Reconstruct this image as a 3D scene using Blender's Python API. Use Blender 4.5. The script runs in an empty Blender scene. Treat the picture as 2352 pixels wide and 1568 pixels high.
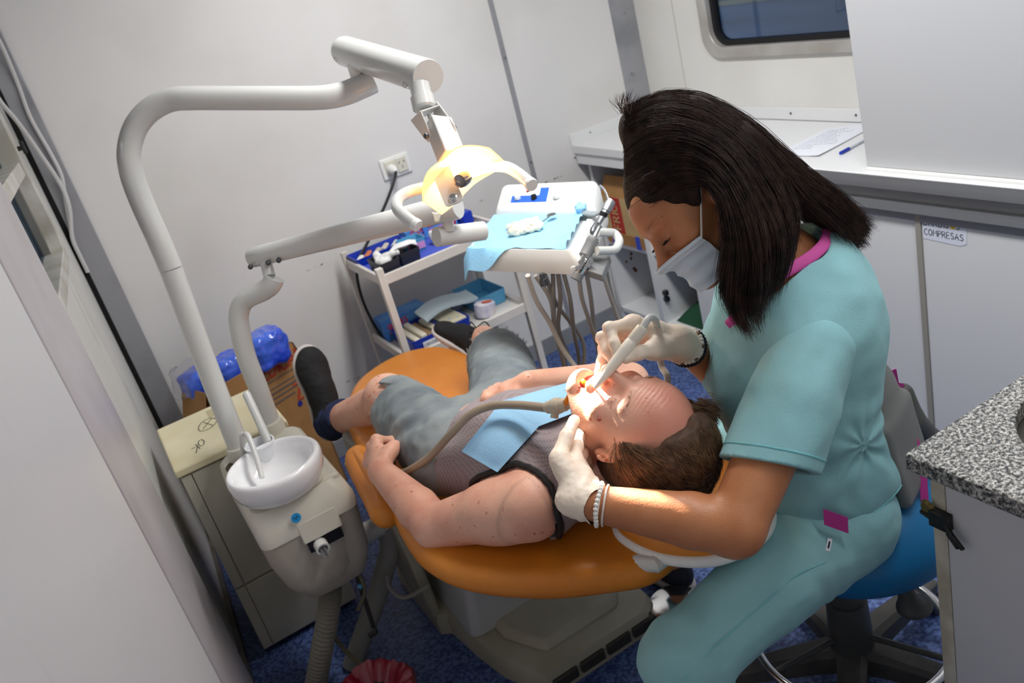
import bpy, bmesh, math, random
import numpy as np
from mathutils import Vector, Matrix
random.seed(7); RNG = np.random.default_rng(7)
SC = bpy.context.scene
COL = SC.collection
pi = math.pi

# ------------------------------------------------------------------ camera
CAMH = 1.65
FPX = 1990.34                                   # focal length in pixels of a 2352 x 1568 frame
CAZ, CEL, CRO = 0.41220278, -0.40871074, -0.2748686
_f = np.array([math.sin(CAZ)*math.cos(CEL), math.cos(CAZ)*math.cos(CEL), math.sin(CEL)])
_r = np.cross(_f, [0, 0, 1]); _r /= np.linalg.norm(_r)
_u = np.cross(_r, _f)
RT = _r*math.cos(CRO)+_u*math.sin(CRO); UP = -_r*math.sin(CRO)+_u*math.cos(CRO); FW = _f
CPOS = np.array([0, 0, CAMH])
cam_data = bpy.data.cameras.new('camera'); cam = bpy.data.objects.new('camera', cam_data); COL.objects.link(cam)
cam_data.sensor_width = 36; cam_data.lens = 36*FPX/2352; cam_data.clip_start = 0.02
M = Matrix(((RT[0], UP[0], -FW[0], 0), (RT[1], UP[1], -FW[1], 0), (RT[2], UP[2], -FW[2], CAMH), (0, 0, 0, 1)))
cam.matrix_world = M
cam_data.dof.use_dof = True; cam_data.dof.focus_distance = 1.5; cam_data.dof.aperture_fstop = 5.6
SC.camera = cam

# ------------------------------------------------------------------ light and exposure
SC.view_settings.view_transform = 'Standard'; SC.view_settings.look = 'None'
SC.view_settings.gamma = 1; SC.view_settings.use_curve_mapping = False
SC.view_settings.exposure = 0.55
world = bpy.data.worlds.new('world'); SC.world = world; world.use_nodes = True
world.node_tree.nodes['Background'].inputs[0].default_value = (0.42, 0.49, 0.58, 1)
world.node_tree.nodes['Background'].inputs[1].default_value = 1.9

def area(name, loc, size, power, color=(1, 1, 1), target=None):
    d = bpy.data.lights.new(name, 'AREA'); d.shape = 'RECTANGLE'; d.size, d.size_y = size; d.energy = power; d.color = color
    o = bpy.data.objects.new(name, d); COL.objects.link(o); o.location = loc
    if target is not None:
        o.rotation_euler = (Vector(target)-Vector(loc)).to_track_quat('-Z', 'Y').to_euler()
    return o
area('ceiling_tube_light', (1.25, 1.00, 2.27), (0.16, 1.2), 12, (0.98, 0.99, 1.0))
area('ceiling_tube_light', (1.15, 2.05, 2.27), (0.16, 0.9), 15.5, (1.0, 0.99, 0.97))
area('ceiling_tube_light', (1.25, -0.15, 2.27), (0.16, 0.7), 3.5, (0.97, 0.985, 1.0))
# ------------------------------------------------------------------ points from the survey of the room
def ray(px, py):
    return RT*((px-1176)/FPX)-UP*((py-784)/FPX)+FW
def P(px, py, D): return CPOS+ray(px, py)*D
def PZ(px, py, z): r = ray(px, py); return CPOS+r*((z-CAMH)/r[2])
def PY(px, py, y): r = ray(px, py); return CPOS+r*(y/r[1])
def PX(px, py, x): r = ray(px, py); return CPOS+r*(x/r[0])
def V(*a): return np.array(a, float)
def nrm(v): v = np.asarray(v, float); return v/np.linalg.norm(v)

# ------------------------------------------------------------------ materials
def lin(c):
    c = [x/255 for x in c[:3]]
    return tuple((x/12.92 if x <= 0.04045 else ((x+0.055)/1.055)**2.4) for x in c)+(1,)
MATS = {}
def mat(name, rgb, rough=0.5, metal=0.0, bump=0.0, bscale=200, var=0.0, vscale=4, coat=0.0, rgb2=None, detail=4, sss=0.0, sheen=0.0, trans=0.0, ior=1.45, emit=None, estr=0, spec=0.5, stretch=None, wave=None, lo=0.35, hi=0.65):
    """procedural principled material; var mixes to rgb2 by noise; bump adds fine relief"""
    if name in MATS: return MATS[name]
    m = bpy.data.materials.new(name); m.use_nodes = True; nt = m.node_tree; b = nt.nodes['Principled BSDF']
    c = lin(rgb)
    b.inputs['Base Color'].default_value = c; b.inputs['Roughness'].default_value = rough; b.inputs['Metallic'].default_value = metal
    b.inputs['Coat Weight'].default_value = coat; b.inputs['Coat Roughness'].default_value = 0.08
    b.inputs['Subsurface Weight'].default_value = sss; b.inputs['Subsurface Radius'].default_value = (0.012, 0.005, 0.003); b.inputs['Subsurface Scale'].default_value = 1.0
    b.inputs['Sheen Weight'].default_value = sheen; b.inputs['Transmission Weight'].default_value = trans; b.inputs['IOR'].default_value = ior
    b.inputs['Specular IOR Level'].default_value = spec
    if emit: b.inputs['Emission Color'].default_value = lin(emit); b.inputs['Emission Strength'].default_value = estr
    tc = nt.nodes.new('ShaderNodeTexCoord'); src = tc.outputs['Object']
    if stretch:
        mp = nt.nodes.new('ShaderNodeMapping'); mp.inputs['Scale'].default_value = stretch
        nt.links.new(src, mp.inputs[0]); src = mp.outputs[0]
    if var > 0 or rgb2 is not None:
        n = nt.nodes.new('ShaderNodeTexNoise'); n.inputs['Scale'].default_value = vscale; n.inputs['Detail'].default_value = detail
        nt.links.new(src, n.inputs['Vector'])
        cr = nt.nodes.new('ShaderNodeValToRGB'); e = cr.color_ramp.elements
        e[0].position = lo; e[1].position = hi
        c2 = lin(rgb2) if rgb2 is not None else tuple(x*(1-var) for x in c[:3])+(1,)
        e[0].color = c2; e[1].color = c
        nt.links.new(n.outputs['Fac'], cr.inputs[0]); nt.links.new(cr.outputs[0], b.inputs['Base Color'])
    if bump > 0:
        n = nt.nodes.new('ShaderNodeTexNoise'); n.inputs['Scale'].default_value = bscale; n.inputs['Detail'].default_value = 3
        nt.links.new(src, n.inputs['Vector'])
        bp = nt.nodes.new('ShaderNodeBump'); bp.inputs['Strength'].default_value = bump; bp.inputs['Distance'].default_value = 0.002
        nt.links.new(n.outputs['Fac'], bp.inputs['Height']); nt.links.new(bp.outputs[0], b.inputs['Normal'])
    MATS[name] = m
    return m

enamel = mat('white_enamel', (208, 209, 206), 0.22, coat=0.4)
enamel_grey = mat('pale_grey_enamel', (206, 207, 203), 0.3, coat=0.3)
plastic = mat('cream_plastic', (222, 220, 208), 0.38, rgb2=(206, 202, 186), vscale=3)
plastic_white = mat('white_plastic', (232, 233, 230), 0.3)
shell = mat('greyed_shell_plastic', (196, 190, 176), 0.45, rgb2=(182, 174, 158), vscale=5)
ceramic = mat('white_ceramic', (240, 241, 243), 0.08, coat=0.6)
chrome = mat('chrome', (215, 215, 215), 0.12, 1.0)
steel = mat('brushed_steel', (170, 172, 175), 0.32, 1.0)
darksteel = mat('dull_steel', (95, 97, 100), 0.4, 1.0)
black_plastic = mat('black_plastic', (22, 22, 24), 0.4)
black_rubber = mat('black_rubber', (20, 20, 22), 0.65)
grey_plastic = mat('dark_grey_plastic', (74, 74, 72), 0.5, bump=.1, bscale=300, rgb2=(62, 62, 60), vscale=9)
grey_mid = mat('mid_grey_plastic', (120, 121, 122), 0.45)
hose_grey = mat('grey_hose', (150, 146, 138), 0.5)
hose_taupe = mat('taupe_hose', (158, 146, 128), 0.42)
white_cable = mat('white_cable', (205, 205, 205), 0.4)
orange = mat('orange_vinyl', (212, 132, 40), 0.36, bump=0.10, bscale=420, rgb2=(202, 120, 32), vscale=5)
orange_seam = mat('orange_seam', (168, 78, 14), 0.5)
aluminium = mat('aluminium', (176, 178, 180), 0.4, 0.6, rgb2=(150, 152, 156), vscale=3, stretch=(1, .1, 6))
laminate = mat('white_laminate', (222, 223, 224), 0.32)
navy = mat('royal_blue_plastic', (12, 50, 168), 0.35)
lightblue_plastic = mat('pale_blue_plastic', (84, 158, 200), 0.4)
cardboard = mat('cardboard', (170, 126, 78), 0.8, rgb2=(156, 112, 66), vscale=10)
cardboard_pale = mat('pale_cardboard', (196, 168, 118), 0.8, rgb2=(182, 152, 104), vscale=8)
ink_red = mat('red_print', (178, 60, 44), 0.7)
ink_blue = mat('blue_print', (54, 56, 120), 0.7)
ink_grey = mat('grey_print', (110, 92, 84), 0.7)
ink_black = mat('black_ink', (24, 26, 38), 0.6)
grey_laminate = mat('grey_white_laminate', (190, 191, 194), .34); door_laminate = mat('cabinet_door_laminate', (214, 215, 217), .34)
paper = mat('white_paper', (228, 230, 238), 0.7)
latex = mat('white_latex', (236, 220, 202), 0.5, sss=0.12, bump=0.2, bscale=150)
blue_paper = mat('pale_blue_paper', (150, 206, 240), 0.75, bump=0.35, bscale=260, stretch=(1, 1, 1))
sterile_blue = mat('periwinkle_cloth', (74, 92, 196), 0.8, bump=.2, bscale=300)

# ------------------------------------------------------------------ mesh building
class MB:
    def __init__(s): s.v = []; s.f = []; s.mi = []; s.n = 0; s.m = 0
    def add(s, v, f):
        v = np.asarray(v, float); s.v.append(v)
        for q in f: s.f.append(tuple(int(i)+s.n for i in q)); s.mi.append(s.m)
        s.n += len(v); return s
    def box(s, lo, hi, R=None, o=None):
        lo = np.array(lo, float); hi = np.array(hi, float)
        p = np.array([[(lo, hi)[i & 1][0], (lo, hi)[i >> 1 & 1][1], (lo, hi)[i >> 2 & 1][2]] for i in range(8)])
        if R is not None: p = p@np.asarray(R)     # rows of R are the local axes
        if o is not None: p = p+np.asarray(o)
        return s.add(p, [(0, 2, 3, 1), (4, 5, 7, 6), (0, 1, 5, 4), (2, 6, 7, 3), (0, 4, 6, 2), (1, 3, 7, 5)])
    def prism(s, poly, d):
        p = np.asarray(poly, float); n = len(p); d = np.asarray(d, float)
        nn = np.zeros(3)
        for i in range(n): nn += np.cross(p[i]-p[0], p[(i+1) % n]-p[0])
        if nn@d > 0: p = p[::-1]
        v = np.vstack([p, p+d])
        f = [tuple(range(n)), tuple(range(2*n-1, n-1, -1))]
        f += [(i, i+n, (i+1) % n+n, (i+1) % n) for i in range(n)]
        return s.add(v, f)
    def tube(s, pts, r, n=14, cap=True, flat=1.0, upv=None):
        p = np.asarray(pts, float); m = len(p); r = np.broadcast_to(np.asarray(r, float), (m,))
        t = np.gradient(p, axis=0); t /= np.linalg.norm(t, axis=1)[:, None]+1e-12
        a = np.array(upv if upv is not None else ((0, 0, 1) if abs(t[0][2]) < .9 else (1, 0, 0)), float)
        v = []
        for i in range(m):
            a = a-t[i]*(a@t[i]); a /= np.linalg.norm(a)+1e-12; b = np.cross(t[i], a)
            for k in range(n):
                w = 2*pi*k/n; v.append(p[i]+r[i]*(math.cos(w)*a*flat+math.sin(w)*b))
        f = [(i*n+k, i*n+(k+1) % n, (i+1)*n+(k+1) % n, (i+1)*n+k) for i in range(m-1) for k in range(n)]
        if cap: f += [tuple(range(n-1, -1, -1)), tuple((m-1)*n+k for k in range(n))]
        return s.add(v, f)
    def lathe(s, prof, o, axis=(0, 0, 1), n=32, xs=1.0, ys=1.0, ref=None):
        """prof = [(radius, height)...] turned about axis through o"""
        ax = nrm(axis); a = np.array(ref if ref is not None else ((1, 0, 0) if abs(ax[0]) < .9 else (0, 1, 0)), float)
        a = nrm(a-ax*(a@ax)); b = np.cross(ax, a); o = np.asarray(o, float)
        v = []; m = len(prof)
        for r, h in prof:
            r = max(r, 1e-5)
            for k in range(n):
                w = 2*pi*k/n; v.append(o+ax*h+r*(xs*math.cos(w)*a+ys*math.sin(w)*b))
        f = [(i*n+k, i*n+(k+1) % n, (i+1)*n+(k+1) % n, (i+1)*n+k) for i in range(m-1) for k in range(n)]
        f += [tuple(range(n-1, -1, -1)), tuple((m-1)*n+k for k in range(n))]
        return s.add(v, f)
    def cyl(s, a, b, r, n=20): return s.tube([a, b], r, n)
    def ball(s, o, r, n=14, sc=(1, 1, 1)):
        v = []; f = []; m = n//2+1
        for i in range(m+1):
            th = pi*i/m
            for k in range(n):
                w = 2*pi*k/n; v.append((o[0]+r*sc[0]*math.sin(th)*math.cos(w), o[1]+r*sc[1]*math.sin(th)*math.sin(w), o[2]-r*sc[2]*math.cos(th)))
        f = [(i*n+k, i*n+(k+1) % n, (i+1)*n+(k+1) % n, (i+1)*n+k) for i in range(m) for k in range(n)]
        return s.add(v, f)
    def grid(s, G, thick=0):
        """G: (a,b,3) array of points; thick>0 doubles it along its normals"""
        G = np.asarray(G, float); a, b = G.shape[:2]
        f = [(i*b+j, (i+1)*b+j, (i+1)*b+j+1, i*b+j+1) for i in range(a-1) for j in range(b-1)]
        if thick == 0: return s.add(G.reshape(-1, 3), f)
        du = np.gradient(G, axis=0); dv = np.gradient(G, axis=1); nn = np.cross(du, dv); nn /= np.linalg.norm(nn, axis=2)[..., None]+1e-12
        H = G-nn*thick; N = a*b
        g = f+[tuple(N+i for i in q[::-1]) for q in f]
        rim = [(i, 0) for i in range(a)]+[(a-1, j) for j in range(1, b)]+[(i, b-1) for i in range(a-2, -1, -1)]+[(0, j) for j in range(b-2, 0, -1)]
        R = [i*b+j for i, j in rim]
        g += [(R[k], N+R[k], N+R[(k+1) % len(R)], R[(k+1) % len(R)]) for k in range(len(R))]
        return s.add(np.vstack([G.reshape(-1, 3), H.reshape(-1, 3)]), g)
    def build(s, name, m, parent=None, smooth=True, bevel=0, seg=2, subsurf=0, fix=True):
        me = bpy.data.meshes.new(name); v = np.vstack(s.v)
        o = wloc(parent) if parent is not None else v.mean(0)*0
        if parent is None:
            lo, hi = v.min(0), v.max(0); o = np.array([(lo[0]+hi[0])/2, (lo[1]+hi[1])/2, lo[2]])
        me.from_pydata((v-o).tolist(), [], s.f)
        for x in (m if isinstance(m, (list, tuple)) else [m]): me.materials.append(x)
        me.polygons.foreach_set('material_index', s.mi)
        if fix:
            bm = bmesh.new(); bm.from_mesh(me); bmesh.ops.recalc_face_normals(bm, faces=bm.faces); bm.to_mesh(me); bm.free()
        ob = bpy.data.objects.new(name, me); COL.objects.link(ob)
        if parent is None: ob.location = o
        else: ob.parent = parent
        if smooth:
            me.polygons.foreach_set('use_smooth', [True]*len(me.polygons))
            me.set_sharp_from_angle(angle=math.radians(38))
        if bevel:
            b = ob.modifiers.new('edge', 'BEVEL'); b.width = bevel; b.segments = seg; b.limit_method = 'ANGLE'; b.angle_limit = math.radians(40)
            b.harden_normals = False
        if subsurf:
            b = ob.modifiers.new('sub', 'SUBSURF'); b.levels = b.render_levels = subsurf
        return ob
def wloc(o):
    l = np.zeros(3)
    while o is not None: l += np.array(o.location); o = o.parent
    return l
def tag(o, label=None, cat=None, group=None, kind=None):
    if label: o['label'] = label
    if cat: o['category'] = cat
    if group: o['group'] = group
    if kind: o['kind'] = kind
    return o
def thing(name, label, cat, loc, group=None):
    o = bpy.data.objects.new(name, None); COL.objects.link(o); o.location = [float(x) for x in loc]; o.empty_display_size = 0.05
    return tag(o, label, cat, group)
def struct(o): o['kind'] = 'structure'; return o
def spline(pts, n=40):
    """Catmull-Rom through pts"""
    p = np.asarray(pts, float); p = np.vstack([2*p[0]-p[1], p, 2*p[-1]-p[-2]]); out = []
    m = len(p)-3
    for i in range(m):
        k = max(2, n//m)
        for t in np.linspace(0, 1, k, endpoint=(i == m-1)):
            a, b, c, d = p[i:i+4]
            out.append(.5*((2*b)+(c-a)*t+(2*a-5*b+4*c-d)*t*t+(3*b-a-3*c+d)*t**3))
    return np.array(out)
def fillet(pts, rad, seg=8):
    """polyline with rounded corners"""
    p = [np.asarray(x, float) for x in pts]; out = [p[0]]
    for i in range(1, len(p)-1):
        a = nrm(p[i-1]-p[i]); b = nrm(p[i+1]-p[i]); r = min(rad, .45*np.linalg.norm(p[i-1]-p[i]), .45*np.linalg.norm(p[i+1]-p[i]))
        s, e = p[i]+a*r, p[i]+b*r
        for t in np.linspace(0, 1, seg): out.append((1-t)**2*s+2*t*(1-t)*p[i]+t*t*e)
    out.append(p[-1]); return np.array(out)
def copy_thing(src, loc, label=None, group=None):
    c = src.copy(); COL.objects.link(c); c.location = [float(x) for x in loc]
    if label: c['label'] = label
    if group: c['group'] = group
    for ch in src.children:
        d = ch.copy(); COL.objects.link(d); d.parent = c
        for g in ch.children: e = g.copy(); COL.objects.link(e); e.parent = d
    return c
# hand lettering: polylines in a unit box, drawn as thin raised ink strokes
LET = {'A': [[(0, 0), (.4, 1), (.8, 0)], [(.15, .38), (.65, .38)]], 'B': [[(0, 0), (0, 1), (.5, .95), (.6, .75), (.45, .55), (0, .52), (.55, .48), (.7, .25), (.5, .02), (0, 0)]],
 'C': [[(.7, .85), (.4, 1), (.1, .8), (0, .5), (.1, .18), (.4, 0), (.7, .15)]], 'D': [[(0, 0), (0, 1), (.45, .92), (.7, .6), (.65, .3), (.4, .04), (0, 0)]],
 'E': [[(.6, 1), (0, 1), (0, 0), (.6, 0)], [(0, .5), (.5, .5)]], 'F': [[(.6, 1), (0, 1), (0, 0)], [(0, .5), (.5, .5)]],
 'G': [[(.7, .85), (.4, 1), (.1, .8), (0, .5), (.1, .18), (.4, 0), (.7, .2), (.7, .45), (.45, .45)]], 'I': [[(.1, 0), (.1, 1)]],
 'J': [[(.2, 1), (.75, 1)], [(.5, 1), (.5, .2), (.35, 0), (.1, .05), (0, .25)]], 'K': [[(0, 0), (0, 1)], [(.65, 1), (0, .45), (.7, 0)]], 'L': [[(0, 1), (0, 0), (.6, 0)]],
 'M': [[(0, 0), (.1, 1), (.42, .4), (.75, 1), (.85, 0)]], 'N': [[(0, 0), (0, 1), (.65, 0), (.65, 1)]], 'O': [[(.35, 1), (.08, .8), (0, .5), (.1, .15), (.38, 0), (.65, .2), (.72, .55), (.6, .88), (.35, 1)]],
 'P': [[(0, 0), (0, 1), (.5, .95), (.62, .75), (.5, .52), (0, .48)]], 'R': [[(0, 0), (0, 1), (.5, .95), (.6, .75), (.45, .53), (0, .5)], [(.3, .5), (.68, 0)]],
 'S': [[(.65, .88), (.35, 1), (.08, .85), (.1, .62), (.5, .48), (.65, .25), (.45, .02), (.05, .1)]], 'T': [[(0, 1), (.7, 1)], [(.35, 1), (.35, 0)]],
 'U': [[(0, 1), (0, .25), (.2, 0), (.45, 0), (.65, .25), (.65, 1)]], 'V': [[(0, 1), (.35, 0), (.7, 1)]], '5': [[(.62, 1), (.1, 1), (.05, .55), (.45, .6), (.62, .32), (.45, .03), (.02, .08)]], 'Z': [[(0, 1), (.65, 1), (0, 0), (.68, 0)]], 'X': [[(0, 0), (.7, 1)], [(0, 1), (.7, 0)]]}
def letters(mb, text, o, ux, uy, h, r, gap=.28):
    """draw text with baseline start o, unit directions ux (along) and uy (up), letter height h, pen radius r"""
    ux, uy = nrm(ux), nrm(uy); x = 0; nn = np.cross(ux, uy)
    for ch in text:
        if ch == ' ': x += .6; continue
        w = 0
        for st in LET[ch]:
            pts = [np.asarray(o)+ux*(x+a)*h*.8+uy*b*h for a, b in st]; w = max(w, max(a for a, b in st))
            mb.tube(pts, r, 5, flat=.35, upv=nn)
        x += w+gap
    return x*h*.8
# ------------------------------------------------------------------ the room
YF, XR, ZC = 3.21, 2.355, 2.30
wallmat = mat('painted_wall', (220, 219, 218), 0.45, rgb2=(206, 204, 200), vscale=2.2, detail=6, lo=.2, hi=.55, bump=.04, bscale=40)
wallmat_r = mat('painted_side_wall', (222, 221, 217), 0.4, rgb2=(212, 210, 204), vscale=3, detail=6, lo=.2, hi=.6)
wallmat_l = mat('scuffed_side_wall', (216, 216, 212), 0.42, rgb2=(170, 167, 158), vscale=5, detail=7, stretch=(1, 1, .35), lo=.22, hi=.42)
doormat = mat('door_laminate', (196, 195, 197), 0.4, rgb2=(160, 158, 158), vscale=7, detail=8, stretch=(1, 1, .25), lo=.2, hi=.36)
jambmat = mat('door_frame_paint', (182, 178, 181), 0.4, rgb2=(166, 160, 163), vscale=3)
trimmat = mat('grey_metal_trim', (156, 157, 162), 0.45, .25, rgb2=(120, 122, 128), vscale=4, detail=6, lo=.25, hi=.5)
gap_dark = mat('black_gap', (14, 14, 15), 0.9)  # darkness of open gaps, put into the colour of solid strips
rust = mat('rust', (120, 78, 52), 0.9)

def floor_material():
    m = bpy.data.materials.new('blue_speckled_vinyl'); m.use_nodes = True; nt = m.node_tree; b = nt.nodes['Principled BSDF']
    tc = nt.nodes.new('ShaderNodeTexCoord')
    n = nt.nodes.new('ShaderNodeTexNoise'); n.inputs['Scale'].default_value = 95; n.inputs['Detail'].default_value = 4
    cr = nt.nodes.new('ShaderNodeValToRGB'); e = cr.color_ramp.elements
    e[0].position = .40; e[0].color = lin((44, 62, 112)); e[1].position = .62; e[1].color = lin((92, 116, 172))
    n2 = nt.nodes.new('ShaderNodeTexNoise'); n2.inputs['Scale'].default_value = 3; n2.inputs['Detail'].default_value = 5
    mx = nt.nodes.new('ShaderNodeMix'); mx.data_type = 'RGBA'; mx.blend_type = 'MULTIPLY'
    c2 = nt.nodes.new('ShaderNodeValToRGB'); c2.color_ramp.elements[0].position = .3; c2.color_ramp.elements[0].color = (.62, .62, .62, 1); c2.color_ramp.elements[1].position = .6
    for o in (n, n2): nt.links.new(tc.outputs['Object'], o.inputs['Vector'])
    nt.links.new(n.outputs['Fac'], cr.inputs[0]); nt.links.new(n2.outputs['Fac'], c2.inputs[0])
    nt.links.new(cr.outputs[0], mx.inputs[6]); nt.links.new(c2.outputs[0], mx.inputs[7]); mx.inputs[0].default_value = 1
    nt.links.new(mx.outputs[2], b.inputs['Base Color']); b.inputs['Roughness'].default_value = .5
    return m
mb = MB(); mb.box((-.5, -.75, -.06), (2.6, 3.4, 0)); struct(mb.build('floor', floor_material()))
mb = MB(); mb.box((-.6, -.8, ZC), (2.6, 3.4, ZC+.05)); struct(mb.build('ceiling', wallmat))
mb = MB(); mb.box((-.6, YF, 0), (XR, YF+.06, ZC)); wf = struct(mb.build('wall_far', wallmat))
mb = MB(); mb.box((-.6, -.66, 0), (2.6, -.6, ZC)); struct(mb.build('wall_near', wallmat))
# window wall
wy0, wy1, wz0, wz1 = 1.45, 2.735, 1.115, 1.75
mb = MB()
mb.box((XR, -.6, 0), (XR+.06, wy0, ZC)); mb.box((XR, wy1, 0), (XR+.06, YF+.06, ZC)); mb.box((XR, wy0, 0), (XR+.06, wy1, wz0)); mb.box((XR, wy0, wz1), (XR+.06, wy1, ZC))
struct(mb.build('wall_window', wallmat_r))
mb = MB(); mb.box((XR-.003, 2.93, .9), (XR, 2.934, ZC)); struct(mb.build('trim_4', mat('panel_joint', (196, 194, 188), .5)))
def rrect(cy, cz, hy, hz, r, n=8):
    pts = []
    for (sy, sz, a0) in ((1, 1, 0), (-1, 1, pi/2), (-1, -1, pi), (1, -1, 1.5*pi)):
        for k in range(n+1):
            a = a0+k*pi/2/n; pts.append((cy+sy*(hy-r)+r*math.cos(a), cz+sz*(hz-r)+r*math.sin(a)))
    return pts
def ring(mb, outer, inner, to3, d0, d1):
    """frame between two matching outlines; to3(p, depth)"""
    n = len(outer)
    v = [to3(p, d0) for p in outer]+[to3(p, d0) for p in inner]+[to3(p, d1) for p in outer]+[to3(p, d1) for p in inner]
    f = []
    for i in range(n):
        j = (i+1) % n
        f += [(i, j, n+j, n+i), (2*n+i, 3*n+i, 3*n+j, 2*n+j), (i, 2*n+i, 2*n+j, j), (n+i, n+j, 3*n+j, 3*n+i)]
    mb.add(v, f)
cyw, czw, hyw, hzw = (wy0+wy1)/2, (wz0+wz1)/2, (wy1-wy0)/2, (wz1-wz0)/2
to3r = lambda p, d: (XR+d, p[0], p[1])
win2 = thing('window_2', None, None, (XR, cyw, wz0)); struct(win2)
mb = MB(); ring(mb, rrect(cyw, czw, hyw+.035, hzw+.03, .09), rrect(cyw, czw, hyw-.012, hzw-.012, .07), to3r, -.018, .03)
mb.build('window_frame', mat('window_aluminium', (188, 186, 182), .4, .3, rgb2=(165, 160, 152), vscale=6), win2, bevel=.004)
mb = MB(); ring(mb, rrect(cyw, czw, hyw-.010, hzw-.010, .068), rrect(cyw, czw, hyw-.03, hzw-.03, .05), to3r, .006, .035); mb.build('gasket', black_rubber, win2)
glass = bpy.data.materials.new('window_glass'); glass.use_nodes = True
_nt = glass.node_tree; _nt.nodes.clear(); _o = _nt.nodes.new('ShaderNodeOutputMaterial'); _t = _nt.nodes.new('ShaderNodeBsdfTransparent'); _g = _nt.nodes.new('ShaderNodeBsdfGlossy'); _m = _nt.nodes.new('ShaderNodeMixShader')
_t.inputs[0].default_value = (.55, .62, .70, 1); _g.inputs['Roughness'].default_value = .02; _m.inputs[0].default_value = .10
_nt.links.new(_t.outputs[0], _m.inputs[1]); _nt.links.new(_g.outputs[0], _m.inputs[2]); _nt.links.new(_m.outputs[0], _o.inputs[0])
mb = MB(); mb.box((XR+.022, wy0, wz0), (XR+.026, wy1, wz1)); mb.build('pane', glass, win2)
# what stands outside the window: a neighbouring metal-clad wall with a pale ledge and a roller shutter
mb = MB(); mb.box((XR+.75, .2, -.4), (XR+.8, 4.5, 2.9)); struct(mb.build('wall_outside', mat('outside_cladding', (96, 122, 150), .6, rgb2=(62, 84, 108), vscale=3, stretch=(1, .2, 3))))
mb = MB(); mb.box((XR+.70, .2, .83), (XR+.75, 4.5, .865)); mb.box((XR+.72, .2, 1.16), (XR+.75, 4.5, 1.18)); struct(mb.build('trim_5', mat('outside_ledge', (150, 140, 112), .7)))
mb = MB(); mb.box((XR+.70, .2, .78), (XR+.76, 4.5, .83)); struct(mb.build('trim_6', mat('outside_dark_band', (34, 44, 58), .7)))
# left wall, a few degrees off square
LO = V(-.045, YF, 0); _n = math.hypot(.0635, 1); E1 = V(-.0635, -1, 0)/_n; E2 = V(1, -.0635, 0)/_n; E3 = V(0, 0, 1); LR = np.array([E1, E2, E3])
def L3(s, n, z): return LO+E1*s+E2*n+E3*z
def lbox(mb, s0, n0, z0, s1, n1, z1): mb.box((s0, n0, z0), (s1, n1, z1), LR, LO)
s0w, s1w, z0w, z1w = .40, 1.14, 1.21, 1.86
mb = MB(); lbox(mb, 0, -.06, 0, s0w, 0, ZC); lbox(mb, s1w, -.06, 0, 4.0, 0, ZC); lbox(mb, s0w, -.06, 0, s1w, 0, z0w); lbox(mb, s0w, -.06, z1w, s1w, 0, ZC)
struct(mb.build('wall_left', wallmat_l))
win1 = thing('window_1', None, None, L3(.7, 0, z0w)); struct(win1)
to3l = lambda p, d: L3(p[0], -d, p[1])
cs, cz1, hs, hz1 = (s0w+s1w)/2, (z0w+z1w)/2, (s1w-s0w)/2, (z1w-z0w)/2
mb = MB(); ring(mb, rrect(cs, cz1, hs+.03, hz1+.03, .06), rrect(cs, cz1, hs-.01, hz1-.01, .05), to3l, -.016, .05); mb.build('window_frame', mat('white_window_frame', (205, 204, 198), .4, rgb2=(172, 168, 156), vscale=9), win1, bevel=.003)
mb = MB(); lbox(mb, s0w, -.045, 1.435, s1w, .008, 1.475); mb.build('mid_rail', MATS['white_window_frame'], win1, bevel=.003)
mb = MB(); lbox(mb, s0w+.005, -.04, z0w+.005, s0w+.06, -.02, 1.44); lbox(mb, s0w+.06, -.045, z0w+.005, s0w+.066, -.018, 1.44); mb.build('sliding_sash', mat('grey_sash', (130, 128, 122), .5, .3), win1)
mb = MB(); lbox(mb, s0w, -.04, z0w, s1w, -.036, z1w); mb.build('pane', glass, win1)
mb = MB(); lbox(mb, s0w-.3, -.32, .8, s1w+.5, -.30, 2.2); struct(mb.build('wall_outside', mat('outside_dark_wall', (52, 50, 46), .7)))
# sliding door leaf and its frame in front of the left wall
mb = MB(); lbox(mb, 1.125, 0, 0, 1.602, .022, ZC-.02); struct(mb.build('trim_1', jambmat, bevel=.006))
mb = MB(); lbox(mb, 1.600, 0, 0, 1.612, .010, ZC-.02); struct(mb.build('door_gap_strip', gap_dark))  # black strip stands in for the dark gap between frame and leaf
mb = MB(); lbox(mb, 1.612, 0, .01, 3.45, .020, ZC-.05); d1 = struct(mb.build('door_1', doormat))
# corner trims, joint strip and skirting
mb = MB(); mb.box((-.030, YF-.012, 0), (.045, YF, ZC)); struct(mb.build('trim_2', trimmat, bevel=.003))
mb = MB(); mb.box((-.044, YF-.014, 0), (-.031, YF-.001, ZC)); struct(mb.build('corner_gap_strip', gap_dark))  # black strip stands in for the dark gap at the wall corner
mb = MB(); mb.prism([(2.25, YF, .852), (2.345, YF-.03, .852), (XR, YF-.03, .852), (XR, YF, .852)], (0, 0, ZC-.852)); struct(mb.build('trim_3', trimmat))
mb = MB(); mb.box((1.697, YF-.006, .0), (1.717, YF, ZC)); struct(mb.build('trim_9', trimmat))
mb = MB(); mb.box((.045, YF-.010, 0), (1.95, YF, .075)); struct(mb.build('baseboard_far', mat('grey_skirting', (150, 152, 156), .5, rgb2=(128, 128, 130), vscale=4)))
mb = MB()
for s in np.linspace(.2, 1.1, 3): pass
lbox(mb, 0, 0, 0, 1.9, .014, .05); struct(mb.build('baseboard_left', mat('worn_grey_skirting', (104, 104, 104), .5, rgb2=(84, 74, 64), vscale=12)))
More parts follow.
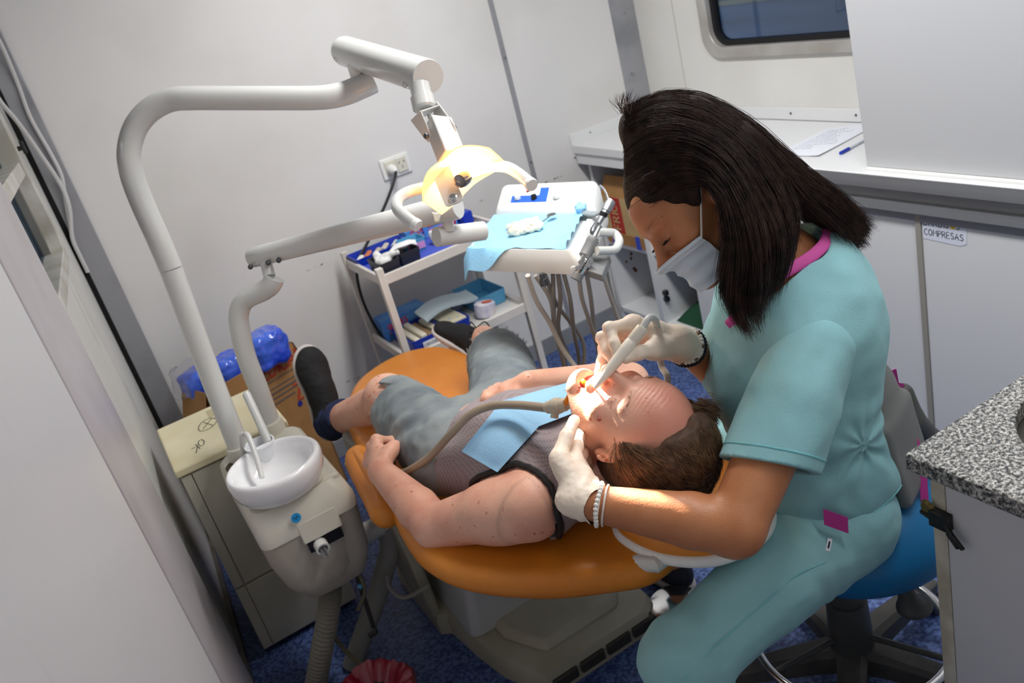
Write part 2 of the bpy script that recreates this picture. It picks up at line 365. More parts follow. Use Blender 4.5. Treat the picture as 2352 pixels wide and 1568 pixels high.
# screws and scuffs on the far wall
mb = MB()
for z in (.85, 1.28, 1.72): mb.lathe([(.006, 0), (.005, .003), (0, .004)], (1.707, YF-.006, z), (0, -1, 0), 10)
for x, z in ((2.29, 1.05), (2.31, 1.3)): mb.lathe([(.006, 0), (.005, .003), (0, .004)], (x, YF-.018, z), (0, -1, 0), 10)
struct(mb.build('trim_screws', steel))
sc = MB()
def scuff(p0, p1, w, n=7):
    p0 = V(*p0); p1 = V(*p1)
    for i in range(n):
        a = p0+(p1-p0)*RNG.random(); q = a+(p1-p0)*.06*RNG.random(); ww = w*(.3+RNG.random())
        sc.prism([(a[0], YF-.0008, a[2]), (q[0], YF-.0008, q[2]), (q[0]+.002, YF-.0008, q[2]+ww), (a[0]+.003, YF-.0008, a[2]+ww*.7)], (0, .0006, 0))
for a, b, n in (((700, 575), (800, 540), 10), ((690, 630), (780, 590), 8), ((790, 880), (925, 830), 14), ((1240, 425), (1330, 390), 12), ((1090, 470), (1120, 455), 4), ((300, 800), (340, 770), 5)):
    scuff(PY(*a, YF), PY(*b, YF), .006, n)
struct(sc.build('wall_scuffs', mat('scuff_marks', (128, 122, 114), .8), smooth=False))
# the ceiling tubes (their light is at the top of the script)
for y, l in ((1.0, 1.2), (2.05, .9), (-.15, .7)):
    xl = 1.15 if y == 2.05 else 1.25; mb = MB(); mb.box((xl-.1, y-l/2-.02, 2.278), (xl+.1, y+l/2+.02, 2.30)); t = mb.build('ceiling_light', enamel)
    tag(t, None, 'ceiling light'); t['label'] = {1.0: 'long tube light fitting in the middle of the ceiling', 2.05: 'short tube light fitting on the ceiling near the far wall', -.15: 'tube light fitting on the ceiling by the door end'}[y]
    t['group'] = 'ceiling tube lights'

# ------------------------------------------------------------------ wall socket, plug and cables
so = thing('power_outlet', 'white double wall socket with a plug in its near half', 'socket', (1.128, YF, .987))
mb = MB(); mb.box((1.068, YF-.010, .988), (1.19, YF, 1.068)); mb.build('plate', plastic_white, so, bevel=.004)
mb = MB(); mb.box((1.083, YF-.016, 1.0), (1.127, YF-.008, 1.056)); mb.box((1.131, YF-.016, 1.0), (1.175, YF-.008, 1.056)); mb.build('module', plastic, so, bevel=.002)
mb = MB()
for dx, dz, a in ((-.010, .008, .5), (.010, .008, -.5), (0, -.010, 0)):
    c = V(1.153+dx, YF-.0165, 1.03+dz); d = V(math.sin(a), 0, math.cos(a))*.005; w = V(math.cos(a), 0, -math.sin(a))*.0015
    mb.prism([c-d-w, c+d-w, c+d+w, c-d+w], (0, .001, 0))
mb.build('pin_slot', black_plastic, so)
pc = thing('power_cable', 'black power cable with a white plug hanging from the wall socket', 'cable', (1.105, YF-.03, .3))
mb = MB(); mb.lathe([(.019, 0), (.019, .018), (.015, .03), (.008, .042), (0.006, .05)], (1.105, YF-.016, 1.026), (0, -1, -.15), 18); mb.build('plug', plastic_white, pc)
mb = MB(); mb.tube(spline([(1.105, YF-.06, 1.02), PY(905, 415, 3.12), PY(885, 470, 3.1), PY(845, 555, 3.08), PY(820, 610, 3.06), PY(830, 680, 3.06), PY(862, 750, 3.05), PY(905, 810, 3.04), PY(925, 845, 3.03)], 60), .0058, 8); mb.build('cord', mat('black_cord', (26, 26, 28), .45), pc)
mb = MB(); pts = [PY(-30, 60, 3.16), PY(0, 97, 3.17), PY(40, 190, 3.19), PY(70, 270, 3.19), PY(115, 350, 3.185), PY(140, 400, 3.18), PY(148, 440, 3.18), PY(158, 500, 3.185), PY(168, 550, 3.19)]
mb.tube(spline(pts, 60), .0062, 8); tag(mb.build('cable', white_cable), 'white cable running down the far wall beside the corner trim, upper of two', 'cable')
mb = MB(); pts = [PY(-30, 180, 3.05), PY(0, 232, 3.08), PY(40, 280, 3.12), PY(90, 350, 3.16), PY(140, 425, 3.175), PY(160, 480, 3.175), PY(166, 545, 3.18), PY(185, 590, 3.185), PY(202, 625, 3.19)]
mb.tube(spline(pts, 60), .0068, 8); tag(mb.build('cable', white_cable), 'white cable crossing the dark corner gap from the window side, lower of two', 'cable')
kn = L3(.25, 0, 1.50)
mb = MB(); mb.tube([kn, kn+E2*.022], .007, 10); mb.tube([kn+E2*.022-E3*.018, kn+E2*.022+E3*.018], .006, 8); struct(mb.build('window_latch', black_plastic, None))

# ------------------------------------------------------------------ worktop along the window wall
ct = thing('countertop', 'white worktop with upstand along the window wall', 'worktop', (2.1, 1.7, .80))
mb = MB(); mb.box((1.917, .3, .816), (XR-.012, YF-.012, .852)); mb.build('top', laminate, ct, bevel=.003)
mb = MB(); mb.box((1.913, .3, .814), (1.917, 2.77, .850)); mb.build('front_edge', aluminium, ct)
mb = MB(); mb.box((1.925, 2.78, .77), (1.94, YF-.012, .816)); mb.build('apron', laminate, ct)
mb = MB(); mb.box((XR-.012, .3, .852), (XR, YF-.012, .897)); mb.box((1.917, YF-.012, .80), (XR, YF, .897)); mb.build('upstand', laminate, ct, bevel=.002)
for y in np.arange(1.2, 3.1, .29): mb = MB(); mb.lathe([(.005, 0), (.004, .002)], (XR-.012, y, .877), (-1, 0, 0), 8); mb.build('screw', darksteel, ct)
mb = MB(); mb.lathe([(.004, 0), (.003, .002)], (2.02, YF-.012, .876), (0, -1, 0), 8); mb.build('screw', darksteel, ct)
bc = thing('base_cabinet', 'white base cabinet under the window worktop, its far bays open', 'cabinet', (2.1, 2.0, 0))
mb = MB(); mb.box((1.965, .35, .05), (2.345, 3.17, .07)); mb.box((2.33, .35, .05), (2.345, 3.17, .80)); mb.box((1.965, 3.165, .0), (2.345, 3.185, .80))
mb.box((1.955, 2.835, 0), (2.345, 2.865, .80)); mb.box((1.985, 2.55, 0), (2.345, 2.57, .80)); mb.box((1.985, .35, 0), (2.345, .37, .80)); mb.box((1.975, .35, 0), (1.985, 3.17, .05)); mb.build('carcass', laminate, bc)
mb = MB(); mb.box((1.965, 2.865, .385), (2.33, 3.165, .405)); mb.build('shelf', laminate, bc)
mb = MB(); mb.box((1.965, 2.57, .385), (2.33, 2.835, .405)); mb.build('shelf', laminate, bc)
mb = MB(); mb.box((1.93, .35, .765), (1.96, 2.6, .772)); mb.box((1.945, .35, .772), (1.96, 2.6, .814)); mb.box((1.928, .35, .745), (1.932, 2.6, .772)); mb.build('sliding_rail', aluminium, bc)
for (a, b, dx) in ((1.552, 2.575, .004), (.40, 1.535, 0)):
    dm = MB(); dm.box((1.948+dx, a, .04), (1.966+dx, b, .722)); dd = dm.build('door', door_laminate, bc, bevel=.002)
    dm = MB(); dm.box((1.942+dx, a, .716), (1.968+dx, b, .742)); dm.build('door_profile', aluminium, dd, bevel=.002)
mb = MB(); mb.box((1.944, 1.535, .04), (1.95, 1.552, .742)); mb.build('door_edge', mat('grimy_edge', (150, 146, 138), .5), bc)
# note taped on the cabinet door
nt_ = thing('paper_label', 'paper note lettered BARBIJOS COMPRESAS taped on the cabinet door', 'label', (1.947, 1.465, .665))
mb = MB(); mb.prism([(1.9468, 1.532, .733), (1.9468, 1.398, .733), (1.9468, 1.402, .670), (1.9468, 1.42, .662), (1.9468, 1.53, .668)], (.001, 0, 0)); mb.build('sheet', mat('note_paper', (214, 218, 232), .6), nt_, smooth=False)
mb = MB(); x0 = letters(mb, 'BARBIJ', (1.9465, 1.527, .708), (0, -1, 0), (0, 0, 1), .019, .0012); letters(mb, '5', (1.9465, 1.527-x0-.016, .708), (0, -1, 0), (0, 0, 1), .018, .0012)
letters(mb, 'COMPRESAS', (1.9465, 1.526, .680), (0, -1, -.02), (0, 0, 1), .018, .0012, .22); mb.build('handwriting', ink_black, nt_, smooth=False)
mb = MB(); cyy = 1.527-x0-.006; mb.lathe([(.0088, 0), (.0088, .0008)], (1.9466, cyy, .7165), (-1, 0, 0), 18); sm = mb.build('smiley_dot', mat('yellow_sticker', (236, 200, 40), .5), nt_)
mb = MB(); [mb.lathe([(.0011, 0), (.0011, .0004)], (1.9457, cyy+dy, .7185), (-1, 0, 0), 6) for dy in (-.003, .003)]; mb.tube([(1.9456, cyy+.004*math.cos(a), .7165+.004*math.sin(a)) for a in np.linspace(pi*1.15, pi*1.85, 7)], .0005, 4); mb.build('smile', mat('brown_ink', (120, 84, 20), .5), sm)
# tall white cupboard standing on the worktop
cb = thing('upper_cabinet', 'tall white cupboard standing on the worktop beside the window', 'cabinet', (2.1, 1.1, .852))
mb = MB(); mb.prism([(1.955, 1.705, .858), (1.955, .32, .858), (1.955, .32, 2.2), (1.955, 1.775, 2.2)], (.36, 0, 0)); mb.build('body', grey_laminate, cb, bevel=.002)
mb = MB(); mb.box((1.940, .32, .8525), (1.972, 1.70, .8575)); mb.build('bottom_track', plastic_white, cb)
# paper and pen on the worktop
pp = [PZ(1780, 357, .853), PZ(1880, 360, .853), PZ(2040, 272, .853), PZ(1896, 298, .853)]
G = np.array([[pp[0]*(1-a)*(1-b)+pp[1]*a*(1-b)+pp[2]*a*b+pp[3]*(1-a)*b+V(0, 0, .0012+.004*(1-b)**4*(.5+.5*math.sin(a*7))) for a in np.linspace(0, 1, 12)] for b in np.linspace(0, 1, 12)])
sh = thing('paper_sheet', 'handwritten sheet of paper lying on the white worktop', 'paper', G.mean((0, 1)))
mb = MB(); mb.grid(G, .0006); mb.build('sheet', paper, sh)
mb = MB()
for i in range(11):
    b = .2+i*.065; n = int(8+RNG.integers(0, 10)); al = np.linspace(.14, .14+.045*n, n*2)
    q = [pp[0]*(1-a)*(1-b)+pp[1]*a*(1-b)+pp[2]*a*b+pp[3]*(1-a)*b+V(0, 0, .0022+.004*(1-b)**4) for a in al if a < .9]
    for k in range(0, len(q)-1, 2): mb.tube([q[k]+(pp[3]-pp[0])*.006*RNG.standard_normal(), q[k+1]], .0007, 4)
mb.build('writing', mat('faint_ink', (120, 124, 150), .7), sh, smooth=False)
pe = thing('pen', 'clear ballpoint pen with blue cap on the worktop beside the paper sheet', 'pen', PZ(1955, 338, .853))
a, b = PZ(1932, 351, .857), PZ(2010, 308, .857)
mb = MB(); mb.tube([a, b], .0042, 10); mb.build('barrel', mat('clear_plastic', (206, 212, 222), .2), pe)
mb = MB(); mb.tube([a-(b-a)*.02, a+(b-a)*.22], .0056, 10); mb.tube([a, a+(b-a)*.2], .0025, 6); mb.build('cap', navy, pe)

# boxes stored in the open bays
bx = thing('cardboard_box', 'pale carton with a red printed band on the shelf of the open bay', 'box', (2.08, 3.0, .46))
mb = MB(); mb.box((1.962, 2.885, .455), (2.26, 3.135, .62)); mb.build('body', cardboard_pale, bx, smooth=False)
mb = MB(); mb.box((1.9605, 3.0, .458), (1.9618, 3.09, .618)); b_ = mb.build('red_band', mat('red_band_print', (176, 34, 30), .6), bx)
mb = MB(); letters(mb, 'FRIC', (1.96, 3.025, .475), (0, 0, 1), (0, 1, 0), .045, .004); mb.build('print', cardboard_pale, b_, smooth=False)
mb = MB(); mb.prism([(1.962, 2.89, .62), (1.962, 3.13, .62), (2.0, 3.13, .70), (2.0, 2.89, .70)], (.003, 0, 0)); mb.build('flap', cardboard, bx, smooth=False)
bx = thing('cardboard_box', 'flat brown carton with blue tape beneath the red-banded carton', 'box', (2.08, 3.0, .406))
mb = MB(); mb.box((1.957, 2.875, .4055), (2.26, 3.14, .455)); mb.build('body', cardboard, bx, smooth=False)
for y in (2.90, 3.07): mb = MB(); mb.box((1.9555, y, .40), (1.957, y+.03, .456)); mb.box((1.9555, y, .4555), (2.1, y+.03, .4562)); mb.build('tape', mat('blue_tape', (22, 62, 190), .4), bx)
mb = MB(); mb.box((1.99, 2.60, .4055), (2.28, 2.82, .56)); tag(mb.build('cardboard_box', cardboard, smooth=False), 'plain brown carton on the shelf right behind the masked woman', 'box')
mb = MB(); G = np.array([[(2.0+.28*a, 2.59+.22*b, .072+.085*math.sin(pi*min(1, a*1.1))**.6*math.sin(pi*b)**.5*(.8+.2*math.sin(a*9+b*7))) for a in np.linspace(0, 1, 24)] for b in np.linspace(0, 1, 20)]); mb.grid(G, .003); tag(mb.build('cloth_bag', mat('dark_green_cloth', (18, 70, 44), .7)), 'dark green bag folded in the bottom of the open bay', 'bag')
for z in (.33, .30, .26, .24, .28): mb = MB(); mb.lathe([(.006+.004*RNG.random(), 0), (.003, .001)], (2.03+.06*RNG.random(), 3.164, z-.04*RNG.random()), (0, -1, 0), 7); mb.build('rust_spot', rust, bc)
for z in (.20, .17): mb = MB(); mb.box((1.972, 2.815, z), (1.99, 2.834, z+.02)); mb.lathe([(.011, 0), (.011, .01)], (1.98, 2.834, z+.01), (0, -1, 0), 10); mb.build('hinge', darksteel, bc)

# ------------------------------------------------------------------ granite sink counter
def granite_material():
    m = bpy.data.materials.new('grey_granite'); m.use_nodes = True; nt = m.node_tree; b = nt.nodes['Principled BSDF']
    tc = nt.nodes.new('ShaderNodeTexCoord'); n = nt.nodes.new('ShaderNodeTexNoise'); n.inputs['Scale'].default_value = 185; n.inputs['Detail'].default_value = 3; n.inputs['Roughness'].default_value = .75
    cr = nt.nodes.new('ShaderNodeValToRGB'); cr.color_ramp.interpolation = 'LINEAR'; e = cr.color_ramp.elements
    e[0].position = .38; e[0].color = lin((28, 28, 30)); e[1].position = .64; e[1].color = lin((206, 204, 198))
    for p, c in ((.45, (72, 72, 74)), (.50, (128, 126, 122)), (.56, (172, 170, 164))): q = e.new(p); q.color = lin(c)
    n2 = nt.nodes.new('ShaderNodeTexNoise'); n2.inputs['Scale'].default_value = 40; c2 = nt.nodes.new('ShaderNodeValToRGB'); c2.color_ramp.elements[0].position = .70; c2.color_ramp.elements[0].color = (1, 1, 1, 1); c2.color_ramp.elements[1].position = .78; c2.color_ramp.elements[1].color = lin((206, 176, 140))
    mx = nt.nodes.new('ShaderNodeMix'); mx.data_type = 'RGBA'; mx.blend_type = 'MULTIPLY'; mx.inputs[0].default_value = 1
    for o in (n, n2): nt.links.new(tc.outputs['Object'], o.inputs['Vector'])
    nt.links.new(n.outputs['Fac'], cr.inputs[0]); nt.links.new(n2.outputs['Fac'], c2.inputs[0]); nt.links.new(cr.outputs[0], mx.inputs[6]); nt.links.new(c2.outputs[0], mx.inputs[7]); nt.links.new(mx.outputs[2], b.inputs['Base Color'])
    b.inputs['Roughness'].default_value = .3
    return m
gc = thing('granite_counter', 'speckled grey granite sink top on a white unit', 'worktop', (1.3, .35, .8))
gx0, gy1, gx1, gy0, zt = .892, .757, 1.8, -.25, .849
n = 48; cxs, cys, rs = 1.135, .56, .155
circ = [(cxs+rs*math.cos(2*pi*k/n), cys+rs*math.sin(2*pi*k/n)) for k in range(n)]
outl = []
for k in range(n):
    a = 2*pi*k/n; dx, dy = math.cos(a), math.sin(a); t = 1e9
    if dx > 1e-9: t = min(t, (gx1-cxs)/dx)
    if dx < -1e-9: t = min(t, (gx0-cxs)/dx)
    if dy > 1e-9: t = min(t, (gy1-cys)/dy)
    if dy < -1e-9: t = min(t, (gy0-cys)/dy)
    outl.append([cxs+dx*t, cys+dy*t])
for c in ((gx0, gy1), (gx1, gy1), (gx0, gy0), (gx1, gy0)):
    k = min(range(n), key=lambda i: (outl[i][0]-c[0])**2+(outl[i][1]-c[1])**2); outl[k] = list(c)
mb = MB(); ring(mb, outl, circ, lambda p, d: (p[0], p[1], zt-d), 0, .030); mb.build('slab', granite_material(), gc, bevel=.003)
mb = MB(); mb.lathe([(rs+.004, -.03), (rs+.002, -.045), (rs-.004, -.13), (rs-.05, -.165), (.02, -.172), (0, -.172)], (cxs, cys, zt), (0, 0, 1), 40); mb.build('sink_bowl', mat('stained_steel', (84, 82, 78), .45, .7), gc)
gk = thing('sink_cabinet', 'white sink unit with a black catch under the granite top', 'cabinet', (1.3, .3, 0))
mb = MB(); mb.box((.945, -.2, .02), (1.75, .735, .815)); mb.build('carcass', laminate, gk)
mb = MB(); mb.box((.922, -.2, .06), (.944, .716, .80)); mb.build('door', mat('unit_door', (206, 206, 208), .4), gk, bevel=.002)
mb = MB(); mb.box((.924, .718, .0), (.946, .742, .815)); mb.build('stile', mat('worn_cream_edge', (206, 200, 184), .5, rgb2=(180, 170, 150), vscale=20), gk, bevel=.001)
ca = PX(2160, 1185, .92)
mb = MB(); mb.box((.908, ca[1]-.020, ca[2]-.016), (.922, ca[1]+.012, ca[2]+.012)); mb.tube([ca+V(-.008, -.012, 0), ca+V(-.014, -.028, -.012), ca+V(-.014, -.045, -.03), ca+V(-.012, -.036, -.034), ca+V(-.012, -.02, -.014)], .004, 8); mb.tube([ca+V(-.008, .01, -.002), ca+V(-.006, .028, .0)], .005, 8)
mb.build('catch', black_plastic, gk, bevel=.001)
mb = MB(); mb.lathe([(.012, 0), (.008, .006)], ca+V(-.004, .018, .012), (-1, 0, 0), 12); mb.build('brass_stud', mat('dull_brass', (120, 104, 62), .4, .8), gk)
# ------------------------------------------------------------------ beige cabinet behind the spittoon
cream_top = mat('yellowed_top', (236, 228, 196), .45, rgb2=(226, 214, 176), vscale=7)
cream_front = mat('cream_front', (204, 200, 184), .45, rgb2=(192, 186, 168), vscale=4)
k = thing('storage_cabinet', 'narrow cream cabinet with OK pencilled on its yellowed top', 'cabinet', (.12, 2.42, 0))
mb = MB(); mb.box((-.036, 2.286, .01), (.262, 2.6, .632)); mb.build('body', cream_front, k, bevel=.003)
mb = MB(); mb.box((-.046, 2.268, .636), (.272, 2.61, .660)); mb.build('top', cream_top, k, bevel=.005)
mb = MB(); mb.box((-.008, 2.276, .25), (.262, 2.288, .630)); mb.build('door', cream_front, k, bevel=.002)
mb = MB(); mb.box((-.008, 2.276, .02), (.262, 2.288, .243)); mb.build('door', cream_front, k, bevel=.002)
mb = MB(); mb.box((-.038, 2.276, .25), (-.011, 2.288, .630)); mb.box((-.038, 2.276, .02), (-.011, 2.288, .243)); mb.build('stile', cream_front, k, bevel=.001)
mb = MB()
zt_ = .6604
def onc(px, py): return PZ(px, py, zt_)
ux = nrm(onc(436, 1030)-onc(450, 1005)); 
letters(mb, 'OK', onc(462, 1006), nrm(onc(440, 1030)-onc(462, 1006)), nrm(onc(435, 1015)-onc(448, 1028))*-1, .042, .0016, .2)
mb.build('pencil_letters', mat('pencil', (96, 92, 80), .7), k, smooth=False); mb = MB()
c0 = onc(476, 974); e1 = onc(496, 962)-onc(456, 986); e2 = onc(482, 984)-onc(470, 966)
mb.tube([c0+e1*.5*math.cos(a)*(1+.06*math.sin(a*3))+e2*.5*math.sin(a) for a in np.linspace(.2, 2*pi+.4, 30)], .0015, 5, flat=.35, upv=(0, 0, 1))
mb.tube([c0-e1*.3+e2*.2, c0+e1*.35-e2*.3], .0014, 5, flat=.35, upv=(0, 0, 1)); mb.tube([c0-e1*.1-e2*.4, c0+e1*.2+e2*.4], .0014, 5, flat=.35, upv=(0, 0, 1))
mb.build('pencil_sign', mat('pencil', (96, 92, 80), .7), k, smooth=False)
mb = MB(); mb.box((.10, 2.52, .6602), (.145, 2.58, .6606)); mb.build('glue_mark', mat('glue_stain', (196, 186, 150), .6), k)

# ------------------------------------------------------------------ carton with wrapped blue bundles by the far wall
th = math.radians(19.2); cR = np.array([[math.cos(th), math.sin(th), 0], [-math.sin(th), math.cos(th), 0], [0, 0, 1]]); cO = V(.283, 3.02, 0)
bx = thing('cardboard_box', 'open printed carton on the floor holding wrapped blue bundles', 'box', (.283, 3.02, 0))
def cbx(mb, lo, hi): mb.box(lo, hi, cR, cO)
CW, CD, CH = .185, .082, .60
mb = MB(); cbx(mb, (-CW, -CD, 0), (CW, -CD+.006, CH)); cbx(mb, (-CW, CD-.006, 0), (CW, CD, CH)); cbx(mb, (-CW, -CD, 0), (-CW+.006, CD, CH)); cbx(mb, (CW-.006, -CD, 0), (CW, CD, CH)); cbx(mb, (-CW, -CD, 0), (CW, CD, .006))
mb.build('body', cardboard, bx, smooth=False)
fl = lambda a, b, c, d: [cO+np.array(q)@cR for q in (a, b, c, d)]
mb = MB(); mb.prism(fl((CW, -CD, CH), (CW, CD, CH), (CW+.03, CD, CH-.15), (CW+.03, -CD, CH-.15)), (0, 0, .004)); mb.build('flap', cardboard, bx, smooth=False)
mb = MB(); mb.prism(fl((-CW, -CD, CH), (-CW, CD, CH), (-CW-.05, CD, CH-.12), (-CW-.05, -CD, CH-.12)), (0, 0, .004)); mb.build('flap', cardboard, bx, smooth=False)
fx = lambda x, z: cO+np.array((x, -CD-.001, z))@cR
mb = MB(); uxx = nrm(fx(1, 0)-fx(0, 0)); letters(mb, 'MEDICAL', fx(-.02, .532), uxx, (0, 0, 1), .05, .005, .2); mb.build('red_print', ink_red, bx, smooth=False)
mb = MB(); [mb.tube([fx(-.10, z+.055), fx(x1, z+.055)], r, 6, flat=.2, upv=uxx*0+V(0, -1, 0)) for z, r, x1 in ((.462, .003, .17), (.435, .003, .16), (.418, .005, .14), (.40, .004, .17), (.38, .004, .12))]
mb.build('grey_print', ink_grey, bx, smooth=False)
for x in (.02, .12): mb = MB(); mb.lathe([(.011, 0), (.011, .001)], fx(x, .385), (uxx[1], -uxx[0], 0), 8); mb.build('blue_print', mat('deep_blue_print', (36, 40, 130), .7), bx, smooth=False)
mb = MB(); letters(mb, 'Z', fx(.12, .40), uxx, (0, 0, 1), .06, .006); mb.build('red_mark', ink_red, bx, smooth=False)
blue_wrap = mat('wrapped_blue_plastic', (34, 66, 206), .18, coat=.8, bump=.9, bscale=26, rgb2=(70, 110, 224), vscale=9)
wrap = mat('clear_wrap', (200, 200, 205), .12, trans=.85, ior=1.1, bump=.8, bscale=40)

# ------------------------------------------------------------------ instrument trolley by the far wall
tr = thing('trolley', 'white two-shelf metal trolley standing by the far wall', 'trolley', (1.05, 2.93, 0))
white_metal = mat('white_painted_metal', (222, 218, 212), .38, rgb2=(206, 200, 192), vscale=5)
tx0, tx1, ty0, ty1, tz1, tz2 = .80, 1.305, 2.755, 3.12, .78, .467
for x in (tx0, tx1):
    for y in (ty0, ty1):
        mb = MB(); mb.box((x-.0125, y-.0125, .07), (x+.0125, y+.0125, tz1+.032)); lg = mb.build('leg', white_metal, tr, bevel=.002)
        mb = MB(); mb.cyl((x-.01, y, .03), (x+.01, y, .03), .03, 16); mb.box((x-.006, y-.008, .03), (x+.006, y+.008, .075)); mb.build('caster', grey_plastic, lg)
for z in (tz1, tz2):
    mb = MB(); mb.box((tx0, ty0, z-.028), (tx1, ty1, z-.016)); 
    for a, b in (((tx0, ty0), (tx1, ty0)), ((tx0, ty1), (tx1, ty1)), ((tx0, ty0), (tx0, ty1)), ((tx1, ty0), (tx1, ty1))):
        mb.box((min(a[0], b[0])-.007, min(a[1], b[1])-.007, z-.032), (max(a[0], b[0])+.007, max(a[1], b[1])+.007, z+.004))
    mb.build('shelf', white_metal, tr, bevel=.002)
def tub(name, label, cat, lo, hi, m, group=None, wall=.004, taper=.006, inner=None):
    lo, hi = V(*lo), V(*hi); t = thing(name, label, cat, ((lo[0]+hi[0])/2, (lo[1]+hi[1])/2, lo[2]), group)
    c = ((lo+hi)/2)[:2]; hx, hy = (hi[0]-lo[0])/2, (hi[1]-lo[1])/2
    o = [rrect(c[0], c[1], hx-taper, hy-taper, .008, 3), rrect(c[0], c[1], hx, hy, .009, 3), rrect(c[0], c[1], hx-wall, hy-wall, .007, 3), rrect(c[0], c[1], hx-taper-wall, hy-taper-wall, .006, 3)]
    zs = [lo[2], hi[2], hi[2], lo[2]+wall]; n = len(o[0]); v = [(p[0], p[1], z) for r, z in zip(o, zs) for p in r]
    f = [(i*n+k, i*n+(k+1) % n, (i+1)*n+(k+1) % n, (i+1)*n+k) for i in range(3) for k in range(n)]+[tuple(range(n-1, -1, -1)), tuple(3*n+k for k in range(n))]
    mb = MB(); mb.add(v, f); mb.build('tub', m, t); return t
# cloth on the top shelf
G = np.array([[(x, y, tz1-.0135+.0012*math.sin(x*60)*math.cos(y*45)) for x in np.linspace(tx0+.01, tx1-.03, 40)] for y in np.linspace(ty0+.004, ty1-.012, 24)])
G[0, :, 2] += .004; G[0, :, 1] += .006*np.sin(np.linspace(0, 22, 40))
mb = MB(); mb.grid(G, .0015); tag(mb.build('surgical_cloth', sterile_blue), 'periwinkle blue cloth spread over the top shelf of the trolley', 'cloth')
zz = tz1-.011
tub('storage_tray', 'long royal blue tray of small packets on the trolley, against the wall', 'tray', (.80, 2.99, zz), (1.02, 3.11, zz+.03), navy)
for i, (x, y, c) in enumerate(((.825, 3.03, (232, 230, 226)), (.865, 3.05, (206, 120, 80)), (.90, 3.04, (196, 186, 170)), (.94, 3.06, (206, 196, 180)), (.98, 3.05, (214, 214, 210)))):
    mb = MB(); mb.tube([(x-.016, y-.018, zz+.016), (x+.016, y+.018, zz+.021)], .011, 8, flat=.6); tag(mb.build('packet', mat('packet_%d' % i, c, .5)), ['white', 'orange-brown', 'greyish', 'beige', 'pale grey'][i]+' packet in the long royal blue tray', 'packet', 'packets in the long blue tray')
tub('storage_box', 'small pale blue box with a pink label on the trolley top', 'box', (.955, 2.885, zz), (1.045, 2.975, zz+.048), lightblue_plastic)
mb = MB(); mb.box((.967, 2.8845, zz+.012), (1.035, 2.887, zz+.036)); tag(mb.build('sticker', mat('pink_label', (206, 146, 196), .6)), 'pink sticker on the front of the small pale blue box', 'sticker')
dark_box = mat('charcoal_box', (42, 42, 50), .5)
tub('storage_box', 'charcoal box with a glove bunched in it, beside the trolley post', 'box', (.812, 2.775, zz), (.893, 2.905, zz+.045), dark_box, 'charcoal boxes on the trolley')
tub('storage_box', 'charcoal box with a folded gauze sticking out, second from the trolley post', 'box', (.898, 2.800, zz), (.983, 2.905, zz+.045), dark_box, 'charcoal boxes on the trolley')
gauze = mat('white_gauze', (236, 236, 236), .8)
bottle = thing('jar', 'small clear jar with a white cap on the trolley cloth', 'jar', (1.083, 2.90, zz))
mb = MB(); mb.lathe([(.013, 0), (.014, .02), (.009, .026), (0, .027)], (1.083, 2.90, zz), n=16); mb.build('body', mat('frosted_glass', (190, 204, 226), .2, trans=.4), bottle)
mb = MB(); mb.lathe([(.019, .024), (.020, .04), (.016, .052), (0, .055)], (1.083, 2.90, zz), n=18); mb.build('cap', plastic_white, bottle)
def carton(lo, hi, label, faces, group=None):
    lo, hi = V(*lo), V(*hi); t = thing('glove_box', label, 'box', ((lo[0]+hi[0])/2, (lo[1]+hi[1])/2, lo[2]), group)
    mb = MB(); mb.box(lo, hi); mb.build('carton', mat('sky_blue_carton', (96, 160, 216), .5, rgb2=(60, 120, 200), vscale=8), t, bevel=.0015)
    mb = MB(); letters(mb, 'GLOVES', (lo[0]+.02, lo[1]-.0008, lo[2]+(hi[2]-lo[2])*.52), (1, 0, .06), (0, 0, 1), .020, .0028, .22); mb.build('red_lettering', mat('carton_red', (196, 40, 66), .5), t, smooth=False)
    mb = MB(); mb.box((lo[0]+.02, lo[1]-.0008, lo[2]+(hi[2]-lo[2])*.30), (lo[0]+.09, lo[1], lo[2]+(hi[2]-lo[2])*.40)); mb.build('pink_line', mat('carton_pink', (202, 110, 170), .5), t)
    mb = MB(); mb.lathe([(.014, 0), (.014, .0008)], (hi[0]-.025, lo[1], lo[2]+.02), (0, -1, 0), 16, xs=1.3); mb.build('red_roundel', MATS['carton_red'], t)
    return t
carton((1.09, 3.015, zz), (1.235, 3.10, zz+.072), 'sky blue glove carton with red lettering on the trolley top', None)
mb = MB(); mb.box((1.24, 2.97, zz), (1.285, 3.10, zz+.05)); tag(mb.build('small_box', navy, bevel=.004), 'dark blue box at the wall end of the trolley top', 'box')
carton((1.02, 3.02, zz), (1.085, 3.10, zz+.05), 'low sky blue carton beside the tray arm on the trolley top', None)
mb = MB(); G = np.array([[(.985+.11*a+.01*math.sin(b*9), 2.985+.025*b+.05*a, zz+.055*math.sin(pi*b)**.7*(.6+.4*math.sin(a*8+b*5))) for a in np.linspace(0, 1, 20)] for b in np.linspace(0, 1, 20)]); mb.grid(G, .002)
tag(mb.build('folded_cloth', sterile_blue), 'periwinkle cloth bunched up against the sky blue cartons', 'cloth')
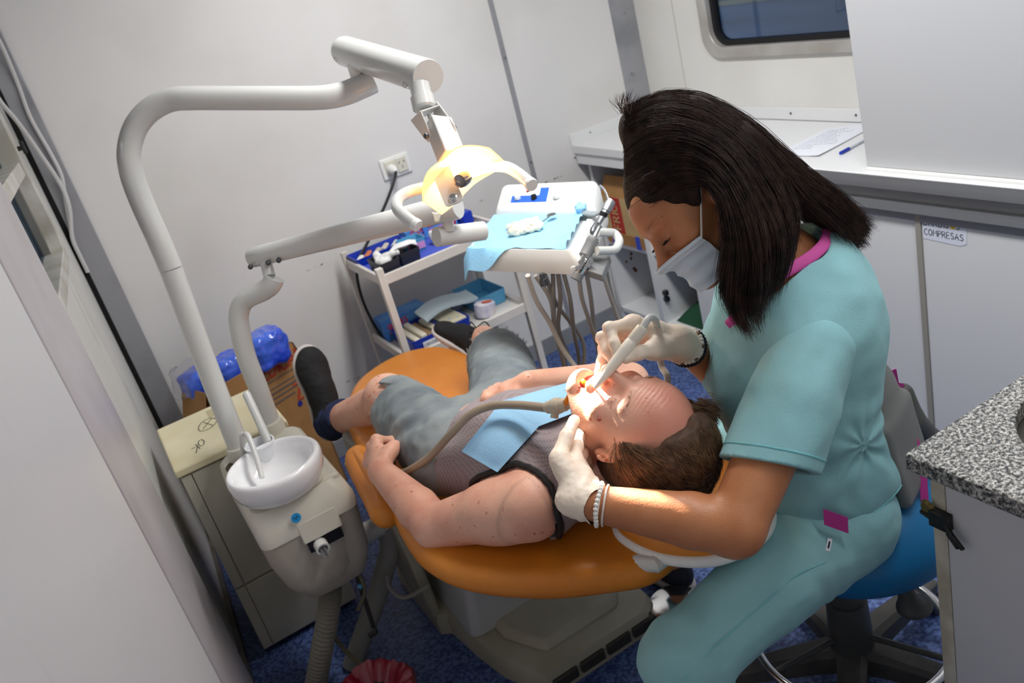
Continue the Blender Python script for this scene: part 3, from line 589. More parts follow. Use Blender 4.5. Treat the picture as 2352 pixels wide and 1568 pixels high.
# lower shelf
zl = tz2-.014
carton((.815, 3.0, zl), (1.005, 3.09, zl+.085), 'sky blue glove carton with red lettering on the lower trolley shelf', None)
tub('storage_bin', 'royal blue bin of wrapped instruments beside the lower trolley post', 'bin', (.835, 2.775, zl), (.975, 2.985, zl+.05), navy)
tub('storage_bin', 'royal blue bin of printed sachets, next to the bin at the post', 'bin', (.980, 2.79, zl), (1.085, 2.985, zl+.045), navy)
mb = MB(); mb.box((.875, 2.7735, zl+.008), (.965, 2.7755, zl+.034)); tag(mb.build('bin_label', paper), 'white label on the front of the lower royal blue bin', 'label')
mb = MB(); letters(mb, 'ESPATULAS', (.880, 2.7733, zl+.016), (1, 0, 0), (0, 0, 1), .011, .0009, .2); tag(mb.build('label_lettering', ink_black, smooth=False), 'faint handwriting on the white bin label', 'lettering')
pouch = mat('sterile_pouch', (218, 210, 190), .5)
for i, x in enumerate((.852, .882, .912, .945)):
    mb = MB(); mb.box((x, 2.79, zl+.012), (x+.024, 2.97, zl+.05+.008*math.sin(i*2))); tag(mb.build('packet', pouch if i != 2 else mat('brown_card', (150, 122, 88), .7), bevel=.006), ['cream pouch nearest the trolley post in the lower bin', 'cream pouch, second from the post in the lower bin', 'brown card sleeve between the cream pouches', 'cream pouch beside the brown card sleeve'][i], 'packet', 'packets in the lower blue bin')
mb = MB(); mb.box((.99, 2.80, zl+.015), (1.075, 2.97, zl+.05)); tag(mb.build('packet', mat('printed_sachet', (216, 208, 180), .6, rgb2=(150, 176, 206), vscale=60, lo=.3, hi=.42), bevel=.004), 'printed cream sachet pack in the second blue bin', 'packet')
G = np.array([[(.935+.24*a, 2.84+.10*b+.05*a, zl+.072+.012*math.sin(a*5)+.01*b-.03*max(0, a-.7)) for a in np.linspace(0, 1, 24)] for b in np.linspace(0, 1, 10)])
mb = MB(); mb.grid(G, .012); tag(mb.build('face_mask_stack', mat('pale_mask', (196, 214, 222), .8)), 'pale blue pack of masks laid across the bins', 'masks')
mb = MB(); mb.lathe([(.03, 0), (.034, .02), (.034, .05), (.028, .056), (0, .058)], (1.165, 2.84, zl), (.2, 0, 1), 16, xs=1.25); rl = mb.build('roll_pack', mat('white_pack', (226, 222, 226), .4, rgb2=(190, 190, 216), vscale=30)); tag(rl, 'white plastic pack with an orange-red print on the lower shelf', 'packet')
mb = MB(); mb.lathe([(.016, 0), (.016, .002), (0, .003)], (1.178, 2.822, zl+.057), (.2, -.1, 1), 12, xs=1.4, ys=.6); tag(mb.build('red_print', mat('orange_red_print', (196, 88, 50), .6), rl), None); MATS['orange_red_print']
rl.children[0].location = (0, 0, 0)
tub('instrument_tray', 'pale blue plastic tray at the open end of the lower trolley shelf', 'tray', (1.155, 2.885, zl), (1.295, 3.095, zl+.055), lightblue_plastic)
for i, (x, y) in enumerate(((1.09, 3.02), (1.13, 3.04))): mb = MB(); mb.tube([(x, y-.05, zl+.02), (x+.02, y+.05, zl+.045)], .014, 8); tag(mb.build('tool_pouch', MATS['frosted_glass'] if i else navy), ['blue pouch lying behind the mask pack', 'clear pouch lying beside the pale blue tray'][i], 'pouch')

# ------------------------------------------------------------------ spittoon unit
un = thing('spittoon_unit', 'cream dental spittoon unit with a round white ceramic bowl', 'dental unit', (.18, 2.0, 0))
mb = MB()
def loft(mb, rings, cap=True):
    n = len(rings[0]); v = [p for r in rings for p in r]
    f = [(i*n+k, i*n+(k+1) % n, (i+1)*n+(k+1) % n, (i+1)*n+k) for i in range(len(rings)-1) for k in range(n)]
    if cap: f += [tuple(range(n-1, -1, -1)), tuple((len(rings)-1)*n+k for k in range(n))]
    mb.add(v, f)
def rr3(cx, cy, hx, hy, r, z, n=6, tilt=0): return [(p[0], p[1], z+tilt*(p[1]-cy)) for p in rrect(cx, cy, hx, hy, r, n)]
ux_, uy_ = .178, 2.02
loft(mb, [rr3(ux_, uy_, .122, .215, .03, .585), rr3(ux_, uy_, .121, .213, .03, .615), rr3(ux_-.003, uy_+.01, .114, .200, .035, .650), rr3(ux_-.003, uy_+.01, .104, .190, .035, .662)])
mb.build('top_cover', plastic, un)
mb = MB(); loft(mb, [rr3(.17, 1.94, .085, .10, .05, .655), rr3(.17, 1.93, .095, .105, .06, .675)]); mb.box((.215, 1.845, .60), (.285, 2.0, .668)); mb.build('bowl_seat', plastic, un, bevel=.008)
mb = MB(); loft(mb, [rr3(.196, 1.955, .035, .06, .03, .345), rr3(.190, 1.96, .082, .10, .04, .372), rr3(.184, 1.985, .108, .158, .045, .44), rr3(ux_, uy_, .118, .205, .04, .52), rr3(ux_, uy_, .119, .210, .03, .585)]); mb.build('lower_shell', shell, un)
mb = MB(); mb.prism([(.150, 1.812, .595), (.150, 1.800, .56), (.238, 1.800, .56), (.238, 1.812, .595)], (0, .05, .0)); mb.box((.152, 1.801, .53), (.236, 1.83, .556)); 
mb.build('hose_recess', black_plastic, un)
mb = MB(); mb.prism([(.145, 1.806, .612), (.145, 1.796, .560), (.242, 1.796, .560), (.242, 1.806, .612)], (0, .012, 0)); mb.build('recess_hood', plastic, un, bevel=.003)
mb = MB(); loft(mb, [[(x, yf+.003-.008*math.sin(pi*t), z) for x, t in zip(np.linspace(.158+w, .236-w, 8), np.linspace(0, 1, 8))]+[(.236-w, yf+.04, z), (.158+w, yf+.04, z)] for z, w, yf in ((.552, 0, 1.808), (.50, .002, 1.814), (.44, .008, 1.824), (.40, .018, 1.850), (.385, .030, 1.866))]); mb.build('front_rib', mat('darker_shell', (186, 179, 164), .45), un)
mb = MB(); cc = V(.178, 1.796, .540); mb.lathe([(.0165, -.01), (.0165, .014), (.012, .014), (.012, 0)], cc, (0, -1, -.25), 24); ho = mb.build('socket_ring', plastic_white, un)
mb = MB(); mb.lathe([(.012, .0), (.012, .008), (0, .008)], cc, (0, -1, -.25), 20); [mb.tube([cc+V(dx, -.006, dz), cc+V(dx*1.3, -.025, dz-.02)], .0028, 6) for dx, dz in ((-.005, 0), (.004, .002), (0, -.004))]; mb.build('connector', grey_mid, ho)
mb = MB(); mb.lathe([(.0115, 0), (.0115, .001)], PY(680, 1189, 1.7985), (0, -1, .15), 24); st = mb.build('round_sticker', mat('cyan_sticker', (32, 150, 214), .4), un)
mb = MB(); sc_ = PY(680, 1189, 1.7972); mb.tube([sc_+V(-.005, 0, .003), sc_+V(0, 0, -.004), sc_+V(.002, 0, .004), sc_+V(.006, 0, 0)], .0008, 5); mb.build('sticker_mark', ink_black, st)
# bowl
bo = P(632, 1075, 2.02); bo[2] = .728
bw = bo
prof = [(.040, -.068), (.078, -.064), (.100, -.048), (.111, -.026), (.1145, .0), (.113, .012), (.107, .018), (.099, .017), (.094, .008), (.090, -.012), (.074, -.032), (.036, -.042), (.012, -.044), (0, -.044)]
mb = MB(); mb.lathe(prof, bw, (0, 0, 1), 56); mb.build('bowl', ceramic, un, subsurf=1)
mb = MB(); b0 = P(598, 1012, 2.12); b1 = P(603, 1098, 1.99); mb.tube(spline([V(.105, 2.045, .66), P(556, 1010, 2.09), P(562, 997, 2.08), P(571, 1003, 2.06), P(587, 1045, 2.035), P(602, 1097, 2.01)], 36), .0066, 12); mb.build('rinse_spout', enamel, un)
mb = MB(); mb.tube(fillet([P(618, 1016, 2.12), P(567, 907, 2.16)], .01), .0105, 14); mb.ball(P(567, 907, 2.16), .0105, 12); mb.build('cup_filler', enamel, un)
mb = MB(); mb.tube([V(.29, 1.97, .40), V(.34, 1.975, .40), V(.44, 1.96, .405)], .028, 18); mb.build('swing_arm', enamel_grey, un)
mb = MB(); mb.tube([V(.375, 1.965, .40), V(.36, 2.0, .30), V(.29, 2.02, .18), V(.15, 2.03, .0)], .028, 16); mb.build('drain_pipe', mat('grey_pipe', (150, 148, 142), .5), un)
# corrugated waste hose
pts = spline([V(.190, 1.955, .36), V(.155, 1.945, .28), V(.09, 1.96, .15), V(.035, 2.0, .02)], 280); rr_ = .0255+.0045*np.cos(np.arange(len(pts))*2*pi/8.0)
mb = MB(); mb.tube(pts, rr_, 20); mb.build('corrugated_hose', mat('ribbed_hose', (150, 146, 136), .5), un)
mb = MB(); mb.tube(spline([V(.215, 1.95, .36), P(755, 1420, 2.25), P(790, 1490, 2.3), P(850, 1535, 2.25), P(900, 1550, 2.22)], 40), .006, 8); mb.tube(spline([V(.25, 1.95, .37), P(830, 1330, 2.2), P(838, 1360, 2.22), P(822, 1400, 2.25)], 20), .005, 8)
mb.build('drain_tube', mat('olive_tube', (116, 110, 90), .5), un)
mb = MB(); mb.tube([V(.25, 1.95, .37), P(858, 1440, 2.3)], .006, 8); mb.tube([P(848, 1460, 2.28), P(866, 1448, 2.28)], .008, 6); mb.build('support_rod', mat('dark_rod', (60, 58, 54), .5), un)
mb = MB(); mb.tube([P(822, 1344, 2.2), P(832, 1348, 2.2)], .006, 8); mb.build('blue_clip', lightblue_plastic, un)
mb = MB(); mb.lathe([(.045, 0), (.045, .002), (0, .002)], V(.113, 2.135, .6615), (0, 0, 1), 24, ys=.8); mb.build('pole_hole', mat('dark_hole', (72, 66, 52), .8), un)
# paper cup
cu = P(593, 1012, 2.10); cu = V(cu[0], cu[1], .674)
mb = MB(); mb.lathe([(.030, -.013), (.030, 0), (0, 0)], cu, n=24); mb.build('cup_stand', plastic, un)
mb = MB(); mb.lathe([(.025, 0), (.0345, .072), (.0375, .074), (.037, .077), (.0335, .077), (.024, .004), (0, .004)], cu, (0, 0, 1), 28); tag(mb.build('plastic_cup', mat('white_cup', (232, 234, 238), .35)), 'white disposable plastic cup standing beside the spittoon bowl', 'cup')

# ------------------------------------------------------------------ dental lamp
la = thing('dental_lamp', 'white jointed dental lamp arching over from a tall bent pole, lit', 'lamp', (.121, 2.168, .66))
pb = V(.121, 2.168, .662)
path = [pb, P(470, 830, 2.22), P(395, 620, 2.14), P(342, 500, 2.11)]
mb = MB(); mb.tube(spline([pb, P(483, 860, 2.23), P(393, 618, 2.15)], 20), .0275, 28); mb.build('lower_pole', enamel, la)
mb = MB(); mb.tube(spline([P(392.5, 616.5, 2.149), P(362, 545, 2.125), P(325, 462, 2.105), P(303, 400, 2.09), P(297, 345, 2.08), P(312, 292, 2.07), P(345, 253, 2.062), P(390, 230, 2.056), P(440, 225.5, 2.05), P(540, 225.5, 2.05), P(640, 225.5, 2.05), P(735, 224.5, 2.05), P(790, 215, 2.055), P(832, 198, 2.06), P(856, 187, 2.065)], 110), .0282, 28); mb.build('bent_pole', enamel, la)
mb = MB(); mb.lathe([(.034, -.03), (.034, 0), (.030, .012), (.0285, .012)], pb+V(0, 0, .022), (0, 0, 1), 28); mb.build('pole_collar', plastic, la)
mb = MB(); j0 = P(822, 176, 2.06); mb.tube([j0+V(0, 0, -.025), j0+V(0, 0, .03)], .017, 20); mb.tube([P(812, 150, 2.07), P(818, 172, 2.06)], .013, 14); mb.build('knuckle', plastic_white, la)
A0, A1 = P(788, 116, 2.13), P(984, 177, 1.77)
mb = MB(); dA = nrm(A1-A0); mb.lathe([(.0, 0), (.030, .0), (.034, .006), (.036, .02), (.036, np.linalg.norm(A1-A0)-.006), (.0345, np.linalg.norm(A1-A0)), (0, np.linalg.norm(A1-A0)+.001)], A0, dA, 40); arm_ = mb.build('spring_arm', enamel, la)
for (px, py, D) in ((774, 134, 2.10), (932, 194, 1.80)): mb = MB(); mb.ball(P(px, py, D), .008, 10); mb.build('bolt', chrome, arm_)
J1 = P(966, 206, 1.775); J2 = P(976, 252, 1.765); dj = nrm(J2-J1)
mb = MB(); mb.lathe([(.021, -.01), (.021, .016), (.0245, .017), (.0245, .042), (.020, .046)], J1, dj, 28); mb.build('swivel', enamel, la)
# yoke: bent plate with two cheeks
Lc = P(1055, 398, 1.70); Tm = P(1374, 942, 1.455); nb = nrm(Tm-Lc)
Ld = P(1140, 358, 1.66)-P(970, 442, 1.72); Ld = nrm(Ld-nb*(Ld@nb)); Wd = np.cross(nb, Ld)
yu = nrm(P(1010, 246, 1.785)-P(946, 268, 1.725)); yn = dj; yw = nrm(np.cross(yn, yu))
yc = P(977, 257, 1.755)
mb = MB(); mb.prism([yc-yu*.029-yw*.02, yc+yu*.029-yw*.02, yc+yu*.029+yw*.02, yc-yu*.029+yw*.02], yn*.004)
for s, tgt in ((-1, P(985, 314, 1.735)), (1, P(1040, 298, 1.735))):
    a = yc+yu*.027*s; d = nrm(tgt-a); L_ = np.linalg.norm(tgt-a)+.01; w = nrm(np.cross(yu, d))
    mb.prism([a-w*.019, a+w*.019, a+d*(L_-.012)+w*.011, a+d*L_+w*.005, a+d*L_-w*.005, a+d*(L_-.012)-w*.011], yu*.004*s)
mb.build('yoke', enamel_grey, la, bevel=.002)
for px, py, D in ((979, 312, 1.70), (1042, 293, 1.755)): mb = MB(); mb.ball(P(px, py, D), .006, 10); mb.build('pivot_bolt', darksteel, la)
bc0 = P(1007, 283, 1.745); bc1 = P(1034, 352, 1.715); bd = nrm(bc1-bc0); bu = nrm(yu-bd*(yu@bd)); bw_ = np.cross(bd, bu)
R_ = np.array([bu, bw_, bd]); mb = MB(); mb.box((-.024, -.019, -.004), (.024, .019, np.linalg.norm(bc1-bc0)+.012), R_, bc0); mb.build('head_block', enamel, la, bevel=.003)
mb = MB(); mb.tube(spline([P(985, 262, 1.75), P(990, 275, 1.75), P(1000, 278, 1.745), P(1008, 284, 1.742)], 12), .004, 8); mb.build('lamp_wire', hose_grey, la)
# reflector: a curved translucent shell, open towards the mouth
a_, b_, dp = .082, .068, .042
def refl(u, v, off=0): return Lc+Ld*(a_*u)+Wd*(b_*v)+nb*(dp*(u*u*.95+.22*v*v)-.016+off)
us = np.linspace(-1, 1, 41); vs = np.linspace(-1, 1, 17); G = np.zeros((41, 17, 3))
for i, u in enumerate(us):
    wv = (1-abs(u)**3.0*.50); notch = .30*math.exp(-(u/.34)**2)
    for j, v in enumerate(vs):
        vv = v*wv; vv = vv if v < 0 else vv*(1-notch)
        G[i, j] = refl(u, vv)
gm = bpy.data.materials.new('warm_translucent_reflector'); gm.use_nodes = True; nt = gm.node_tree; nt.nodes.clear()
o_ = nt.nodes.new('ShaderNodeOutputMaterial'); t_ = nt.nodes.new('ShaderNodeBsdfTranslucent'); t_.inputs[0].default_value = (.95, .62, .26, 1); d_ = nt.nodes.new('ShaderNodeBsdfPrincipled'); d_.inputs['Base Color'].default_value = (.8, .68, .5, 1); d_.inputs['Roughness'].default_value = .12
e_ = nt.nodes.new('ShaderNodeEmission'); e_.inputs[0].default_value = (1, .58, .22, 1); e_.inputs[1].default_value = .8
m_ = nt.nodes.new('ShaderNodeMixShader'); m_.inputs[0].default_value = .6; ad = nt.nodes.new('ShaderNodeAddShader')
nt.links.new(d_.outputs[0], m_.inputs[1]); nt.links.new(t_.outputs[0], m_.inputs[2]); nt.links.new(m_.outputs[0], ad.inputs[0]); nt.links.new(e_.outputs[0], ad.inputs[1]); nt.links.new(ad.outputs[0], o_.inputs[0])
mb = MB(); mb.grid(G, .0025); rf_ = mb.build('reflector', gm, la)
mb = MB(); sl = [refl(u, -.15+.10*math.cos(u*14), -.0035) for u in np.linspace(-.28, .02, 14)]; mb.tube(sl, .0042, 8); mb.build('reflector_slot', mat('warm_grey_slot', (150, 120, 100), .5), rf_)
bl = Lc+nb*.030+Wd*.010-Ld*.006
mb = MB(); hb = P(1062, 412, 1.66); mb.lathe([(.009, -.02), (.014, -.014), (.0155, 0), (.013, .012), (.006, .016), (0, .016)], hb, nb*.4+Wd*.6-Ld*.3, 24); mb.build('bulb_cap', mat('smoked_chrome', (150, 140, 136), .15, 1.0), la)
# bracket plate with screw, handle
pl0, pl1 = P(1020, 408, 1.685), P(1040, 455, 1.665); pd = nrm(pl1-pl0); pu = nrm(nrm(P(1060, 440, 1.67)-P(1020, 455, 1.67))-pd*0); pu = nrm(pu-pd*(pu@pd)); pn = np.cross(pu, pd)
L_ = np.linalg.norm(pl1-pl0); out = [(-.019, -.03), (.019, -.03)]+[(.019-.009+.009*math.cos(a), L_+.004+.009*math.sin(a)) for a in np.linspace(0, pi/2, 6)]+[(-.019+.009+.009*math.cos(a), L_+.004+.009*math.sin(a)) for a in np.linspace(pi/2, pi, 6)]
mb = MB(); mb.prism([pl0+pu*x+pd*y for x, y in out], -pn*.004 if pn@FW < 0 else pn*.004); mb.build('handle_plate', enamel, la, bevel=.001)
sc0 = P(1041, 455, 1.662); mb = MB(); mb.lathe([(.0085, 0), (.0085, .002), (.006, .003), (.005, .006), (0, .0075)], sc0, -FW, 18); mb.build('plate_screw', chrome, la)
hp = [P(958, 518, 1.60), P(930, 497, 1.61), P(912, 476, 1.63), P(916, 455, 1.665), P(940, 440, 1.70), P(975, 430, 1.72), P(1020, 422, 1.73), P(1070, 402, 1.73), P(1120, 384, 1.72), P(1160, 383, 1.68), P(1190, 398, 1.64), P(1221, 424, 1.60)]
mb = MB(); mb.tube(spline(hp, 80), .0115, 18); hd_ = mb.build('handle', enamel, la)
for q, w in ((hp[0], hp[1]), (hp[-1], hp[-2])):
    mb = MB(); d = nrm(q-w); mb.lathe([(.0122, -.008), (.0125, 0), (.0115, .003), (0, .0035)], q, d, 20); mb.build('end_cap', plastic_white, hd_)
def lamp_light(name, kind, loc, energy, color, **kw):
    d = bpy.data.lights.new(name, kind); d.energy = energy; d.color = color
    for k_, v_ in kw.items(): setattr(d, k_, v_)
    o = bpy.data.objects.new(name, d); COL.objects.link(o); o.parent = la; o.location = loc-wloc(la); return o
lamp_light('bulb_light', 'POINT', Lc+nb*.018+Wd*.0, .9, (1, .70, .40), shadow_soft_size=.006)
sp_ = lamp_light('lamp_beam', 'SPOT', Lc+nb*.10, 150, (1, .90, .76), shadow_soft_size=.014, spot_size=math.radians(12.5), spot_blend=.35)
sp_.rotation_euler = Vector(nb).to_track_quat('-Z', 'Y').to_euler()

# ------------------------------------------------------------------ instrument table on its own post
tb = thing('instrument_table', 'white dental instrument tray on a jointed arm, hoses hanging below', 'instrument table', (.223, 2.234, .66))
q0 = V(.223, 2.234, .65)
mb = MB(); mb.tube(spline([q0, P(597, 900, 2.33), P(566, 820, 2.31), P(550, 750, 2.29), P(549, 718, 2.28), P(560, 692, 2.27), P(582, 678, 2.26), P(605, 668, 2.25), P(622, 655, 2.24), P(630, 638, 2.235)], 60), .0260, 24); mb.build('post', enamel, tb)
mb = MB(); mb.lathe([(.036, -.02), (.036, 0), (.032, .012), (.027, .012)], q0+V(0, 0, .03), (0, 0, 1), 28); mb.build('post_collar', plastic, tb)
mb = MB(); mb.tube([P(619, 634, 2.24), P(608, 592, 2.25)], .0155, 18); mb.build('pivot', enamel, tb)
B0, B1 = P(578, 592, 2.27), P(1052, 472, 2.0)
mb = MB(); L_ = np.linalg.norm(B1-B0); mb.lathe([(0, 0), (.024, 0), (.0265, .005), (.0265, .05), (.031, L_-.004), (.029, L_), (0, L_)], B0, nrm(B1-B0), 36); ba = mb.build('balance_arm', enamel, tb)
for q in (P(575, 613, 2.245), P(616, 604, 2.22), P(640, 598, 2.21)): mb = MB(); mb.ball(q, .007, 8); mb.build('bolt', darksteel, ba)
mb = MB(); kq = P(1003, 500, 1.985); mb.prism([kq+RT*a+UP*b for a, b in ((-.012, .012), (0, .010), (.012, .014), (.009, 0), (.006, -.012), (-.006, -.012), (-.008, 0))], -FW*.012); mb.build('clamp_knob', plastic, ba, bevel=.003)
mb = MB(); mb.tube([P(1027, 490, 2.02), P(1031, 530, 2.03)], .0135, 18); mb.build('pivot', enamel, tb)
mb = MB(); K0, K1 = P(1002, 544, 2.03), P(1110, 530, 2.10); mb.tube([K0, K1], .0235, 24); mb.build('tray_arm', enamel, tb)
tO = V(.886, 1.838, 0); tu = V(.35, -.937, 0); tv = V(.70, .71, 0); tR = np.array([tu, tv, V(0, 0, 1)])
def T3(u, v, z): return tO+tu*u+tv*v+V(0, 0, z)
def tring(u0, u1, v0, v1, r, z, n=5): return [T3(p[0], p[1], z) for p in rrect((u0+u1)/2, (v0+v1)/2, (u1-u0)/2, (v1-v0)/2, r, n)]
mb = MB(); loft(mb, [tring(-.18, .195, -.012, .36, .02, .943), tring(-.183, .198, -.014, .362, .02, .955), tring(-.176, .19, -.008, .356, .03, .985), tring(-.168, .180, 0, .35, .03, 1.0), tring(-.155, .163, .012, .275, .02, .998), tring(-.150, .158, .016, .27, .02, .990)]); mb.build('tray_body', plastic_white, tb, fix=True)
mb = MB(); cz = lambda ring, k=.32: [q+V(0, 0, k*(((q-tO)[:2]@np.linalg.inv(np.array([tu[:2], tv[:2]])))[1]-.262)) for q in ring]; loft(mb, [tring(-.175, .188, .255, .385, .02, .975), cz(tring(-.170, .186, .258, .385, .02, 1.0)), cz(tring(-.16, .180, .264, .380, .022, 1.014)), cz(tring(-.15, .17, .272, .372, .02, 1.0185))]); con = mb.build('control_console', plastic_white, tb)
CZ = lambda u, v, dz=.0: T3(u, v, 1.0185+.32*(v-.262)+dz)
mb = MB(); mb.prism([CZ(-.11, .288), CZ(.02, .288), CZ(.02, .318), CZ(-.11, .318)], (0, 0, .0008)); mb.prism([CZ(-.01, .318), CZ(.02, .318), CZ(.02, .352), CZ(-.01, .352)], (0, 0, .0008)); mb.build('blue_panel', mat('panel_blue', (34, 96, 206), .4), con)
for u, v, r in ((-.085, .303, .009), (.055, .305, .012)): mb = MB(); mb.lathe([(r, 0), (r*.9, .008), (0, .009)], CZ(u, v, .0005), (0, 0, 1), 14); mb.build('white_button', plastic_white, con)
mb = MB(); mb.lathe([(.009, 0), (.007, .012), (0, .013)], CZ(-.025, .303, .0008), (0, 0, 1), 14); mb.build('black_knob', black_plastic, con)
mb = MB(); mb.lathe([(.008, 0), (.008, .0012)], CZ(-.05, .345), (0, 0, 1), 14, xs=1.5); mb.build('red_mark', mat('red_badge', (200, 90, 96), .5), con)
for u in (-.155, .165): mb = MB(); mb.lathe([(.009, 0), (.008, .004), (0, .005)], T3(u, -.0145, .958), -tv, 14); mb.build('screw_cap', plastic_white, tb)
# blue paper drape over the tray, its near corner hanging down
G = np.zeros((30, 26, 3))
for i, a in enumerate(np.linspace(0, 1, 30)):
    for j, b in enumerate(np.linspace(0, 1, 26)):
        u = -.196+.344*a; wv = 1-min(1, max(0, (a-.22)/.34)); wv = wv*wv*(3-2*wv); v0 = -.040*wv+.006*(1-wv)+.002*math.sin(a*38)*(1-wv); v = v0+(.262-v0)*b
        z = 1.0015+.0010*math.sin(a*25+b*9)+.0012*math.sin(b*21)
        z -= max(0, -.172-u)*1.3+max(0, -.006-v)*1.4
        G[i, j] = T3(u, v, z)
G[26:, :, 2] += np.linspace(0, .010, 4)[:, None]*np.abs(np.sin(np.linspace(0, 14, 26)))[None, :]
dr = MB(); dr.grid(G, .0008); tag(dr.build('paper_drape', blue_paper), 'pale blue paper drape covering the instrument tray, corner hanging', 'drape')
# handpieces in the holders
hs_ = V(0, 0, 1)
mb = MB(); mb.prism([T3(.19, -.02, .945), T3(.245, -.02, .93), T3(.245, .10, .93), T3(.19, .10, .945)], (0, 0, .02)); mb.build('holder_bar', grey_mid, tb, bevel=.003)
mb = MB(); mb.tube(fillet([P(1372, 533, 2.08), P(1412, 534, 2.12), P(1424, 552, 2.10), P(1415, 575, 2.06), P(1370, 576, 2.02)], .02, 6), .0105, 14); mb.build('tray_handle', enamel, tb)
def hpiece(name, label, cat, pts_r, m, parts=()):
    o_ = pts_r[len(pts_r)//2][0]; t = thing(name, label, cat, o_)
    mb = MB(); P_ = np.array([p for p, r in pts_r]); R__ = np.array([r for p, r in pts_r]); mb.tube(P_, R__, 18); mb.build('body', m, t)
    for nm, q, m2 in parts:
        mb = MB(); mb.tube(np.array([p for p, r in q]), np.array([r for p, r in q]), 16); mb.build(nm, m2, t)
    return t
def seg(p0, p1, prof): p0, p1 = np.asarray(p0), np.asarray(p1); return [(p0+(p1-p0)*t, r) for t, r in prof]
hpiece('air_water_syringe', 'steel air-water syringe with a bent tip standing in the tray holder', 'syringe', seg(P(1372, 515, 2.10), P(1404, 462, 2.12), [(0, .007), (.05, .008), (.55, .009), (.56, .0115), (.8, .013), (1, .0115), (1.02, .004)]), steel,
       [('nozzle', [(P(1400, 466, 2.12), .004), (P(1393, 445, 2.13), .003), (P(1388, 434, 2.13), .0025), (P(1378, 425, 2.13), .0022)], chrome), ('grip_ring', seg(P(1384, 496, 2.105), P(1388, 488, 2.105), [(0, .0105), (1, .0105)]), black_plastic), ('hose_joint', seg(P(1360, 535, 2.08), P(1371, 517, 2.10), [(0, .006), (.3, .009), (1, .009)]), darksteel)])
hpiece('micromotor', 'grey dental micromotor with a slim shaft resting in the tray holder', 'handpiece', seg(P(1342, 590, 2.02), P(1364, 548, 2.04), [(0, .0125), (.02, .0145), (.75, .0145), (.78, .0155), (.97, .0145), (1, .006)]), grey_mid,
       [('shaft', seg(P(1362, 551, 2.04), P(1376, 520, 2.06), [(0, .0055), (.9, .0055), (1, .008)]), steel), ('steel_collar', seg(P(1358, 560, 2.037), P(1366, 545, 2.042), [(0, .0156), (.7, .015), (1, .007)]), chrome)])
hpiece('handpiece_coupling', 'ribbed chrome handpiece coupling at the near end of the holders', 'handpiece', seg(P(1326, 634, 1.99), P(1350, 592, 2.0), [(0, .012), (.2, .014), (.3, .014), (.31, .0155), (.36, .0155), (.37, .0125), (.55, .0125), (.56, .0155), (.7, .0155), (.72, .0135), (.8, .0135), (.82, .015), (1, .015), (1.0, .011), (.9, .010)]), chrome, [('rubber_sleeve', seg(P(1322, 642, 1.99), P(1329, 628, 1.99), [(0, .014), (1, .014)]), grey_mid)])
# instrument hoses below the tray
hz = [[(1212, 632, 2.08), (1232, 690, 2.15), (1262, 740, 2.2), (1292, 800, 2.2), (1336, 862, 2.1)], [(1230, 632, 2.1), (1265, 690, 2.15), (1275, 760, 2.25), (1295, 835, 2.3), (1300, 900, 2.35)], [(1270, 630, 2.15), (1272, 690, 2.2), (1275, 760, 2.3), (1302, 850, 2.4), (1305, 930, 2.4)],
      [(1282, 630, 2.15), (1287, 690, 2.2), (1284, 760, 2.3), (1318, 850, 2.4), (1320, 930, 2.4)], [(1295, 628, 2.15), (1310, 690, 2.2), (1318, 760, 2.3), (1330, 830, 2.4), (1320, 905, 2.4)], [(1330, 640, 2.05), (1338, 690, 2.1), (1362, 760, 2.2), (1385, 840, 2.3), (1400, 940, 2.3)],
      [(1348, 630, 2.08), (1358, 690, 2.15), (1366, 760, 2.25), (1382, 850, 2.3), (1390, 940, 2.3)], [(1378, 590, 2.1), (1392, 650, 2.15), (1412, 710, 2.25), (1440, 800, 2.35), (1450, 900, 2.4)], [(1386, 580, 2.1), (1400, 660, 2.2), (1422, 730, 2.3), (1455, 830, 2.35), (1462, 900, 2.4)], [(1252, 632, 2.12), (1280, 700, 2.25), (1340, 790, 2.35), (1330, 900, 2.4)]]
for i, h_ in enumerate(hz):
    mb = MB(); mb.tube(spline([P(*q) for q in h_], 40), .0058 if i not in (0,) else .0065, 8); tag(mb.build('instrument_hose', hose_grey if i not in (0, 7) else mat('pale_hose', (188, 182, 172), .5), tb))
mb = MB(); mb.lathe([(.007, 0), (.007, .012), (.010, .013), (.010, .03), (0, .03)], P(1244, 628, 2.05), (0, 0, -1), 14); mb.build('drain_valve', darksteel, tb)

# ------------------------------------------------------------------ foot pedal and waste bin
fp = thing('foot_pedal', 'round chrome foot pedal on the blue floor by the chair base', 'pedal', (.915, 1.535, 0))
fc = V(.915, 1.535, 0)
mb = MB(); mb.lathe([(.062, 0), (.064, .006), (.064, .026), (.058, .030), (0, .030)], fc, n=32); mb.build('base', mat('pedal_grey', (150, 150, 146), .4), fp)
mb = MB(); mb.lathe([(.068, .030), (.070, .034), (.066, .042), (.04, .048), (0, .050)], fc, n=40); mb.build('disc', chrome, fp)
mb = MB(); mb.lathe([(.012, 0), (.010, .01), (0, .011)], fc+V(-.05, -.045, .02), n=12); mb.build('foot_stud', steel, fp)
wb = thing('waste_bin', 'waste bin lined with a crumpled dark red bag on the floor', 'bin', (.14, 1.665, 0))
mb = MB(); mb.lathe([(.085, 0), (.10, .18), (.096, .18), (.082, .01), (0, .01)], V(.14, 1.675, 0), n=28); mb.build('body', grey_mid, wb)
vv = []; n_ = 72
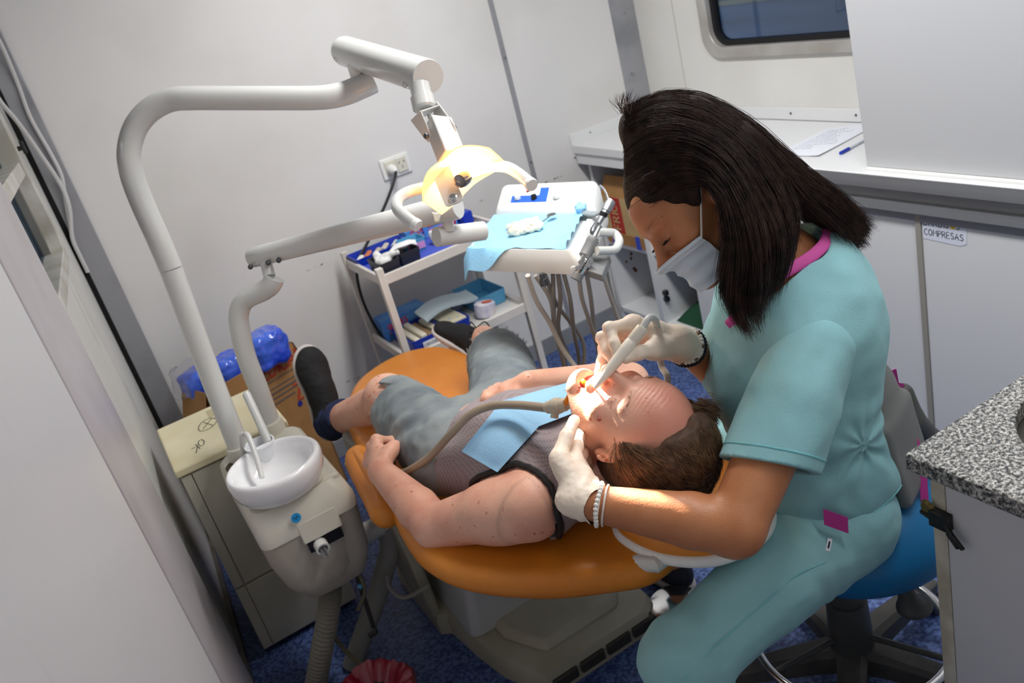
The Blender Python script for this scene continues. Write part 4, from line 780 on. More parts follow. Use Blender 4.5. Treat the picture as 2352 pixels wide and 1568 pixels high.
for i, (r, z) in enumerate(((.103, .10), (.106, .155), (.108, .185), (.100, .198), (.080, .190), (.055, .165))):
    for k_ in range(n_):
        a = 2*pi*k_/n_; w = 1+.02*math.sin(a*7+i*.9)+.012*math.sin(a*17+i*1.4)+.01*math.sin(a*29+i); vv.append((0.14+r*w*math.cos(a), 1.675+r*w*math.sin(a), z+.006*math.sin(a*5+i*.5)+.003*math.sin(a*19+i)))
mb = MB(); mb.add(vv, [(i*n_+k_, i*n_+(k_+1) % n_, (i+1)*n_+(k_+1) % n_, (i+1)*n_+k_) for i in range(5) for k_ in range(n_)]); mb.build('bin_bag', mat('dark_red_bag', (134, 12, 40), .22, coat=.4, bump=.8, bscale=45), wb)
# ------------------------------------------------------------------ organic surfaces: signed distance blends turned into meshes
def smin(a, b, k):
    if k <= 0: return np.minimum(a, b)
    h = np.clip(.5+.5*(b-a)/k, 0, 1); return b+(a-b)*h-k*h*(1-h)
def smax(a, b, k): return -smin(-a, -b, k)
def cone(a, b, ra, rb):
    a, b = np.asarray(a, float), np.asarray(b, float)
    def f(p):
        ab = b-a; t = np.clip(((p-a)@ab)/(ab@ab), 0, 1); return np.linalg.norm(p-a-t[:, None]*ab, axis=1)-(ra+(rb-ra)*t)
    return f
def ell(c, r, R=None):
    c, r = np.asarray(c, float), np.asarray(r, float); R_ = np.eye(3) if R is None else np.asarray(R, float)
    def f(p):
        q = (p-c)@R_.T/r; k = np.linalg.norm(q, axis=1); g = np.linalg.norm(q/r, axis=1); return k*(k-1)/(g+1e-9)
    return f
def rbox(c, h, rad, R=None):
    c, h = np.asarray(c, float), np.asarray(h, float); R_ = np.eye(3) if R is None else np.asarray(R, float)
    def f(p):
        q = np.abs((p-c)@R_.T)-(h-rad); return np.linalg.norm(np.maximum(q, 0), axis=1)+np.minimum(q.max(1), 0)-rad
    return f
def chain(pts, rads):
    """several round cones in a row, evenly joined"""
    fs = [cone(pts[i], pts[i+1], rads[i], rads[i+1]) for i in range(len(pts)-1)]
    def f(p):
        d = fs[0](p)
        for g in fs[1:]: d = smin(d, g(p), .006)
        return d
    return f
def half(o, n):
    o, n = np.asarray(o, float), nrm(n)
    return lambda p: (p-o)@n
class Sdf:
    def __init__(s): s.ops = []
    def add(s, f, k=.01): s.ops.append(('u', f, k)); return s
    def cut(s, f, k=.004): s.ops.append(('s', f, k)); return s
    def keep(s, f, k=.002): s.ops.append(('i', f, k)); return s
    def disp(s, f): s.ops.append(('d', f, 0)); return s
    def __call__(s, p):
        d = np.full(len(p), 1e3)
        for o, f, k in s.ops:
            if o == 'u': d = smin(d, f(p), k)
            elif o == 's': d = smax(d, -f(p), k)
            elif o == 'i': d = smax(d, f(p), k)
            else: d = d+f(p)
        return d
def hash3(i):
    i = i.astype(np.int64); h = (i[..., 0]*374761393+i[..., 1]*668265263+i[..., 2]*2147483647) & 0xffffffff
    h = ((h ^ (h >> 13))*1274126177) & 0xffffffff; return ((h ^ (h >> 16)) & 0xffff)/65535.0*2-1
def noise(p, s):
    q = p*s; i = np.floor(q); f = q-i; f = f*f*(3-2*f); i = i.astype(np.int64); r = 0
    for dx in (0, 1):
        for dy in (0, 1):
            for dz in (0, 1):
                w = (f[:, 0] if dx else 1-f[:, 0])*(f[:, 1] if dy else 1-f[:, 1])*(f[:, 2] if dz else 1-f[:, 2])
                r = r+w*hash3(i+np.array([dx, dy, dz]))
    return r
def local(ops, c, R_, margin=.10):
    """drop the shapes that cannot matter within R_ of c"""
    c = np.asarray(c)[None]; s = Sdf(); s.ops = [o for o in ops if o[0] in 'di' or o[1](c)[0] <= R_+margin]; return s
def eval_in_cells(sdf, p, size):
    """evaluate p cell by cell so that each cell only sees the shapes near it"""
    if len(sdf.ops) < 9: return np.concatenate([sdf(p[i:i+150000]) for i in range(0, len(p), 150000)]) if len(p) else np.zeros(0)
    k = np.floor(p/size).astype(np.int64); key = (k[:, 0]+500)*1000003+(k[:, 1]+500)*1009+k[:, 2]+200; od = np.argsort(key, kind='stable'); ks = key[od]; b = np.r_[0, np.flatnonzero(np.diff(ks))+1, len(ks)]; out = np.empty(len(p))
    for i in range(len(b)-1):
        ix = od[b[i]:b[i+1]]; q = p[ix]; lo, hi = q.min(0), q.max(0); L = local(sdf.ops, (lo+hi)/2, np.linalg.norm(hi-lo)/2)
        for j in range(0, len(q), 60000): out[ix[j:j+60000]] = L(q[j:j+60000])
    return out
def sdf_mesh(sdf, lo, hi, h, newton=2):
    B = 8; lo = np.asarray(lo, float); nb_ = np.ceil((np.asarray(hi, float)-lo)/h/B).astype(int)+1; N = nb_*B
    bi = np.stack(np.meshgrid(*[np.arange(n) for n in nb_], indexing='ij'), -1).reshape(-1, 3)
    cen = lo+(bi*B+(B-1)/2)*h; dc = eval_in_cells(sdf, cen, h*64)
    act = np.abs(dc) < B*h*1.25+.012
    D = np.where(dc > 0, 1., -1.).reshape(nb_).repeat(B, 0).repeat(B, 1).repeat(B, 2)
    loc = np.stack(np.meshgrid(*[np.arange(B)]*3, indexing='ij'), -1).reshape(-1, 3)
    ab = bi[act]
    for s in range(0, len(ab), 1500):
        idx = (ab[s:s+1500, None, :]*B+loc[None]).reshape(-1, 3); D[idx[:, 0], idx[:, 1], idx[:, 2]] = eval_in_cells(sdf, lo+idx*h, h*24)
    ins = D < 0
    c = np.zeros(tuple(N-1), np.int8)
    for dx in (0, 1):
        for dy in (0, 1):
            for dz in (0, 1): c += ins[dx:N[0]-1+dx, dy:N[1]-1+dy, dz:N[2]-1+dz]
    ci = np.argwhere((c > 0) & (c < 8)); vid = np.full(tuple(N-1), -1, np.int64); vid[ci[:, 0], ci[:, 1], ci[:, 2]] = np.arange(len(ci))
    acc = np.zeros((len(ci), 3)); cnt = np.zeros(len(ci))
    cor = [np.array([i & 1, i >> 1 & 1, i >> 2 & 1]) for i in range(8)]
    for i in range(8):
        for ax in range(3):
            if cor[i][ax] == 0:
                a = cor[i]; b = a.copy(); b[ax] = 1; A = ci+a; Bq = ci+b
                da = D[A[:, 0], A[:, 1], A[:, 2]]; db = D[Bq[:, 0], Bq[:, 1], Bq[:, 2]]; m = (da < 0) != (db < 0)
                t = np.where(m, da/(da-db+1e-12), 0); pt = A+(Bq-A)*t[:, None]; acc[m] += pt[m]; cnt[m] += 1
    v = lo+acc/np.maximum(cnt, 1)[:, None]*h
    F = []
    for ax in range(3):
        o1, o2 = (ax+1) % 3, (ax+2) % 3
        sl = [slice(None)]*3; sl2 = [slice(None)]*3; sl[ax] = slice(0, N[ax]-1); sl2[ax] = slice(1, N[ax])
        A, Bq = ins[tuple(sl)], ins[tuple(sl2)]; e = np.argwhere(A != Bq); e = e[(e[:, o1] > 0) & (e[:, o2] > 0) & (e[:, o1] < N[o1]-1) & (e[:, o2] < N[o2]-1)]
        if len(e) == 0: continue
        def vv_(d1, d2): q = e.copy(); q[:, o1] -= d1; q[:, o2] -= d2; return vid[q[:, 0], q[:, 1], q[:, 2]]
        q = np.stack([vv_(1, 1), vv_(0, 1), vv_(0, 0), vv_(1, 0)], 1); fl_ = ~A[e[:, 0], e[:, 1], e[:, 2]]; q[fl_] = q[fl_][:, ::-1]; F.append(q)
    if not F or not len(v): return np.zeros((0, 3)), np.zeros((0, 4), int)
    F = np.concatenate(F); F = F[(F >= 0).all(1)]
    for _ in range(newton):
        e = h*.4; n_ = len(v); ev = eval_in_cells(sdf, np.vstack([v]+[v+np.eye(3)[i]*e for i in range(3)]), h*24); d = ev[:n_]; g = np.stack([ev[n_*(i+1):n_*(i+2)]-d for i in range(3)], 1)/e; n2 = (g*g).sum(1)+1e-6
        st = g*(d/n2)[:, None]; ln = np.linalg.norm(st, axis=1); st *= np.minimum(1, .6*h/(ln+1e-9))[:, None]; v = v-st
    return v, F
def mesh_obj(name, v, F, mats, parent=None, mi=None, smooth=True):
    me = bpy.data.meshes.new(name); o = wloc(parent) if parent is not None else V((v[:, 0].min()+v[:, 0].max())/2, (v[:, 1].min()+v[:, 1].max())/2, v[:, 2].min())
    F = np.asarray(F); k = F.shape[1]
    me.vertices.add(len(v)); me.vertices.foreach_set('co', (v-o).astype(np.float32).ravel())
    me.loops.add(F.size); me.loops.foreach_set('vertex_index', F.astype(np.int32).ravel()); me.polygons.add(len(F)); me.polygons.foreach_set('loop_start', np.arange(0, F.size, k, dtype=np.int32))
    for x in (mats if isinstance(mats, (list, tuple)) else [mats]): me.materials.append(x)
    if mi is not None: me.polygons.foreach_set('material_index', np.asarray(mi, np.int32))
    me.update(calc_edges=True); me.validate()
    if smooth: me.polygons.foreach_set('use_smooth', np.ones(len(me.polygons), bool))
    ob = bpy.data.objects.new(name, me); COL.objects.link(ob)
    if parent is None: ob.location = o
    else: ob.parent = parent
    return ob
def organic(name, sdf, lo, hi, h, m, parent=None, mif=None, newton=2):
    v, F = sdf_mesh(sdf, lo, hi, h, newton); mi = mif(v[F].mean(1)) if mif else None
    return mesh_obj(name, v, F, m, parent, mi)
def cushion(name, outline, top, thick, edge, m, parent, seam=None, n=120, crown=.012, slope=None):
    """upholstered pad: smooth closed outline (x, y), top(x, y) height, rounded edge"""
    o = np.asarray(outline, float); o = np.vstack([o, o[:1]]); oc = spline(np.column_stack([np.vstack([o[-2:-1], o, o[1:2]]), np.zeros(len(o)+2)]), n*2)[:, :2]
    # keep one turn, resample by length
    k0 = np.argmin(np.linalg.norm(oc-o[0], axis=1)[:len(oc)//3]); k1 = len(oc)*2//3+np.argmin(np.linalg.norm(oc[len(oc)*2//3:]-o[0], axis=1)); oc = oc[k0:k1]
    s = np.r_[0, np.cumsum(np.linalg.norm(np.diff(np.vstack([oc, oc[:1]]), axis=0), axis=1))]; t = np.linspace(0, s[-1], n, endpoint=False); oc2 = np.vstack([oc, oc[:1]]); oc = np.column_stack([np.interp(t, s, oc2[:, i]) for i in (0, 1)])
    tg = np.roll(oc, -1, 0)-np.roll(oc, 1, 0); tg /= np.linalg.norm(tg, axis=1)[:, None]; nn = np.column_stack([tg[:, 1], -tg[:, 0]])
    c = oc.mean(0)
    if ((oc-c)*nn).sum() < 0: nn = -nn
    rings = []; A = np.linspace(-pi/2, pi/2, 11)
    def ringat(pts, dz): return np.column_stack([pts, [top(x, y)+dz for x, y in pts]])
    for f in (0.02, .5, .85): rings.append(ringat(c+(oc-nn*edge-c)*f, -thick))
    for a in A: rings.append(ringat(oc-nn*edge*(1-math.cos(a)), -thick/2+thick/2*math.sin(a)))
    for f in (.93, .8, .6, .4, .2, .02): rings.append(ringat(c+(oc-nn*edge-c)*f, crown*(1-f**2)))
    v = np.vstack(rings); m_ = len(rings); f = [(i*n+k, i*n+(k+1) % n, (i+1)*n+(k+1) % n, (i+1)*n+k) for i in range(m_-1) for k in range(n)]+[tuple(range(n-1, -1, -1)), tuple((m_-1)*n+k for k in range(n))]
    mb = MB(); mb.add(v, f); return mb.build(name, m, parent, smooth=True)

# ------------------------------------------------------------------ dental chair
ch = thing('dental_chair', 'orange upholstered dental chair on a cream base, reclined flat', 'dental chair', (.60, 1.75, 0))
cxm = .625
seat_top = lambda x, y: .600-.10*max(0, (y-2.05))
cushion('seat_pad', [(.40, 1.78), (.385, 2.0), (.41, 2.2), (.44, 2.34), (.50, 2.50), (.58, 2.61), (.70, 2.665), (.80, 2.64), (.87, 2.53), (.88, 2.3), (.87, 2.0), (.85, 1.78), (.78, 1.72), (.48, 1.72)], seat_top, .075, .03, orange, ch)
back_top = lambda x, y: .625+.02*max(0, (1.75-y))+.20*((x-cxm))**2*(1 if y < 1.5 else .6)
cushion('backrest_pad', [(.365, 1.80), (.335, 1.68), (.312, 1.55), (.305, 1.42), (.345, 1.30), (.44, 1.185), (.54, 1.11), (.60, 1.075), (.66, 1.075), (.72, 1.10), (.82, 1.17), (.90, 1.28), (.94, 1.42), (.935, 1.55), (.91, 1.68), (.88, 1.80), (.78, 1.845), (.47, 1.845)], back_top, .066, .032, orange, ch)
mb = MB(); q = [P(1011, 1284, 1.60), P(1002, 1305, 1.595), P(1010, 1328, 1.592), P(1026, 1338, 1.60)]
HO = [(.612, 1.15), (.632, 1.055), (.695, .985), (.79, .975), (.865, 1.035), (.905, 1.14), (.885, 1.24), (.80, 1.285), (.70, 1.265), (.635, 1.21)]
HX = lambda k: [(.76+(x-.76)*k, 1.13+(y-1.13)*k) for x, y in HO]
cushion('headrest_pad', HO, lambda x, y: .682+.35*((x-.76)**2+(y-1.13)**2), .06, .028, orange, ch)
cushion('headrest_shell', HX(1.05), lambda x, y: .645+.35*((x-.76)**2+(y-1.13)**2), .026, .012, plastic_white, ch)
mb = MB(); mb.tube([P(1462, 1292, 1.56), P(1505, 1296, 1.53), V(.70, 1.08, .63)], .016, 14); mb.build('headrest_bar', enamel_grey, ch)
ar = cushion('armrest_pad', [(.368, 2.005), (.333, 1.985), (.316, 1.90), (.297, 1.75), (.288, 1.67), (.312, 1.640), (.350, 1.645), (.372, 1.70), (.392, 1.82), (.402, 1.92), (.395, 1.985)], lambda x, y: .640, .060, .028, orange, ch)
mb = MB(); mb.tube([V(.345, 1.85, .59), V(.36, 1.86, .55), V(.45, 1.86, .53)], .014, 12); mb.build('armrest_bracket', enamel_grey, ar)
ar2 = cushion('armrest_pad', [(.882, 2.005), (.917, 1.985), (.934, 1.90), (.953, 1.75), (.962, 1.67), (.938, 1.640), (.90, 1.645), (.878, 1.70), (.858, 1.82), (.848, 1.92), (.855, 1.985)], lambda x, y: .620, .052, .025, orange, ch)
# base
base_m = mat('chair_base_plastic', (178, 174, 156), .45, rgb2=(160, 154, 134), vscale=5)
mb = MB(); o1 = [(.515, 1.535), (.83, 1.535), (.875, 1.58), (.90, 2.2), (.40, 2.25), (.40, 1.95), (.425, 1.93), (.438, 1.80), (.458, 1.68)]
loft(mb, [[(x, y, 0) for x, y in o1], [(x, y, .05) for x, y in o1], [(.64+(x-.64)*.97, 1.9+(y-1.9)*.98, .068) for x, y in o1]]); mb.build('base_plate', base_m, ch)
mb = MB(); o2 = [(.56, 1.60), (.79, 1.60), (.82, 1.64), (.82, 2.1), (.50, 2.1), (.50, 1.72)]
loft(mb, [[(x, y, .066) for x, y in o2], [(.66+(x-.66)*.9, 1.85+(y-1.85)*.93, .090) for x, y in o2]]); mb.build('base_hump', base_m, ch, bevel=.01)
mb = MB(); loft(mb, [rr3(.64, 1.98, .20, .20, .03, .07), rr3(.64, 1.95, .17, .19, .03, .30), rr3(.64, 1.9, .15, .2, .03, .52)]); mb.build('lift_column', mat('column_cover', (188, 188, 186), .45), ch)
mb = MB(); mb.prism([(.36, 2.20, .50), (.36, 1.88, .50), (.372, 1.88, .33), (.385, 1.93, .20), (.395, 1.96, .05), (.395, 2.10, .03), (.385, 2.20, .20)], (.03, 0, 0)); mb.build('side_cover', base_m, ch, bevel=.008)
mb = MB(); mb.box((.40, 1.55, .48), (.84, 2.3, .535)); mb.build('seat_frame', mat('frame_grey', (150, 150, 148), .5), ch, bevel=.01)
sw = mat('dark_switch', (58, 56, 50), .5, bump=.4, bscale=90)
for i in range(4):
    x0 = .528+i*.082; mb = MB(); mb.box((x0, 1.526, .018), (x0+.072, 1.548, .050)); mb.build('foot_switch', sw, ch, bevel=.004)
for i, m_ in enumerate((grey_mid, ink_red, plastic_white, plastic_white, plastic_white)):
    mb = MB(); mb.lathe([(.0085, 0), (.0085, .0012)], V(.548+i*.066, 1.575, .0665), (0, 0, 1), 16); mb.build('foot_icon', m_, ch)
mb = MB(); mb.tube(spline([P(888, 1318, 2.3), P(895, 1350, 2.32), P(930, 1372, 2.33), P(985, 1345, 2.28)], 20), .0065, 8); mb.build('base_tube', hose_grey, ch)

# ------------------------------------------------------------------ operator stool
stl = thing('operator_stool', 'blue padded stool on a dark grey five-legged base under the masked woman', 'stool', (1.07, 1.09, 0))
sx, sy = 1.072, 1.092; teal = mat('teal_blue_vinyl', (10, 104, 156), .42, bump=.1, bscale=300)
S = Sdf().add(ell((1.065, 1.045, .478), (.200, .195, .105))).add(ell((1.09, 1.02, .48), (.15, .15, .10)), .05)
organic('seat_pad', S, (.82, .8, .26), (1.32, 1.30, .60), .008, teal, stl)
mb = MB(); mb.lathe([(.052, .075), (.047, .13), (.044, .20), (.043, .235), (.036, .236), (.035, .268), (.031, .269), (.029, .40)], (sx, sy, 0), n=32); mb.build('gas_column', grey_plastic, stl)
base_mt = mat('worn_base_plastic', (84, 82, 78), .55, rgb2=(66, 64, 61), vscale=14, stretch=(1, 1, 1))
a0 = math.atan2(1.224-1.087, .846-1.068)
for i in range(5):
    a = a0+i*2*pi/5; d = V(math.cos(a), math.sin(a), 0); w = V(-d[1], d[0], 0); c = V(sx, sy, 0)
    mb = MB(); loft(mb, [[tuple(c+d*r+w*hw*q[0]+V(0, 0, z+hh*q[1])) for q in ((-1, -1), (1, -1), (1, .6), (.6, 1), (-.6, 1), (-1, .6))] for r, hw, z, hh in ((.02, .036, .085, .03), (.08, .030, .085, .027), (.18, .025, .080, .022), (.285, .020, .073, .016), (.30, .014, .07, .012))]); lg = mb.build('leg', base_mt, stl)
    e = c+d*.285; mb = MB(); mb.cyl(e+w*.012-V(0, 0, .0)+V(0, 0, .027), e+w*.028+V(0, 0, .027), .026, 18); mb.cyl(e-w*.028+V(0, 0, .027), e-w*.012+V(0, 0, .027), .026, 18); mb.tube([e+V(0, 0, .026), e+V(0, 0, .065)], .011, 10); mb.build('caster', black_plastic, lg)
mb = MB(); mb.tube([(sx+.205*math.cos(a), sy+.205*math.sin(a), .140) for a in np.linspace(0, 2*pi, 65)], .0105, 12, cap=False); fr = mb.build('foot_ring', chrome, stl)
mb = MB(); [mb.tube([(sx+.04*math.cos(a), sy+.04*math.sin(a), .14), (sx+.205*math.cos(a), sy+.205*math.sin(a), .140)], .007, 8) for a in (.9, .9+2*pi/3, .9+4*pi/3)]; mb.build('ring_spoke', grey_plastic, fr)
S = Sdf().add(chain([P(2058, 1295, 1.62), P(2074, 1340, 1.63), P(2090, 1385, 1.64)], [.011, .012, .02])).add(ell(P(2103, 1392, 1.645), (.034, .03, .012)), .02)
c_ = P(2080, 1350, 1.63); organic('height_lever', S, c_-.1, c_+.1, .004, grey_plastic, stl)
bk = P(2068, 1015, 1.585); bnx = nrm(V(.34, -.92, .16)); bup = nrm(V(-.10, .02, 1)-bnx*(V(-.10, .02, 1)@bnx)); bsd = np.cross(bup, bnx); BR = np.array([bsd, bup, bnx])
S = Sdf().add(rbox(bk-bup*.015, (.070, .090, .016), .015, BR)).add(ell(bk+bup*.10, (.05, .07, .016), BR), .03).disp(lambda p: .22*((p-bk)@bsd)**2*0)
organic('backrest_shell', S, bk-.22, bk+.22, .006, mat('backrest_grey', (112, 112, 110), .5), stl)
S = Sdf().add(rbox(bk-bup*.035-bsd*.012-bnx*.028, (.084, .100, .018), .017, BR)); organic('backrest_pad', S, bk-.22, bk+.22, .007, teal, stl)
S = Sdf().add(chain([P(2072, 905, 1.68), P(2090, 960, 1.70), P(2120, 985, 1.74)], [.022, .026, .02])).add(cone(P(2098, 975, 1.73), P(2130, 1002, 1.76), .02, .024), .01).add(cone(P(2125, 1000, 1.76), V(1.30, .98, .45), .02, .018), .01)
c_ = P(2100, 960, 1.72); organic('backrest_bracket', S, c_-.25, c_+V(.25, .25, .15), .006, grey_plastic, stl)
mb = MB(); mb.tube([V(1.30, .98, .46), V(1.26, 1.0, .36), V(1.10, 1.08, .32)], .015, 12); mb.build('backrest_bar', grey_plastic, stl)
# ------------------------------------------------------------------ people: shared builders
def skin_material(name, rgb, rgb2, vscale=18, lo=.3, hi=.6, freckle=None):
    m = mat(name, rgb, .42, rgb2=rgb2, vscale=vscale, sss=.18, bump=.25, bscale=320, detail=6, lo=lo, hi=hi)
    if freckle:
        nt = m.node_tree; b = nt.nodes['Principled BSDF']; src = b.inputs['Base Color'].links[0].from_socket
        tc = nt.nodes.new('ShaderNodeTexCoord'); n = nt.nodes.new('ShaderNodeTexNoise'); n.inputs['Scale'].default_value = 70; n.inputs['Detail'].default_value = 1
        nt.links.new(tc.outputs['Object'], n.inputs['Vector']); cr = nt.nodes.new('ShaderNodeValToRGB'); cr.color_ramp.elements[0].position = .70; cr.color_ramp.elements[0].color = (1, 1, 1, 1); cr.color_ramp.elements[1].position = .76; cr.color_ramp.elements[1].color = lin(freckle)
        mx = nt.nodes.new('ShaderNodeMix'); mx.data_type = 'RGBA'; mx.blend_type = 'MULTIPLY'; mx.inputs[0].default_value = 1
        nt.links.new(n.outputs['Fac'], cr.inputs[0]); nt.links.new(src, mx.inputs[6]); nt.links.new(cr.outputs[0], mx.inputs[7]); nt.links.new(mx.outputs[2], b.inputs['Base Color'])
    return m
def ortho(f, u):
    u = nrm(u); f = nrm(np.asarray(f)-u*(np.asarray(f)@u)); return np.cross(f, u), f, u     # right, forward, up
def head_parts(Hc, R3, sc=1.0, mouth=0.0, fem=False, es=1.0):
    kr, kf, kz = R3; RR = np.array([kr, kf, kz])
    L = lambda x, f, z: Hc+sc*(kr*x+kf*f+kz*z)
    E = lambda c, r, R=RR: ell(L(*c), np.array(r)*sc, R)
    C = lambda a, b, ra, rb: cone(L(*a), L(*b), ra*sc, rb*sc)
    ops = [('u', E((0, -.010, .012), (.075, .097, .085)), .01), ('u', E((0, .028, .012), (.066, .064, .066)), .03), ('u', E((0, .030, -.058), (.058, .058, .074)), .03)]
    for s in (-1, 1):
        ops += [('u', C((s*.050, .000, -.080), (s*.016, .066, -.122), .016, .016), .022), ('u', E((s*.044, .055, -.048), (.022, .024, .018)), .022), ('u', C((s*.012, .087, .004), (s*.040, .074, .002), .009, .008), .014)]
    ops += [('u', E((0, .074, -.122), (.020, .018, .017)), .018)]
    for s in (-1, 1): ops += [('s', E((s*.032, .100, -.024), (.019, .018, .013)), .014), ('u', E((s*.032, .071, -.025), (.0145, .0155, .0135)), .003)]
    ops += [('u', C((0, .084, -.010), (0, .102, -.044), .0085, .0105), .012), ('u', E((0, .109, -.056), (.012, .013, .011)), .008)]
    for s in (-1, 1): ops += [('u', E((s*.0125, .097, -.061), (.008, .011, .008)), .006), ('s', E((s*.0068, .106, -.0675), (.0042, .0068, .005)), .003)]
    m = mouth
    ops += [('u', C((-.018, .083, -.084), (.018, .083, -.084), .008, .008), .012)]
    if m:
        ops += [('s', E((0, .095, -.098-m*.3), (.021, .034, .009+m*.5)), .006), ('u', C((-.017, .0865, -.088), (.017, .0865, -.088), .0052, .0052), .004), ('u', C((-.016, .082-m*.3, -.107-m), (.016, .082-m*.3, -.107-m), .0058, .0058), .004)]
    else:
        ops += [('u', C((-.020, .085, -.0905), (.020, .085, -.0905), .0050, .0050), .004), ('u', C((-.018, .084, -.1005), (.018, .084, -.1005), .0058, .0058), .004), ('s', C((-.022, .094, -.0955), (.022, .094, -.0955), .0018, .0018), .003)]
    for s in (-1, 1):
        ea = np.array([nrm(kr*.96*s-kf*.25), nrm(kf*.94+kz*.05), kz]); ea[1] = nrm(np.cross(ea[2], ea[0])); ea[2] = np.cross(ea[0], ea[1])
        ops += [('u', ell(L(s*(.076-.006*(1-es)/.2), -.012, -.030), np.array((.010*es, .019*es, .031*es))*sc, ea), .006), ('s', ell(L(s*.087, -.009, -.026), np.array((.0075, .012, .021))*sc, ea), .004), ('u', ell(L(s*.080, -.012, -.036), np.array((.004, .008, .010))*sc, ea), .003), ('u', ell(L(s*.077, -.004, -.030), np.array((.006, .005, .006))*sc, ea), .003), ('s', ell(L(s*.082, -.006, -.031), np.array((.008, .0035, .004))*sc, ea), .003)]
    return ops, L
def hand_joints(W, fwd, dor, side, curl, spread=.06, sc=1.0, thumb=None):
    """joint chains of a hand; side points to the thumb; curl = angles for index..little as (knuckle, middle, tip)"""
    fwd = nrm(fwd); dor = nrm(dor-fwd*(np.asarray(dor)@fwd)); side = nrm(side-fwd*(side@fwd)-dor*(side@dor))
    lat = (.027, .008, -.012, -.029); ln = ((.043, .026, .021), (.047, .030, .022), (.043, .028, .021), (.034, .021, .019)); mc = (.090, .093, .088, .080); ch = []
    for i in range(4):
        k = W+sc*(fwd*mc[i]+side*lat[i]+dor*(.004-.0015*abs(i-1))); pts = [k]; a = 0; sp = spread*(1.4-i)
        f0 = nrm(fwd+side*sp)
        for l, c in zip(ln[i], curl[i]): a += c; pts.append(pts[-1]+sc*l*(f0*math.cos(a)-dor*math.sin(a)))
        ch.append(pts)
    if thumb is None: thumb = ((.7, .55, -.3), (.85, .25, -.35), (.95, .05, -.3))
    t = [W+sc*(fwd*.022+side*.022-dor*.006)]
    for l, (a, b, c) in zip((.044, .034, .028), thumb): t.append(t[-1]+sc*l*nrm(fwd*a+side*b+dor*c))
    return W, ch, t
def hand_ops(W, ch, t, back, sc=1.0, inf=0.0, fat=0.0):
    """skin or glove around hand joints; back = direction out of the back of the hand"""
    ops = []
    for i, p in enumerate(ch):
        r = [(.0098, .0090, .0080, .0068), (.0100, .0092, .0082, .0070), (.0096, .0086, .0078, .0066), (.0086, .0076, .0068, .0058)][i]
        r = [x*sc+inf for x in r]; k = .004
        ops.append(('u', chain(p, r), .0022))
        ops.append(('u', cone(W+(p[0]-W)*.12, W+(p[0]-W)*.96-back*.002*sc, .016*sc+inf+fat, .0118*sc+inf+fat*.5), .012+2*fat))
        for q, rr_ in ((p[0], .0106), (p[1], .0095)): ops.append(('u', lambda P_, c=q+back*.0012*sc, R_=rr_*sc+inf: np.linalg.norm(P_-c, axis=1)-R_, .005))
    m = [W*.45+p[0]*.55 for p in ch]; ops.append(('u', chain([q-back*.004*sc for q in m], [.0135*sc+inf+fat]*4), .012+2*fat))
    ops.append(('u', chain(t, [.0150*sc+inf, .0120*sc+inf, .0105*sc+inf, .0082*sc+inf]), .006)); ops.append(('u', cone(W+(t[0]-W)*.3, t[1]*.8+t[0]*.2, .015*sc+inf, .014*sc+inf), .014)); ops.append(('u', cone(t[1]*.6+t[0]*.4, W*.45+ch[0][0]*.55, .010*sc+inf, .011*sc+inf), .014))
    return ops
def nails(ch, t, m, parent, back):
    for p in ch+[t]:
        d = nrm(p[-1]-p[-2]); o = p[-1]
    return
def sdf_of(ops): s = Sdf(); s.ops = list(ops); return s
def body_mesh(name, ops, boxes, mats, parent, mif=None):
    VV, FF, n = [], [], 0
    for lo, hi, h in boxes:
        v, F = sdf_mesh(local(ops, (np.asarray(lo)+hi)/2, np.linalg.norm(np.asarray(hi)-lo)/2), lo, hi, h)
        if not len(F): continue
        m = ((v > np.asarray(lo)-1e-6) & (v < np.asarray(hi)+h*.5)).all(1); F = F[m[F].all(1)]
        VV.append(v); FF.append(F+n); n += len(v)
    v, F = np.vstack(VV), np.vstack(FF); u, inv = np.unique(F, return_inverse=True); v = v[u]; F = inv.reshape(F.shape)
    return mesh_obj(name, v, F, mats, parent, mif(v[F].mean(1)) if mif else None)
def ring_on(sdf, o, n, m=60, far=.4, inside=True, step=.003):
    """closed curve where the plane through o cuts the surface of sdf"""
    n = nrm(n); a = np.cross(n, (0, 0, 1) if abs(n[2]) < .9 else (1, 0, 0)); a = nrm(a); b = np.cross(n, a); out = []
    ts = np.arange(0, far, step)
    for w in np.linspace(0, 2*pi, m, endpoint=False):
        d = a*math.cos(w)+b*math.sin(w); q = o+ts[:, None]*d; s = sdf(q); k = np.argmax(s > 0)
        if s[k] <= 0 or k == 0: continue
        t = ts[k]-step*(s[k]/(s[k]-s[k-1]+1e-9)) if k else 0
        out.append(o+t*d)
    out.append(out[0]); return np.array(out)
def band(name, pts, w, th, m, parent, n=10, up=None, closed=True):
    mb = MB(); mb.tube(pts, w, n, cap=not closed, flat=1.0); return mb.build(name, m, parent)
def hit(sdf, px, py, t0=.9, t1=3.2, step=.006):
    r = ray(px, py); L = np.linalg.norm(r); ts = np.arange(t0, t1, step); s = sdf(CPOS+ts[:, None]*r)
    k = np.argmax(s < 0)
    if s[k] >= 0: return None
    t = ts[k]-step*(-s[k])/(s[k-1]-s[k]+1e-9); return CPOS+r*t
def height(sdf, x, y, z1, z0):
    zs = np.linspace(z1, z0, 160); s = sdf(np.column_stack([np.full(160, x), np.full(160, y), zs])); k = np.argmax(s < 0)
    return zs[k] if s[k] < 0 else None
